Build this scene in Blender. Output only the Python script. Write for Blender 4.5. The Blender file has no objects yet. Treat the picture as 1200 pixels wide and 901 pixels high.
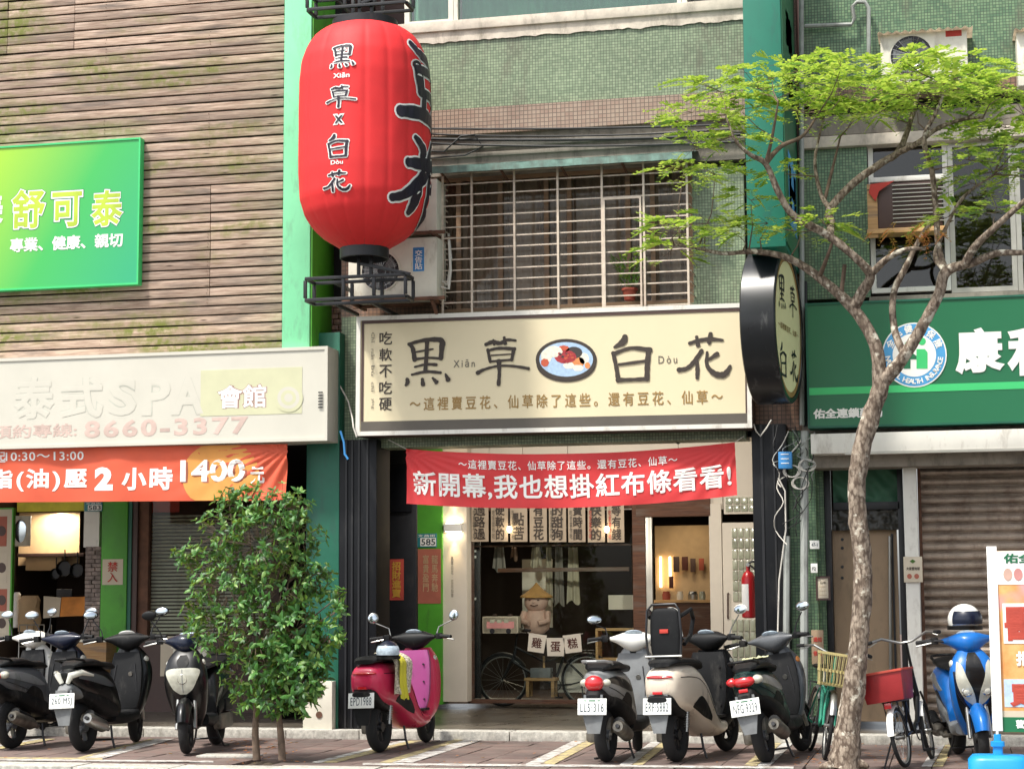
import bpy, bmesh, math, random
from mathutils import Vector, Matrix, noise
sc = bpy.context.scene
COL = sc.collection
R = math.radians
random.seed(7)
# ---------------------------------------------------------------- camera
FPX, IW, IH = 2200.0, 1200.0, 901.0
YAW, PITCH, ROLL = R(13.0), math.atan((705-450.5)/FPX), 0.006
CAM = Vector((0.0, -19.8, 1.40))
_rot = Matrix.Rotation(YAW, 4, 'Z') @ Matrix.Rotation(R(90)+PITCH, 4, 'X') @ Matrix.Rotation(-ROLL, 4, 'Z')
cd = bpy.data.cameras.new('camera'); cam = bpy.data.objects.new('camera', cd); COL.objects.link(cam)
cam.matrix_world = Matrix.Translation(CAM) @ _rot
cd.sensor_width = 36; cd.lens = 36*FPX/IW; cd.clip_end = 500; cd.clip_start = 0.1
sc.camera = cam
def ray(px, py):
    return (_rot.to_3x3() @ Vector(((px-IW/2)/FPX, (IH/2-py)/FPX, -1.0)))
def F(px, py, Y=0.0):                       # the point of the vertical plane y=Y seen at a pixel
    d = ray(px, py); t = (Y-CAM.y)/d.y; return CAM + d*t
def G(px, py, z=0.0):                       # the point of the level z seen at a pixel
    d = ray(px, py); t = (z-CAM.z)/d.z; return CAM + d*t
# ---------------------------------------------------------------- world, sun, exposure
SUN_EL, SUN_AZ = R(60), R(-38)              # azimuth from straight in front of the houses towards the left
w = bpy.data.worlds.new("World"); sc.world = w; w.use_nodes = True
nt = w.node_tree; bg = nt.nodes['Background']
sky = nt.nodes.new('ShaderNodeTexSky'); sky.sky_type = 'NISHITA'; sky.sun_disc = False
sky.sun_elevation = SUN_EL; sky.dust_density = 3.0
sd = Vector((math.sin(SUN_AZ)*math.cos(SUN_EL), -math.cos(SUN_AZ)*math.cos(SUN_EL), math.sin(SUN_EL)))
sky.sun_rotation = math.atan2(sd.x, sd.y)
bw = nt.nodes.new('ShaderNodeRGBToBW'); mx = nt.nodes.new('ShaderNodeMix'); mx.data_type = 'RGBA'
mx.inputs[0].default_value = 0.75           # thin bright cloud takes most of the blue out of the sky
nt.links.new(sky.outputs[0], bw.inputs[0]); nt.links.new(sky.outputs[0], mx.inputs[6]); nt.links.new(bw.outputs[0], mx.inputs[7])
nt.links.new(mx.outputs[2], bg.inputs[0]); bg.inputs[1].default_value = 0.15
sl = bpy.data.lights.new('sun', 'SUN'); sl.energy = 2.3; sl.angle = R(5); sl.color = (1, .95, .86)
so = bpy.data.objects.new('sun', sl); COL.objects.link(so)
so.rotation_euler = sd.to_track_quat('Z', 'Y').to_euler()
vs = sc.view_settings; vs.view_transform = 'Standard'; vs.look = 'None'; vs.exposure = 1.08; vs.gamma = 1
# ---------------------------------------------------------------- mesh helpers
class MB:
    def __init__(s): s.v = []; s.f = []
    def add(s, vs_, fs_):
        n = len(s.v); s.v += [tuple(x) for x in vs_]; s.f += [tuple(i+n for i in f) for f in fs_]; return s
    def box(s, x0, x1, y0, y1, z0, z1):
        return s.add([(x0,y0,z0),(x1,y0,z0),(x1,y1,z0),(x0,y1,z0),(x0,y0,z1),(x1,y0,z1),(x1,y1,z1),(x0,y1,z1)],
                     [(3,2,1,0),(4,5,6,7),(0,1,5,4),(1,2,6,5),(2,3,7,6),(3,0,4,7)])
    def bar(s, p0, p1, a, b, up=(0,0,1)):    # a x b section bar from p0 to p1
        p0, p1 = Vector(p0), Vector(p1); d = (p1-p0).normalized(); u = Vector(up)
        if abs(d.dot(u)) > .99: u = Vector((0,1,0))
        r = d.cross(u).normalized()*a/2; u = r.cross(d).normalized()*b/2
        vs_ = [p+q for p in (p0,p1) for q in (-r-u, r-u, r+u, -r+u)]
        return s.add(vs_, [(0,1,2,3),(7,6,5,4),(0,4,5,1),(1,5,6,2),(2,6,7,3),(3,7,4,0)])
    def cyl(s, p0, p1, r0, r1=None, n=12, caps=True):
        return s.tube([p0, p1], [r0, r0 if r1 is None else r1], n, caps)
    def tube(s, pts, rad, n=8, caps=True, sq=1.0):
        pts = [Vector(p) for p in pts]; N = len(pts)
        if not hasattr(rad, '__len__'): rad = [rad]*N
        ring = []; prev = None
        for i, p in enumerate(pts):
            d = (pts[min(i+1,N-1)]-pts[max(i-1,0)]).normalized()
            if prev is None:
                u = Vector((0,0,1)) if abs(d.z) < .9 else Vector((0,1,0))
                u = (u-d*u.dot(d)).normalized()
            else:
                u = prev-d*prev.dot(d); u = u.normalized() if u.length > 1e-6 else d.orthogonal().normalized()
            prev = u; w_ = d.cross(u)
            ring.append([p+(u*math.sin(2*math.pi*k/n)*sq+w_*math.cos(2*math.pi*k/n))*rad[i] for k in range(n)])
        vs_ = [q for r in ring for q in r]
        fs_ = [(i*n+k, i*n+(k+1)%n, (i+1)*n+(k+1)%n, (i+1)*n+k) for i in range(N-1) for k in range(n)]
        if caps: fs_ += [tuple(range(n-1,-1,-1)), tuple((N-1)*n+k for k in range(n))]
        return s.add(vs_, fs_)
    def lathe(s, o, axis, prof, n=24, caps=False):      # prof: (distance along axis, radius)
        o = Vector(o); a = Vector(axis).normalized(); u = a.orthogonal().normalized(); w_ = a.cross(u)
        vs_ = [o+a*t+(u*math.cos(2*math.pi*k/n)+w_*math.sin(2*math.pi*k/n))*r for t, r in prof for k in range(n)]
        N = len(prof)
        fs_ = [(i*n+k, i*n+(k+1)%n, (i+1)*n+(k+1)%n, (i+1)*n+k) for i in range(N-1) for k in range(n)]
        if caps: fs_ += [tuple(range(n-1,-1,-1)), tuple((N-1)*n+k for k in range(n))]
        return s.add(vs_, fs_)
    def ball(s, c, r, n=12, m=8, rot=None):
        c = Vector(c); r = Vector(r if hasattr(r, '__len__') else (r,r,r)); vs_ = []
        for i in range(m+1):
            t = math.pi*i/m
            for k in range(n):
                p = 2*math.pi*k/n; q = Vector((r.x*math.sin(t)*math.cos(p), r.y*math.sin(t)*math.sin(p), r.z*math.cos(t)))
                vs_.append(c+(rot @ q if rot else q))
        return s.add(vs_, [(i*n+k, (i+1)*n+k, (i+1)*n+(k+1)%n, i*n+(k+1)%n) for i in range(m) for k in range(n)])
    def loft(s, secs, caps=True):           # closed rings with the same number of points
        n = len(secs[0]); vs_ = [p for r in secs for p in r]
        fs_ = [(i*n+k, i*n+(k+1)%n, (i+1)*n+(k+1)%n, (i+1)*n+k) for i in range(len(secs)-1) for k in range(n)]
        if caps: fs_ += [tuple(range(n-1,-1,-1)), tuple((len(secs)-1)*n+k for k in range(n))]
        return s.add(vs_, fs_)
    def grid(s, fn, nu, nv):                # open sheet fn(u, v)
        vs_ = [fn(i/nu, j/nv) for j in range(nv+1) for i in range(nu+1)]
        return s.add(vs_, [(j*(nu+1)+i, j*(nu+1)+i+1, (j+1)*(nu+1)+i+1, (j+1)*(nu+1)+i) for j in range(nv) for i in range(nu)])
    def sheet(s, fn, nu, nv, t=.004):       # sheet with thickness along +Y
        s.grid(fn, nu, nv); f2 = lambda u, v: Vector(fn(u, v))+Vector((0,t,0)); s.grid(f2, nu, nv)
        return s
    def plate(s, pts, d):                   # polygon pts (3D, planar) given thickness vector d
        n = len(pts); d = Vector(d); pts = [Vector(p) for p in pts]
        return s.add(pts+[p+d for p in pts], [tuple(range(n)), tuple(range(2*n-1,n-1,-1))]+[(i,n+i,n+(i+1)%n,(i+1)%n) for i in range(n)])
    def build(s, name, m, parent=None, smooth=True, bev=0, ang=38, sub=0):
        me = bpy.data.meshes.new(name); me.from_pydata(s.v, [], s.f)
        bm = bmesh.new(); bm.from_mesh(me)
        if bev or sub: bmesh.ops.remove_doubles(bm, verts=bm.verts, dist=1e-5)
        bmesh.ops.recalc_face_normals(bm, faces=bm.faces)
        if bev:
            es = [e for e in bm.edges if len(e.link_faces) == 2 and e.calc_face_angle(0) > R(40)]
            bmesh.ops.bevel(bm, geom=es, offset=bev, segments=2, profile=.6, affect='EDGES', clamp_overlap=True)
        if sub:
            bmesh.ops.subdivide_edges(bm, edges=bm.edges, cuts=sub, use_grid_fill=True)
        bm.to_mesh(me); bm.free()
        if smooth: me.shade_smooth(); me.set_sharp_from_angle(angle=R(ang))
        if isinstance(m, str): m = MT[m]
        me.materials.append(m)
        o = bpy.data.objects.new(name, me); COL.objects.link(o)
        if parent: o.parent = parent
        return o
def tag(o, label=None, cat=None, group=None, kind=None):
    if label: o['label'] = label
    if cat: o['category'] = cat
    if group: o['group'] = group
    if kind: o['kind'] = kind
    return o
def thing(name, label, cat, loc=(0,0,0), rz=0, group=None):
    o = bpy.data.objects.new(name, None); COL.objects.link(o); o.location = loc; o.rotation_euler = (0,0,rz)
    o.empty_display_size = .2
    return tag(o, label, cat, group)
def at(root):                               # local frame helper: world -> local of an unrotated thing
    return lambda p: Vector(p)-Vector(root.location)
def struct(o, kind='structure'): o['kind'] = kind; return o
_unit = {}
def pieces(name, boxes, m, parent=None, bev=.0):   # bevelled boxes that share meshes: (x0,x1,y0,y1,z0,z1[,rotation])
    m = MT[m] if isinstance(m, str) else m
    out = []
    for b in boxes:
        d = [round(b[1]-b[0],3), round(b[3]-b[2],3), round(b[5]-b[4],3)]; key = (m.name, bev, *d)
        if key not in _unit:
            o = MB().box(-d[0]/2,d[0]/2,-d[1]/2,d[1]/2,-d[2]/2,d[2]/2).build(name, m, None, True, bev); _unit[key] = o.data
        else:
            o = bpy.data.objects.new(name, _unit[key]); COL.objects.link(o)
        o.location = ((b[0]+b[1])/2, (b[2]+b[3])/2, (b[4]+b[5])/2)
        if len(b) > 6: o.rotation_euler = b[6]
        if parent: o.parent = parent; o.location -= parent.location
        out.append(o)
    return out
def rect(px0, py0, px1, py1, Y):            # world X0, X1, Z0, Z1 of an upright rectangle seen in the plane y=Y
    xm, ym = (px0+px1)/2, (py0+py1)/2
    return F(px0, ym, Y).x, F(px1, ym, Y).x, F(xm, py1, Y).z, F(xm, py0, Y).z
def slab(px0, py0, px1, py1, Y, depth, name, m, parent=None, bev=0, smooth=True):   # box whose front is that rectangle
    x0, x1, z0, z1 = rect(px0, py0, px1, py1, Y); o = parent.location if parent else Vector()
    b = MB().box(x0-o.x, x1-o.x, Y-o.y, Y+depth-o.y, z0-o.z, z1-o.z)
    return b.build(name, m, parent, smooth, bev)
def frame(px0, py0, px1, py1, Y, depth, t, name, m, parent=None, bev=.004):   # four mitre-less rails butted end to end
    x0, x1, z0, z1 = rect(px0, py0, px1, py1, Y); o = parent.location if parent else Vector(); b = MB()
    y0, y1 = Y-o.y, Y+depth-o.y; x0 -= o.x; x1 -= o.x; z0 -= o.z; z1 -= o.z
    b.box(x0, x1, y0, y1, z1-t, z1).box(x0, x1, y0, y1, z0, z0+t).box(x0, x0+t, y0, y1, z0+t+.0005, z1-t-.0005).box(x1-t, x1, y0, y1, z0+t+.0005, z1-t-.0005)
    return b.build(name, m, parent, True, 0)
def copy_tree(o, parent=None):
    c = o.copy(); COL.objects.link(c); c.parent = parent
    for ch in list(o.children): copy_tree(ch, c)
    return c
# ---------------------------------------------------------------- materials
MT = {}
def lin(c):
    if isinstance(c, str): c = [int(c[i:i+2],16)/255 for i in (0,2,4)]; c = [x/12.92 if x <= .04045 else ((x+.055)/1.055)**2.4 for x in c]
    return (c[0], c[1], c[2], 1)
class NT:
    def __init__(s, name):
        s.m = bpy.data.materials.new(name); s.m.use_nodes = True; s.t = s.m.node_tree; s.b = s.t.nodes['Principled BSDF']; MT[name] = s.m
    def n(s, kind, **kw):
        x = s.t.nodes.new('ShaderNode'+kind)
        for k, v in kw.items():
            if k.startswith('i_'):
                k = k[2:]; k = int(k) if k.isdigit() else k.replace('_',' '); x.inputs[k].default_value = v
            else: setattr(x, k, v)
        return x
    def l(s, a, b): s.t.links.new(a, b); return b
    def mix(s, f, a, b, bt='MIX'):
        x = s.n('Mix', data_type='RGBA', blend_type=bt)
        for i, q in ((0,f),(6,a),(7,b)):
            if hasattr(q, 'is_output'): s.l(q, x.inputs[i])
            else: x.inputs[i].default_value = q
        return x.outputs[2]
    def pos(s, kind='pos'):
        return s.n('NewGeometry').outputs['Position'] if kind == 'pos' else s.n('TexCoord').outputs['Object']
    def map(s, v, sc_=(1,1,1), loc=None, rot=(0,0,0)):
        x = s.n('Mapping'); x.inputs['Scale'].default_value = sc_; x.inputs['Rotation'].default_value = rot; s.l(v, x.inputs[0])
        if loc is not None: s.l(loc, x.inputs['Location'])
        return x.outputs[0]
    def noise(s, v, scale=5, detail=4, rough=.6):
        x = s.n('TexNoise', i_Scale=scale, i_Detail=detail, i_Roughness=rough); s.l(v, x.inputs['Vector']); return x.outputs[0]
    def ramp(s, f, a, b, ca=(0,0,0,1), cb=(1,1,1,1)):
        x = s.n('ValToRGB'); e = x.color_ramp.elements; e[0].position = a; e[1].position = b; e[0].color = ca; e[1].color = cb; s.l(f, x.inputs[0]); return x.outputs[0]
    def bump(s, h, strength=.3, dist=.01):
        x = s.n('Bump', i_Strength=strength, i_Distance=dist); s.l(h, x.inputs['Height']); s.l(x.outputs[0], s.b.inputs['Normal'])
    def set(s, **kw):
        for k, v in kw.items(): s.b.inputs[k.replace('_',' ')].default_value = v
def mat(name, col, rough=.5, metal=0, var=.15, scale=4, bump=0, bscale=60, dirt=0, dirtcol=(.05,.04,.03), coat=0, emit=0, sp=.5, pos='pos'):
    N = NT(name); c = lin(col); p = N.pos(pos)
    n1 = N.noise(p, scale, 5)
    dark = tuple(x*(1-var*1.6) for x in c[:3])+(1,); lite = tuple(min(1,x*(1+var)) for x in c[:3])+(1,)
    col_ = N.mix(N.ramp(n1, .3, .7), dark, lite)
    if dirt:
        n2 = N.noise(N.map(p, (1,1,.35)), 7, 8, .7)
        col_ = N.mix(N.ramp(n2, .62-dirt*.3, .8), col_, lin(dirtcol))
    N.l(col_, N.b.inputs['Base Color'])
    N.set(Roughness=rough, Metallic=metal, Coat_Weight=coat, Specular_IOR_Level=sp)
    r = N.n('MapRange', i_3=max(0,rough-.1), i_4=min(1,rough+.15)); N.l(n1, r.inputs[0]); N.l(r.outputs[0], N.b.inputs['Roughness'])
    if bump: N.bump(N.noise(p, bscale, 4), bump, .006)
    if emit: N.b.inputs['Emission Color'].default_value = c; N.set(Emission_Strength=emit)
    return N.m
def mosaic(name, c1, c2, grout, size=.03, dirt=.5):
    N = NT(name); p = N.pos(); g = N.map(p, (1,1,1), rot=(R(90),0,0))
    b = N.n('TexBrick', offset=0.0, squash=1.0); N.l(g, b.inputs[0])
    b.inputs['Color1'].default_value = lin(c1); b.inputs['Color2'].default_value = lin(c2); b.inputs['Mortar'].default_value = lin(grout)
    b.inputs['Scale'].default_value = 1; b.inputs['Mortar Size'].default_value = size*.09; b.inputs['Brick Width'].default_value = size
    b.inputs['Row Height'].default_value = size; b.inputs['Bias'].default_value = -.1
    n = N.noise(N.map(p, (1,1,.4)), 2.2, 8, .7); n2 = N.noise(p, 1.1, 3)
    c = N.mix(N.ramp(n, .55, .8), b.outputs[0], lin('5c5348'), 'MIX') if dirt else b.outputs[0]
    c = N.mix(.25, c, N.mix(N.ramp(n2, .3, .7), (.25,.22,.18,1), (.8,.8,.75,1)), 'OVERLAY')
    N.l(c, N.b.inputs['Base Color']); N.set(Roughness=.45)
    N.bump(b.outputs['Fac'], -.5, .003)
    return N.m
def glass(name, tint=(.9,.95,.93), gl=.12):
    N = NT(name); t = N.n('BsdfTransparent', i_Color=tint+(1,)); g = N.n('BsdfGlossy', i_Roughness=.02)
    fr = N.n('Fresnel', i_IOR=1.45); ad = N.n('Math', operation='ADD', i_1=gl*.3-.02); N.l(fr.outputs[0], ad.inputs[0])
    m = N.n('MixShader'); N.l(ad.outputs[0], m.inputs[0]); N.l(t.outputs[0], m.inputs[1]); N.l(g.outputs[0], m.inputs[2])
    out = [x for x in N.t.nodes if x.type == 'OUTPUT_MATERIAL'][0]; N.l(m.outputs[0], out.inputs[0]); return N.m
def wood(name, c1, c2, moss=True):
    N = NT(name); p = N.pos(); oi = N.n('ObjectInfo')
    off = N.n('VectorMath', operation='SCALE'); N.l(oi.outputs['Random'], off.inputs['Scale']); off.inputs[0].default_value = (37,53,91)
    v = N.n('VectorMath', operation='ADD'); N.l(p, v.inputs[0]); N.l(off.outputs[0], v.inputs[1])
    g = N.noise(N.map(v.outputs[0], (1.6,1,30)), 2.2, 8, .65); g2 = N.noise(N.map(v.outputs[0], (.8,1,6)), 2.0, 4, .6)
    c = N.mix(N.ramp(g, .35, .68), lin(c1), lin(c2))
    r = N.ramp(oi.outputs['Random'], 0, 1, (.60,.55,.52,1), (1.15,1.08,1.02,1)); c = N.mix(.8, c, r, 'MULTIPLY')
    c = N.mix(N.ramp(g2, .5, .75), c, lin('6a5f57'))
    vo = N.n('TexVoronoi', i_Scale=1.0); N.l(N.map(v.outputs[0], (1.8,1,10)), vo.inputs['Vector'])
    c = N.mix(N.ramp(vo.outputs[0], .03, .11, (1,1,1,1), (0,0,0,1)), c, lin('3d2b22'))
    if moss:
        ms = N.noise(N.map(p, (.5,1,2.2)), 1.1, 5, .55); ms2 = N.noise(p, 14, 4)
        f = N.n('Math', operation='MULTIPLY'); N.l(N.ramp(ms, .49, .64), f.inputs[0]); N.l(N.ramp(ms2, .3, .6), f.inputs[1])
        c = N.mix(f.outputs[0], c, lin('6f7434'))
    N.l(c, N.b.inputs['Base Color']); N.set(Roughness=.8); N.bump(g, .35, .004); return N.m
def leafmat(name, cols, rough=.4, trans=.35):
    N = NT(name); oi = N.n('ObjectInfo'); ge = N.n('NewGeometry'); ri = ge.outputs['Random Per Island']
    x = N.n('ValToRGB'); e = x.color_ramp.elements; e[0].color = lin(cols[0]); e[1].color = lin(cols[-1])
    for i, c in enumerate(cols[1:-1]): q = e.new((i+1)/(len(cols)-1)); q.color = lin(c)
    nz = N.noise(ge.outputs['Position'], 3.5, 2); ad = N.n('Math', operation='ADD'); N.l(ri, ad.inputs[0]); N.l(nz, ad.inputs[1])
    ad2 = N.n('Math', operation='MULTIPLY_ADD', i_1=.9, i_2=-.4); N.l(ad.outputs[0], ad2.inputs[0]); N.l(ad2.outputs[0], x.inputs[0])
    N.l(x.outputs[0], N.b.inputs['Base Color']); N.set(Roughness=rough)
    tr = N.n('BsdfTranslucent'); N.l(N.mix(.6, x.outputs[0], (.42,.55,.06,1)), tr.inputs[0])
    m = N.n('MixShader', i_0=trans); N.l(N.b.outputs[0], m.inputs[1]); N.l(tr.outputs[0], m.inputs[2])
    out = [y for y in N.t.nodes if y.type == 'OUTPUT_MATERIAL'][0]; N.l(m.outputs[0], out.inputs[0]); return N.m
def emis(name, col, s):
    N = NT(name); N.b.inputs['Base Color'].default_value = lin(col); N.b.inputs['Emission Color'].default_value = lin(col); N.set(Emission_Strength=s); return N.m
wood('planks', '8a7465', 'cdbaaa'); wood('brownwood', '4a3226', '6b4a38', False); wood('window_wood', '8a6f58', 'a58a70', False); wood('palewood', 'b08a5c', 'c9a878', False)
mosaic('mosaic_green', '74856a', '93a284', '4c5546', .031); mosaic('mosaic_deep', '557558', '78946f', '38463a', .031)
mosaic('mosaic_pink', 'a08c7c', '93796a', '5f5248', .045); mosaic('mosaic_brown', '8a6a58', '75594a', '4c4038', .045)
mat('concrete', '8c857a', .9, var=.2, scale=2, bump=.4, bscale=30, dirt=.5)
mat('mortar', 'cfc4b4', .9, var=.15, scale=6, bump=.5, bscale=20, dirt=.35, dirtcol=(.2,.17,.13))
mat('asphalt', '55554f', .95, var=.2, scale=3, bump=.6, bscale=90)
mat('sand', '5a4a42', .95, var=.2, scale=12)
mat('granite', 'b8b5ac', .8, var=.25, scale=30, bump=.3, bscale=120, dirt=.4, dirtcol=(.18,.17,.14))
mat('floor_tile', '5b544b', .28, var=.2, scale=2.5, dirt=.2)
mat('white_paint', 'dedbd2', .55, var=.05, scale=3, dirt=.25, dirtcol=(.35,.31,.26))
mat('white_wall', 'd4ccbe', .7, var=.05, scale=2); mat('sign_white', 'cbc8bb', .4, var=.03, scale=2)
mat('white_plastic', 'dcd8c8', .45, var=.06, scale=5, dirt=.3, dirtcol=(.3,.25,.18))
mat('cream', 'ddd0ae', .5, var=.025, scale=1.2); mat('cream_light', 'eeecb6', .45, var=.03, scale=1.5)
mat('ink', '3b322b', .6, var=.15, scale=20); mat('ink_black', '14121a', .5, var=.1); mat('ink_gold', '9a7a44', .6, var=.1)
mat('ink_gray', '6b655a', .6); mat('ink_brownline', '4a1d12', .6)
mat('band_gray', '5a544c', .6, var=.08); mat('brown_frame', '4b3630', .5, var=.1)
mat('black_metal', '17181c', .45, var=.2, scale=6, dirt=.2, dirtcol=(.05,.045,.04)); mat('black_paint', '0c0e13', .45, var=.3, scale=1.5, dirt=.3, dirtcol=(.02,.02,.019), sp=.25)
mat('steel', 'a8a8a4', .3, metal=.9, var=.1); mat('chrome', 'c9c9c9', .12, metal=1, var=.05); mat('dark_metal', '3a3a3c', .4, metal=.7)
mat('rust', '6b4b3a', .8, var=.3, scale=8); mat('alu', 'b3b0a6', .35, metal=.6, var=.1)
mat('mint', '7fd6a2', .5, var=.08, scale=1.5, dirt=.35, dirtcol=(.16,.38,.22)); mat('lime', '4b9a28', .5, var=.12, scale=2, dirt=.25, dirtcol=(.04,.12,.02))
mat('teal', '126e5a', .5, var=.12, scale=1.5, dirt=.35, dirtcol=(.02,.1,.08)); mat('teal_dark', '14604a', .5, var=.15, scale=2, dirt=.3, dirtcol=(.02,.06,.05))
mat('pharm_green', '1c6b46', .35, var=.04, scale=1); mat('pharm_light', '3fc474', .4, var=.03); mat('sign_blue', '3a86c4', .4); mat('sky_blue', '4fa0d8', .5)
mat('patina', '6f8f84', .6, var=.3, scale=9, dirt=.5, dirtcol=(.12,.13,.11))
mat('grille', 'cfc0ae', .5, var=.12, scale=10, dirt=.4, dirtcol=(.25,.17,.12))
mat('lantern_red', 'dd3234', .6, var=.05, scale=2.5, sp=.3, bump=.12, bscale=160); mat('gold', 'c99a3c', .4)
mat('print_red', 'b3392e', .7, var=.1); mat('print_brown', 'a8614f', .75, var=.12, scale=3); mat('yellow', 'd6cc3c', .6); mat('tan', 'b89d7a', .8, var=.1)
mat('paper', 'c9bda8', .8, var=.06, scale=3); mat('print_orange', 'd98a3c', .6, var=.25, scale=3)
mat('white', 'f0efea', .5, var=.02); mat('rubber', '1b1b1c', .8, var=.2, scale=20, bump=.2, bscale=80)
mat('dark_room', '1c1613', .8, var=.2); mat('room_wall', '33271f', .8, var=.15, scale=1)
mat('curtain_green', '9fcdb4', .8, var=.1, scale=3); mat('curtain_brown', 'a98d7c', .85, var=.15, scale=3); mat('curtain_gray', '8a847c', .85, var=.1)
mat('door_tan', 'a28a70', .7, var=.08, scale=2, dirt=.3, dirtcol=(.2,.15,.1)); mat('shutter', 'c2b3a4', .45, metal=.2, var=.2, scale=3, dirt=.5, dirtcol=(.16,.09,.06))
mat('bark_brown', '6b5a4c', .9, var=.3, scale=15, bump=.6, bscale=40)
N = NT('bark'); p = N.pos(); n1 = N.noise(N.map(p,(1,1,.45)), 22, 7, .7); vo = N.n('TexVoronoi', i_Scale=38.0); N.l(N.map(p,(1,1,.5)), vo.inputs['Vector'])
c = N.mix(N.ramp(n1,.4,.62), lin('66574a'), lin('a39585')); c = N.mix(N.ramp(vo.outputs[0],.45,.75), c, lin('54463b')); c = N.mix(N.ramp(N.noise(p,9,5,.6),.58,.66), c, lin('c9c2b2'))
N.l(c, N.b.inputs['Base Color']); N.set(Roughness=.9); N.bump(n1, 1, .012)
mat('soil', '4a4034', .95, var=.3, scale=15, bump=.8, bscale=30); mat('terracotta', '9c4a38', .7); mat('clay', 'b5483a', .8)
mat('cable', '1c1b1b', .6); mat('cable_white', 'cfcac0', .6); mat('pvc', '9da19c', .5, var=.1, dirt=.3)
mat('skin_toy', 'c9a596', .6, var=.1); mat('straw', 'b98a4e', .8); mat('apron', 'b5ad98', .8)
glass('glass', (.92,.95,.93), 0); glass('glass_green', (.7,.82,.76), .3); glass('glass_block', (.75,.78,.7), .5); glass('glass_dark', (.45,.45,.42), .15)
emis('lamp_warm', 'ffd9a0', 4); emis('lamp_strong', 'ffe9c0', 12); emis('lamp_cool', 'e8f2ff', 4)
leafmat('leaf_tree', ['35602a', '6fa238', 'b4cc52', 'dde47c'], .36, .5); leafmat('leaf_bush', ['1a3a1c', '2c5a26', '4b8238', '8aa85a'], .45, .28)
leafmat('leaf_pot', ['2a5220', '5a8a3a'], .5); leafmat('leaf_dead', ['7a4426', 'b5703c'], .8, .2)
# pavers: colour varies from piece to piece
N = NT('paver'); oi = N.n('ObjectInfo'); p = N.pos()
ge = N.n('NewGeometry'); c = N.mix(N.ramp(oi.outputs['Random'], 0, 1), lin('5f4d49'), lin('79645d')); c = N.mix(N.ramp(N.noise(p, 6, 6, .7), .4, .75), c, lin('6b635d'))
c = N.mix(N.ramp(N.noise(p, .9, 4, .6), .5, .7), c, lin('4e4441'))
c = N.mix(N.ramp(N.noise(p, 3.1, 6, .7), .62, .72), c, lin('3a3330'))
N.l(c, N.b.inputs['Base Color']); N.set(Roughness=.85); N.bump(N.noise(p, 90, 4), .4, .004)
# worn road paint
def worn(name, col):
    N = NT(name); p = N.pos(); n_ = N.noise(p, 9, 8, .75)
    N.l(N.mix(N.ramp(n_, .42, .62), lin(col), lin('7d6f66')), N.b.inputs['Base Color']); N.set(Roughness=.7)
worn('mark_white', 'c4c4c0'); worn('mark_yellow', 'bdb07c')
# a gradient of print colours across a sign
def grad(name, c1, c2, c3, x0, x1, z0, z1):
    N = NT(name); p = N.pos(); s_ = N.n('SeparateXYZ'); N.l(p, s_.inputs[0])
    a = N.n('MapRange', i_1=x0, i_2=x1); N.l(s_.outputs[0], a.inputs[0]); b = N.n('MapRange', i_1=z1, i_2=z0); N.l(s_.outputs[2], b.inputs[0])
    t = N.n('Math', operation='MULTIPLY_ADD', i_1=.62); N.l(a.outputs[0], t.inputs[0]); k = N.n('Math', operation='MULTIPLY', i_1=.38); N.l(b.outputs[0], k.inputs[0]); N.l(k.outputs[0], t.inputs[2])
    x = N.n('ValToRGB'); e = x.color_ramp.elements; e[0].color = lin(c1); e[1].color = lin(c3); q = e.new(.5); q.color = lin(c2); N.l(t.outputs[0], x.inputs[0])
    N.l(x.outputs[0], N.b.inputs['Base Color']); N.set(Roughness=.35)
# ---------------------------------------------------------------- lettering
def glyphs(text, size=1, bold=.0, res=3, align='CENTER', spacing=1.0):   # mesh data of a line of print, flat in XZ facing -Y
    c = bpy.data.curves.new('print', 'FONT'); c.body = text; c.size = size; c.resolution_u = res
    c.bevel_depth = bold*size; c.bevel_resolution = 0; c.align_x = align; c.align_y = 'CENTER'; c.space_character = spacing
    o = bpy.data.objects.new('print', c); COL.objects.link(o)
    dg = bpy.context.evaluated_depsgraph_get(); me = bpy.data.meshes.new_from_object(o.evaluated_get(dg))
    bpy.data.objects.remove(o); bpy.data.curves.remove(c)
    V = [Vector((v.co.x, v.co.y, v.co.z)) for v in me.vertices]; Fc = [tuple(p.vertices) for p in me.polygons]
    return V, Fc
def fit(V, x0, x1, z0, z1):                 # stretch lettering to a box
    a = min(v.x for v in V); b = max(v.x for v in V); c = min(v.y for v in V); d = max(v.y for v in V)
    return [Vector((x0+(v.x-a)/(b-a)*(x1-x0), z0+(v.y-c)/(d-c)*(z1-z0), v.z)) for v in V]
def put(V, Fc, name, m, parent, fn):        # fn(x, z, lift) -> point; lift is 0..1 of relief
    zm = max(abs(v.z) for v in V) or 1
    b = MB(); b.add([fn(v.x, v.y, max(0, v.z/zm)) for v in V], Fc)
    return b.build(name, m, parent, smooth=False)
def lettering(text, box, m, parent, Y, name='lettering', bold=.02, lift=.003, res=3, spacing=1.0, vertical=False):
    """print text in the pixel box (x0, y0, x1, y1) on the upright plane y=Y"""
    if vertical: text = '\n'.join(text)
    V, Fc = glyphs(text, 1, bold, res, spacing=spacing)
    x0, x1, z0, z1 = rect(*box, Y); V = fit(V, x0, x1, z0, z1)
    o = parent.location if parent else Vector()
    return put(V, Fc, name, m, parent, lambda x, z, t: Vector((x, Y-lift-.0004*t, z))-Vector(o))
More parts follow.
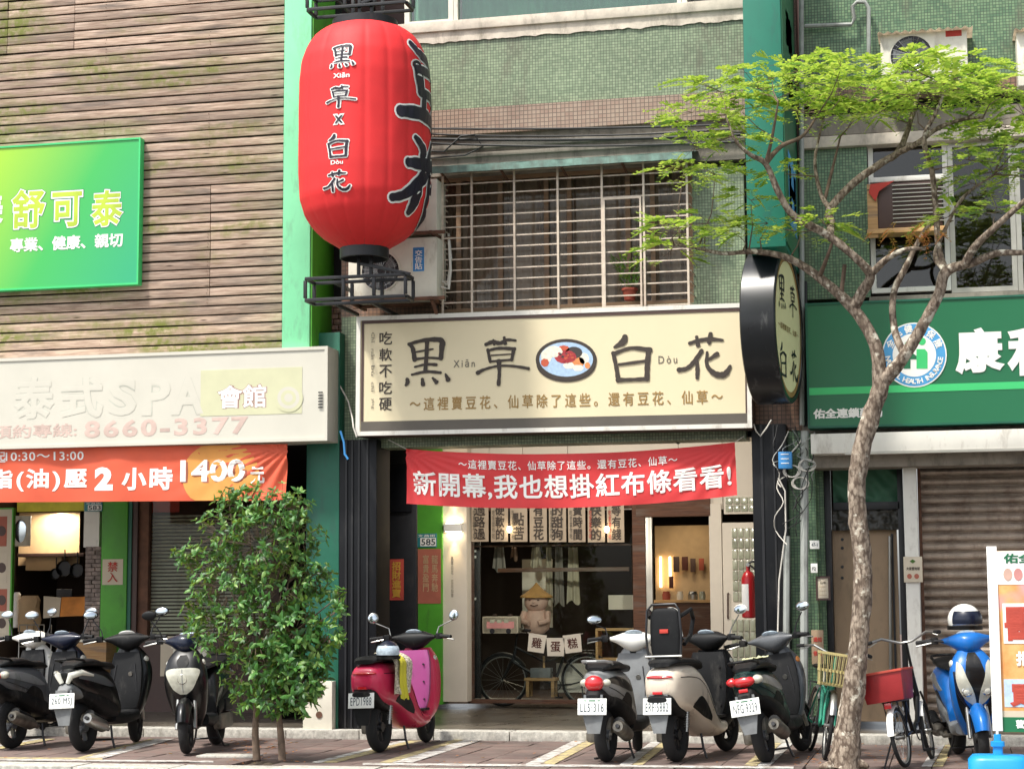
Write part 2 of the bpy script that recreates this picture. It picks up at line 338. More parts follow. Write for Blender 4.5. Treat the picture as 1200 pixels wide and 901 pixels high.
# ================================================================ GROUND
YF, YC, YS, YK = -0.6, -0.75, -0.95, -4.05     # facade, column faces, step, kerb
ZF = 0.09                                       # arcade floor level
struct(MB().box(-70,70,-70,YK-.42,-.5,-.13).build('road', 'asphalt', None, False))
struct(MB().box(-70,70,YK-.015,60,-.5,-.03).build('ground', 'sand', None, False))
kb = bpy.data.objects.new('kerb', None); COL.objects.link(kb); struct(kb); kb.location = (0, YK-.2, 0)
random.seed(3); bx = []; x = -12.0
while x < 6:
    L = .9; bx.append((x+.006, x+L-.006, YK-.41, YK-.01, -.3, .0+random.uniform(-.004,.004))); x += L
pieces('kerb_stone', bx, 'granite', kb, .012)
xA, xB = G(-40, 893).x, G(1240, 893).x
pv = bpy.data.objects.new('pavement', None); COL.objects.link(pv); struct(pv); pv.location = ((xA+xB)/2, -2.5, 0)
cell = .345; ny = int((YS-.0-YK)/cell)+1; rows = []
cy_ = (YS-YK)/9; nx = int((xB-xA)/.36)+1; cx_ = (xB-xA)/nx
pit = lambda x, y: (G(262,893).x < x < G(345,893).x or G(948,893).x < x < G(1120,893).x) and y < YK+.62
allp = [(xA+i*cx_, YK+j*cy_) for j in range(9) for i in range(nx) if not pit(xA+(i+.5)*cx_, YK+(j+.5)*cy_)]
near, far = allp[:296], allp[296:]
def pbox(x, y): h = random.uniform(-.003,.003); return (x+.004, x+cx_-.004, y+.004, y+cy_-.004, -.05+h, h)
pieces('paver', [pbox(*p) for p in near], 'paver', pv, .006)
b = MB()
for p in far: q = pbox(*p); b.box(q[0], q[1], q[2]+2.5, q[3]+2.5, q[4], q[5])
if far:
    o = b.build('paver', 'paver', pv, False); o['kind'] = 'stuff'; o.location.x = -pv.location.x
for x0_, x1_, nm in ((-20, xA-.01, 'paver'), (xB+.01, 20, 'paver')):
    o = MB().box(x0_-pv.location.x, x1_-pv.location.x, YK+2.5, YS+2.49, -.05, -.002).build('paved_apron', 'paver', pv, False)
for px0, px1 in ((262,345), (948,1120)):
    o = struct(MB().grid(lambda u, v: Vector((G(px0,893).x-.1+u*(G(px1,893).x-G(px0,893).x+.2), YK+v*.74, -.028+.03*noise.noise(Vector((u*9+px0,v*5,0)))+.012*noise.noise(Vector((u*40,v*20,px0))))), 60, 16).build('tree_pit_soil', 'soil'))
# painted bays on the pavement: a white and a yellow line side by side
def line(pts, m, nm, z=.007):
    o = MB().plate([Vector((p.x, p.y, z)) for p in [G(*q, 0) for q in pts]], (0,0,-.004)).build(nm, m, None, False); o['kind'] = 'structure'
def bay(xf, yf, xn, yn, ww, wy, m1='mark_white', m2='mark_yellow', sw=False):   # far point, near point, widths in px at the near end
    k = (yf-705)/(yn-705); a, b_ = (ww, wy)
    line([(xn, yn), (xn+a, yn), (xf+a*k, yf), (xf, yf)], m1, 'bay_line'); line([(xn+a+1, yn), (xn+a+1+b_, yn), (xf+(a+1+b_)*k, yf), (xf+(a+1)*k, yf)], m2, 'bay_line')
bay(535, 866, 445, 893.5, 14, 24, 'mark_yellow', 'mark_white'); bay(672, 868, 616, 895.5, 17, 16)
bay(470, 868, 366, 893.2, 12, 16, 'mark_white', 'mark_yellow'); bay(765, 868, 726, 896.5, 14, 12); bay(905, 869, 872, 897, 15, 15, 'mark_yellow', 'mark_white')
bay(175, 866, 82, 890.5, 8, 24, 'mark_yellow', 'mark_white'); bay(40, 866, -95, 890, 10, 18); bay(1100, 868, 1080, 898, 12, 12)
def strip(y0, y1, x0, x1, m): line([(x0, y0), (x1, y0+(x1-x0)*.0085), (x1, y1+(x1-x0)*.0085), (x0, y1)], m, 'bay_line', .009)
strip(887.5, 889.2, -40, 120, 'mark_yellow'); strip(889.4, 891.0, -40, 250, 'mark_white'); strip(894.5, 896.6, 425, 930, 'mark_white')
# step and arcade floor
stp = struct(bpy.data.objects.new('step', None)); COL.objects.link(stp); stp.location = (-4, YS+.15, ZF)
pieces('edge_stone', [(x*.8+.004-14, x*.8+.796-14, YS, YS+.3, -.04, ZF) for x in range(25)], 'granite', stp, .01)
fl = struct(bpy.data.objects.new('arcade_floor', None)); COL.objects.link(fl); fl.location = (-4, 1, ZF)
b = MB().box(-10+0, 10, YS+.31-1, 9, -.1, -.012); b.build('floor_bed', 'sand', fl, False)
tl = []
for j in range(8):
    for i in range(27): tl.append((-13.2+i*.6+.002, -13.2+i*.6+.598, YS+.31+j*.6, YS+.31+j*.6+.596, ZF-.011, ZF+random.uniform(-.0006,.0006)))
pieces('floor_tile', tl, 'floor_tile', fl)
for x_ in (585, 640, 700, 745):   # pale worn strips on the arcade floor
    pass
line([(553,826.5),(745,831),(745,829.5),(553,825)], 'mark_white', 'floor_line', ZF+.006)

# ================================================================ LEFT BUILDING (timber clad)
bl = thing('building', 'timber clad building with weathered horizontal planks and a pale green corner column', 'building', (-11, YF+.5, 0))
def on(o): return o.location
x0, x1, z0, z1 = rect(-60, -60, 333, 418, YF)
L = bl.location
MB().box(x0-L.x, x1-L.x, -.45, -.1, z0-.1, z1+.6).build('wall', 'black_paint', bl, False)
MB().box(x0-L.x-4, x1-L.x, -.05, 5, 3.35, 3.5).build('ceiling', 'white_wall', bl, False)
random.seed(11); pitch = .1045; z = z0; row = 0; planks = []
xj1, xj2, xj3 = F(10,30,YF).x, F(88,30,YF).x, F(247,290,YF).x
zt = F(88,62,YF).z; za, zb = F(247,357,YF).z, F(247,218,YF).z
while z < z1+.4:
    if z > zt: segs = [(x0,xj1),(xj1,xj2),(xj2,x1)]
    elif za < z < zb: segs = [(x0,xj3),(xj3,x1)]
    else: segs = [(x0,x1)]
    for a_, c_ in segs:
        j = random.uniform(-.008,.006); planks.append((a_+.003, c_-.003, YF-.018+j, YF+.012+j, z+.009, z+pitch-.009, (random.uniform(-.03,.03), random.gauss(0,.0007), 0)))
    z += pitch; row += 1
pieces('plank', planks, 'planks', bl, .003)
b = MB()
for q in planks:
    for px in (122, 245):
        xx = F(px, 200, YF).x
        if q[0] < xx < q[1]: 
            for dz in (.03,.07): b.cyl((xx+random.uniform(-.01,.01)-L.x, YF-.022-L.y, q[4]+dz), (xx-L.x, YF-.01-L.y, q[4]+dz), .004, n=5)
o = b.build('nail', 'rust', bl, False); o['kind'] = 'stuff'
# pale green corner column with a lime side
x0, x1, z0, z1 = rect(332, -60, 364, 410, YF-.4)
MB().box(x0-L.x, x1-L.x, -.9, -.1, z0, z1+.5).build('corner_column', 'mint', bl, True, .01)
MB().box(x1-L.x+.001, x1-L.x+.02, -.88, -.1, z0+.01, z1+.5).build('column_side', 'lime', bl, False)
# column at street level
x0, x1, z0, z1 = rect(358, 520, 397, 858, YC)
MB().box(x0-L.x, x1-L.x, YC-L.y, YC+.6-L.y, 0, z1+1.2).build('column', 'teal_dark', bl, True, .012)
MB().box(x1-L.x+.001, x1-L.x+.03, YC+.02-L.y, YC+.5-L.y, .0, 2.6).build('corner_strip', 'white_paint', bl, True, .004)
# shop front, set back under the arcade
YL = 1.9
def LS(a,b_,c,d,Y,dep,nm,m,bev=0): return slab(a,b_,c,d,Y,dep,nm,m,bl,bev)
LS(99,520,117,641,YL,.3,'wall_pier','white_paint'); LS(99,641,117,840,YL+.03,.25,'pier_core','brown_frame')
st = []; x0,x1,z0,z1 = rect(99,642,117,838,YL); zz = z0; k = 0
while zz < z1-.02:
    h = .052; m_ = x0+(x1-x0)*(.42 if k%2 else .62); j = random.uniform(0,.012)
    st += [(x0, m_-.003, YL-.01-j, YL+.03, zz, zz+h-.006), (m_+.003, x1, YL-.004+j/2-.01, YL+.03, zz, zz+h-.006)]; zz += h; k += 1
mat('stone_veneer', '8d7f78', .85, var=.4, scale=9, bump=.5, bscale=30); pieces('stone', st, 'stone_veneer', bl, .005)
LS(117.5,560,148,838,YL-.04,.3,'green_pier','lime',.01); LS(148.5,560,153,838,YL-.02,.3,'pier_edge','teal_dark'); LS(330,520,360,577,YL+.2,.2,'green_panel','lime')
LS(120,655,144,685,YL-.045,.004,'notice','paper'); lettering('禁\n入', (126,658,138,682), 'print_red', bl, YL-.05, 'notice_mark', .01)
LS(343,556,352,562,YL+.19,.008,'sticker','print_red')
LS(0-80,520,22,574,YL+.1,.2,'lintel','brown_frame'); LS(20,588,98,599,YL,.03,'awning_band','yellow')
LS(153.5,560,160,838,YL,.12,'window_jamb','brown_frame',.004); LS(160.5,560,173,838,YL+.04,.1,'inner_jamb','rust',.004)
LS(154,745,352,838,YL+.02,.2,'window_wall','brown_frame'); LS(153,560,352,584,YL+.02,.2,'window_head','brown_frame',.004)
win = LS(173.5,584.5,351,744,YL+.1,.006,'window','glass')
x0,x1,z0,z1 = rect(173.5,584.5,351,744,YL+.2)
zz = z0+.03
while zz < z1-.2:
    o = MB().box(-(x1-x0)/2,(x1-x0)/2,-.022,.022,-.001,.001).build('blind_slat','white_plastic',win,False) if zz < z0+.05 else bpy.data.objects.new('blind_slat', o.data)
    if o.name not in COL.objects: COL.objects.link(o); o.parent = win
    o.location = ((x0+x1)/2-L.x, YL+.2-L.y, zz); o.rotation_euler = (R(35),0,0); zz += .045
LS(174,586,210,600,YL+.13,.01,'sticker','print_red'); 
LS(188,745,212,792,YL-.02,.02,'wall_notice','paper')
x0, x1 = F(-60,650,YL).x-L.x, F(360,650,YL).x-L.x
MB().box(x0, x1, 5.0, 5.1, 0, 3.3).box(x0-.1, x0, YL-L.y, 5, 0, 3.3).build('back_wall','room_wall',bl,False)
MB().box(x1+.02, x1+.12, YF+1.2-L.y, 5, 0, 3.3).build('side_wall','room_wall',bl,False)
LS(22,600,93,662,3.6,.03,'wall_board','tan'); 

# ================================================================ CENTRE BUILDING
bc = thing('building', 'green mosaic tiled building in the middle with a barred window above the dessert shop', 'building', (-4.5, YF+.5, 0)); L2 = bc.location
def CS(a,b_,c,d,Y,dep,nm,m,bev=0,par=None): return slab(a,b_,c,d,Y,dep,nm,m,par or bc,bev)
# wall pieces round the openings: upper band, band of paler tile, pier right of the barred window
CS(400,28,873,122,YF,.3,'green_tile_band','mosaic_green')
b = MB()
x0,x1,_,_ = rect(400,0,873,30,YF); 
zb_, zt_ = F(640,40,YF).z, F(640,28,YF).z
random.seed(5)
b.grid(lambda u,v: Vector((x0-L2.x+u*(x1-x0), YF-.02-L2.y+.004*noise.noise(Vector((u*60,v*3,0))), (zb_-.015-.022*noise.noise(Vector((u*22,0,3)))-.014*noise.noise(Vector((u*70,0,3))))*(1-v)+(zt_+.05)*v)), 160, 3)
b.build('render_patch','mortar',bc)
CS(400,15.5,873,27.5,YF-.05,.35,'window_sill','mortar',.01)
CS(400,121.5,873,152,YF-.05,.4,'pale_tile_band','mosaic_pink'); CS(400,152,873,200,YF,.35,'beam','concrete'); CS(500,160,873,166,YF-.04,.06,'beam_lip','concrete',.008)
CS(500,171,873,176,YF-.03,.05,'beam_lip','concrete',.008)
CS(812,196,873,372,YF,.35,'tile_pier','mosaic_green'); CS(400,196,512,372,YF+.05,.35,'side_pier','mosaic_brown')
CS(400,362,873,520,YF+.02,.35,'wall_below_window','mosaic_green')
CS(372,-60,399,860,YF+.35,.3,'dark_gap_wall','black_paint')
pieces('brick', [(F(383,0,YF+.3).x+(i*.11)+(.055 if j%2 else 0), F(383,0,YF+.3).x+i*.11+.1+(.055 if j%2 else 0), YF+.28, YF+.36, F(390,512,YF+.3).z+j*.062, F(390,512,YF+.3).z+j*.062+.054) for j in range(24) for i in range(3)], 'mosaic_brown', bc, .004)
# upper window with green curtains
def window(par, box, Y, mull, fm, cm, gm='glass', t=.055, nm='window', curtain=True, fd=.09, wave=26, panes=True):
    o = frame(*box, Y, fd, t, nm, fm, par); x0,x1,z0,z1 = rect(*box, Y); P = par.location
    b = MB()
    for m_ in mull: xx = F(m_, (box[1]+box[3])/2, Y).x; b.box(xx-t/2-P.x, xx+t/2-P.x, Y+.01-P.y, Y+fd-.01-P.y, z0+t+.001-P.z, z1-t-.001-P.z)
    if mull: b.build('mullion', fm, o, True)
    xs = [x0+t]+[F(m_, (box[1]+box[3])/2, Y).x for m_ in mull]+[x1-t]
    for i in range(len(xs)-1): MB().box(xs[i]-P.x+.002, xs[i+1]-P.x-.002, Y+.045-P.y, Y+.05-P.y, z0+t-P.z, z1-t-P.z).build('pane', gm, o, False)
    if curtain:
        for i in range(len(xs)-1):
            a_, c_ = xs[i], xs[i+1]; n_ = max(8, int((c_-a_)*120))
            MB().grid(lambda u,v: Vector((a_+u*(c_-a_)-P.x, Y+.2-P.y+.02*math.sin(u*(c_-a_)*wave*2+noise.noise(Vector((u*5,v,i)))*3)+.012*noise.noise(Vector((u*9,v*2,i))), z0+v*(z1-z0)-P.z)), n_, 8).build('curtain', cm, o)
    return o
window(bc, (474,-60,531,30), YF-.02, [], 'white_plastic', 'curtain_green', 'glass_green')
window(bc, (531.5,-60,798,26), YF-.02, [], 'white_plastic', 'curtain_green', 'glass_green', .045)
window(bc, (798.5,-60,873,14), YF-.02, [], 'white_plastic', 'curtain_gray', 'glass')
# barred window: wooden frames and brown curtains inside
window(bc, (513,200,812,362), YF+.12, [537,586,640,667,736,765], 'window_wood', 'curtain_brown', 'glass', .05, wave=34)
x0,x1,z0,z1 = rect(505,190,812,372,YF+.5)
MB().box(x0-L2.x,x1-L2.x,1.4,1.5,z0,z1).build('room_back','room_wall',bc,False)
MB().box(x0-L2.x,x1-L2.x,.2,1.4,z1+.001,z1+.05).build('room_ceiling','dark_room',bc,False)
# slab and arcade ceiling
xl, xr = F(398,520,YC).x, F(925,520,YC).x
MB().box(xl-L2.x, xr-L2.x, .001-.2, 4.6, 3.34, 3.5).build('arcade_ceiling','white_wall',bc,False)
MB().box(xl-L2.x, xr-L2.x, -.3, -.18, 3.08, 3.34).build('front_beam','black_paint',bc,False)
# black columns
CS(397,515,441,858,YC,.5,'column','black_paint',.012); CS(441.5,515,488,858,.6,.05,'column_return','black_metal',.01)
CS(447,543,482,600,.55,.05,'speaker_panel','black_paint',.01)
CS(884,497,925,858,YC,.45,'column','black_paint',.012); CS(894,497,897,858,YC-.012,.01,'column_trim','black_metal'); CS(909,497,911,858,YC-.012,.01,'column_trim','black_metal')
for px in (404,411,419,429): CS(px,515,px+2.2,857,YC-.014,.012,'column_rib','black_metal')
cp = CS(456,655,473,703,.59,.006,'couplet','clay'); cp['label'] = 'red paper couplet with gold characters'
lettering('招財進寶', (459,658,470,700), 'gold', cp, .585, 'lettering', .03, vertical=True) if False else None
V, Fc = glyphs('招\n財\n進\n寶', 1, .03); x0,x1,z0,z1 = rect(459,658,470,700,.585); put(fit(V,x0,x1,z0,z1), Fc, 'lettering', 'gold', cp, lambda x,z,t: Vector((x,.585-.001*t,z))-L2)
# green strip, house number, brown print, white wall with a lamp
YR = 3.2
CS(488.5,500,518,825,YR-.3,.3,'green_strip','lime'); CS(488,640,489.5,825,YR-.32,.1,'strip_edge','black_metal')
pr = CS(489.5,643,516.5,707,YR-.31,.008,'print_panel','print_brown')
for px, tx in ((495,'富\n貴\n盈\n門'), (505.5,'龍\n馬\n奔\n馳')):
    V, Fc = glyphs(tx, 1, .01); x0,x1,z0,z1 = rect(px,650,px+7.5,693,YR-.32); put(fit(V,x0,x1,z0,z1), Fc, 'lettering', 'ink_gold' if False else 'tan', pr, lambda x,z,t: Vector((x,YR-.315-.001*t,z))-L2)
ww = CS(518.5,500,547,822,YR-.25,.25,'white_pier','white_wall',.006)
V, Fc = glyphs('黑\n草\n白\n花\n·\n豆\n花\n仙\n草', 1, .005); x0,x1,z0,z1 = rect(528.5,652,531.5,700,YR-.25); put(fit(V,x0,x1,z0,z1), Fc, 'lettering', 'ink_gray', ww, lambda x,z,t: Vector((x,YR-.253-.001*t,z))-L2)
# transom of white panels
for a_, c_ in ((531,573),(573.5,612),(612.5,665),(665.5,795),(795.5,846)): CS(a_,500,c_,597,YR+.03,.05,'transom_panel','white_wall',.003)
CS(846.5,500,885,597,YR+.1,.05,'transom_panel','white_wall',.003)
# timber shop front
CS(547.5,590,553,824,YR-.02,.14,'timber_post','brownwood',.004); CS(742,590,757,832,YR-.02,.16,'timber_post','brownwood',.004); CS(757.5,606,765,832,YR,.1,'metal_post','alu',.003)
CS(745,578,832,605,YR-.03,.18,'timber_lintel','brownwood',.004); CS(553.5,590,741.5,597,YR,.12,'timber_lintel','brownwood',.003)
CS(832.5,590,847,834,YR-.02,.15,'white_post','white_wall',.004)
CS(553.5,640-2,741.5,640,YR+.2,.03,'rail','brownwood'); CS(583,665,737,669.5,YR+.25,.05,'timber_rail','brownwood',.003)
CS(553.5,598,741,820,YR+.1,.006,'shop_window','glass'); CS(548,820,745,824,YR-.03,.2,'door_sill','brownwood',.003)
# white door with glass blocks at the right end of the arcade
dr = CS(848,612,888,834,YR,.06,'door','white_wall',.004)
def blocks(a,b_,c,d,Y,nx_,nz_,par):
    x0,x1,z0,z1 = rect(a,b_,c,d,Y); w_, h_ = (x1-x0)/nx_, (z1-z0)/nz_
    pieces('glass_block', [(x0+i*w_+.006, x0+(i+1)*w_-.006, Y, Y+.04, z0+j*h_+.006, z0+(j+1)*h_-.006) for i in range(nx_) for j in range(nz_)], 'glass_block_', None, .008)
mat('glass_block_', 'a3a792', .15, var=.25, scale=6)
def blocks_in(par, a,b_,c,d,Y,nx_,nz_):
    x0,x1,z0,z1 = rect(a,b_,c,d,Y); w_, h_ = (x1-x0)/nx_, (z1-z0)/nz_; P = par.location if par.parent is None else par.parent.location
    for i in range(nx_):
        for j in range(nz_): 
            o = MB().box(-w_/2+.006,w_/2-.006,-.015,.015,-h_/2+.006,h_/2-.006).build('glass_block','glass_block_',par,True,.006) if i+j == 0 else bpy.data.objects.new('glass_block', o.data)
            if o.name not in COL.objects: COL.objects.link(o); o.parent = par
            o.location = Vector((x0+(i+.5)*w_, Y-.012, z0+(j+.5)*h_))-P
blocks_in(dr, 858,618,887,705,YR,4,7); blocks_in(dr, 858,725,887,815,YR,4,6)
tr = CS(848,580,888,602,YR,.06,'transom_window','white_wall',.003); blocks_in(tr, 850,582,886,600,YR,4,2)
b = MB(); p0 = F(853,695,YR-.04)-L2; p1 = F(853,724,YR-.04)-L2
b.tube([p0+Vector((0,.045,0)), p0, p1, p1+Vector((0,.045,0))], .011, 8).build('handle','brown_frame',dr)
# room behind
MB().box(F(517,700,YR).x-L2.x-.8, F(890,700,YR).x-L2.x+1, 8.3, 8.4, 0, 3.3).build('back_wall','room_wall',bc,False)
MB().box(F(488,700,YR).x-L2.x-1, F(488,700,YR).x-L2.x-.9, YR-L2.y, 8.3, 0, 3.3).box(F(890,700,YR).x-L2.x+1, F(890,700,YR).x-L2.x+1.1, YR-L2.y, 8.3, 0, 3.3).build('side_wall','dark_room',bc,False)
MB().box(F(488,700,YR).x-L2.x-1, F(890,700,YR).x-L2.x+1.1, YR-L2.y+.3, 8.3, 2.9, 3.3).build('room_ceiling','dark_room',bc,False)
MB().box(F(487,700,YR).x-L2.x-.3, F(487,700,YR).x-L2.x-.2, .3, YR-L2.y, 0, 3.34).build('arcade_side_wall','black_paint',bc,False)
MB().box(xr-L2.x-.05, xr-L2.x+.05, -.1, YR-L2.y, 0, 3.34).build('arcade_side_wall','white_wall',bc,False)

# ================================================================ RIGHT BUILDING (pharmacy)
br = thing('building', 'darker green mosaic tiled building with aluminium windows above the pharmacy', 'building', (0.5, YF+.5, 0)); L3 = br.location
def RS(a,b_,c,d,Y,dep,nm,m,bev=0): return slab(a,b_,c,d,Y,dep,nm,m,br,bev)
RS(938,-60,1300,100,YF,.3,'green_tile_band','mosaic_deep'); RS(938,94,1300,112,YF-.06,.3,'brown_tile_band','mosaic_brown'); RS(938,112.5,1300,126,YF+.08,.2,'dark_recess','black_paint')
RS(938,126.5,1300,150,YF-.02,.3,'beam','concrete'); RS(938,150.5,1300,164,YF-.08,.3,'window_hood','mortar',.01)
RS(938,164.5,1018,350,YF,.3,'tile_pier','mosaic_deep'); RS(1018.5,342,1300,350,YF,.3,'window_sill','concrete')
RS(874,-60,937.5,505,YF+.1,.3,'brown_tile_strip','mosaic_brown')
window(br, (1019,165,1112,342), YF+.05, [], 'white_paint', 'curtain_gray', 'glass_dark', .05, curtain=False)
RS(1019,206,1106,212,YF-.1,.12,'window_shelf','white_paint',.006); RS(1019,268,1106,276,YF+.0,.08,'window_rail','rust',.004)
window(br, (1112.5,165,1190,342), YF+.05, [], 'alu', 'curtain_brown', 'glass_dark', .05); window(br, (1190.5,165,1300,342), YF+.05, [1240], 'alu', 'curtain_gray', 'glass_dark', .05)
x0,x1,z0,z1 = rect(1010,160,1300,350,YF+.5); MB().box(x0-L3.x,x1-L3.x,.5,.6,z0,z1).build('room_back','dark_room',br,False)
# street level
RS(926,505,958,850,YF+.05,.4,'tile_pier','mosaic_deep'); RS(958.5,540,968,850,YF+.35,.3,'tile_jamb','mosaic_deep')
fa = RS(950,504,1300,528,YF-.35,.5,'fascia','white_paint',.008); RS(952,528.5,1300,545,YF-.1,.4,'fascia_soffit','concrete',.004); RS(990,526,1300,529,YF-.36,.01,'fascia_lip','alu')
RS(1062,545,1078,846,YF+.1,.3,'white_post','white_paint',.006)
RS(968.5,545,976,846,YF+.4,.15,'door_frame','black_metal',.005); RS(1055,545,1061.5,846,YF+.4,.15,'door_frame','black_metal',.005); RS(976.5,588,1054.5,597,YF+.4,.12,'door_frame','black_metal',.004)
mat('curtain_pine', '3f6b52', .6, var=.2); mat('foil', '35342f', .4, var=.3)
x0,x1,z0,z1 = rect(976,546,1055,589,YF+.5)
MB().grid(lambda u,v: Vector((x0+u*(x1-x0), YF+.5+.02*math.sin(u*19+v*9)+.03*noise.noise(Vector((u*6,v*4,0))), z0+v*(z1-z0)))-L3, 50, 14).build('transom_cloth','curtain_pine',br)
x0,x1,z0,z1 = rect(976,596,1055,621,YF+.45)
MB().grid(lambda u,v: Vector((x0+u*(x1-x0), YF+.45+.03*noise.noise(Vector((u*14,v*5,0))), z0+v*(z1-z0)))-L3, 50, 14).build('plastic_flap','foil',br)
d2 = RS(978,620,1054,845,YF+.55,.06,'door','door_tan',.005); MB().tube([F(1043,628,YF+.5)-L3, F(1044,835,YF+.5)-L3], .018, 8).build('pull_bar','steel',d2)
RS(1047,625,1049.5,840,YF+.53,.05,'door_gap','black_metal')
for y_ in (632,642,664,677): MB().cyl(F(987,y_,YF+.54)-L3, F(987,y_,YF+.56)-L3, .016, n=10).build('screw_cap','dark_metal',d2)
# roller shutter: each slat its own piece
sh = bpy.data.objects.new('roller_shutter', None); COL.objects.link(sh); sh.parent = br
x0,x1,z0,z1 = rect(1079,546,1330,846,YF+.5); n_ = 27; h = (z1-z0)/n_
prof = [(-.022,0),(-.02,.10),(.004,.2),(.018,.38),(.022,.56),(.014,.76),(-.004,.88),(-.024,.93),(-.026,1.0),(-.03,1.0),(-.03,.0)]
for i in range(n_):
    if i == 0: o = MB().loft([[Vector((x, -q[0]*2.1, q[1]*h*.985)) for q in prof] for x in (0, x1-x0)]).build('slat','shutter',sh,True)
    else: o = bpy.data.objects.new('slat', o.data); COL.objects.link(o); o.parent = sh
    o.location = Vector((x0, YF+.5, z0+i*h))-L3
RS(1079,545,1083,848,YF+.42,.05,'shutter_guide','rust',.003); MB().box(x0-L3.x, x1-L3.x, .52, .6, 0, z1+.2).build('shutter_backing','dark_room',br,False)
MB().box(F(926,500,YF).x-L3.x, 8, -.05, 3, 3.36, 3.5).build('ceiling','concrete',br,False)
# masses that stand behind the signs and the floors above
MB().box(bl.location.x*0+F(-60,460,YF).x-L.x-4, F(371,460,YF).x-L.x, .25, 7, 3.5, 11).build('building_mass','brown_frame',bl,False)
MB().box(F(-60,460,YF).x-L.x-4, F(371,460,YF).x-L.x, -.42, .0, 3.2, F(170,415,YF).z).build('sign_wall','brown_frame',bl,False)
MB().box(F(371,460,YF).x-L2.x+.02, F(925,460,YF).x-L2.x, 1.55, 7, 3.5, 11).build('building_mass','brown_frame',bc,False)
MB().box(F(925,460,YF).x-L3.x+.02, 9, .62, 7, 3.5, 11).build('building_mass','brown_frame',br,False)
RS(938,350.5,1300,503,YF+.02,.3,'sign_wall','concrete')
# ================================================================ brush lettering
GLY = {
'黑': ((80,95,400,440), [[(105,135,20),(135,165,30),(150,255,32)],[(105,135,20),(220,110,28),(330,112,38),(352,150,32)],[(345,130,40),(335,250,30)],[(238,115,30),(232,240,28),(225,340,28)],[(150,195,12),(235,182,14),(280,176,12)],[(150,246,20),(240,238,16),(335,246,20)],[(150,302,14),(230,285,18),(305,290,24)],[(130,357,16),(230,338,22),(335,348,20)],[(97,385,24),(100,412,30),(86,435,14)],[(205,388,20),(210,432,32)],[(278,384,16),(305,416,32)],[(368,358,14),(388,402,36)]]),
'草': ((580,85,960,430), [[(650,138,24),(700,120,30),(755,130,28),(800,108,22),(865,115,16)],[(782,90,20),(790,135,26)],[(705,104,14),(712,140,18)],[(666,172,22),(684,262,22)],[(668,180,18),(745,166,22),(858,174,24)],[(850,176,26),(835,255,22)],[(690,215,10),(830,210,10)],[(680,258,16),(835,250,18)],[(592,338,32),(640,314,20),(740,291,16),(850,296,18),(955,316,22)],[(745,255,36),(748,340,24),(742,425,28)]]),
'白': ((450,60,660,300), [[(520,66,28),(508,95,36),(460,122,12)],[(455,150,22),(472,230,22),(482,295,26)],[(455,156,20),(550,128,18),(655,142,28)],[(645,142,28),(637,220,28),(635,290,26)],[(485,212,14),(640,196,16)],[(475,292,24),(560,292,18),(640,290,24)]]),
'花': ((800,45,1085,295), [[(865,100,18),(920,85,20),(980,80,22),(1045,88,12)],[(905,65,18),(912,112,24)],[(980,50,24),(970,102,20)],[(932,140,22),(890,200,24),(850,235,22),(805,242,26)],[(905,190,14),(907,240,22),(905,290,18)],[(1015,160,26),(968,190,14)],[(960,150,14),(958,220,20),(1000,268,30),(1050,272,32),(1082,228,16)]]),
'豆花': ((0,0,1,2.25), [[(.2,.0,.05),(.35,.10,.10),(.6,.15,.12),(.95,.12,.1)],[(.26,.28,.12),(.33,.62,.12)],[(.25,.33,.08),(.9,.3,.1)],[(.3,.62,.08),(.85,.6,.1)],[(.88,.3,.12),(.84,.6,.12)],[(.38,.68,.05),(.36,.88,.08)],[(.78,.68,.08),(.66,.88,.06)],[(.0,.93,.11),(.4,.9,.14),(1.0,1.0,.14)],
   [(.2,1.22,.03),(.35,1.34,.1),(.32,1.46,.05)],[(.62,1.2,.04),(.48,1.44,.07)],[(.1,1.56,.08),(.4,1.53,.13),(1,1.44,.1)],[(.48,1.55,.13),(.32,1.74,.13),(.08,1.96,.08),(-.08,2.02,.06)],[(.3,1.74,.08),(.26,1.98,.12),(.2,2.16,.06)],[(.55,1.66,.07),(.52,1.95,.07),(.64,2.18,.12),(.9,2.22,.12),(1.02,2.02,.06)],[(.92,1.68,.1),(.62,1.82,.06)]])}
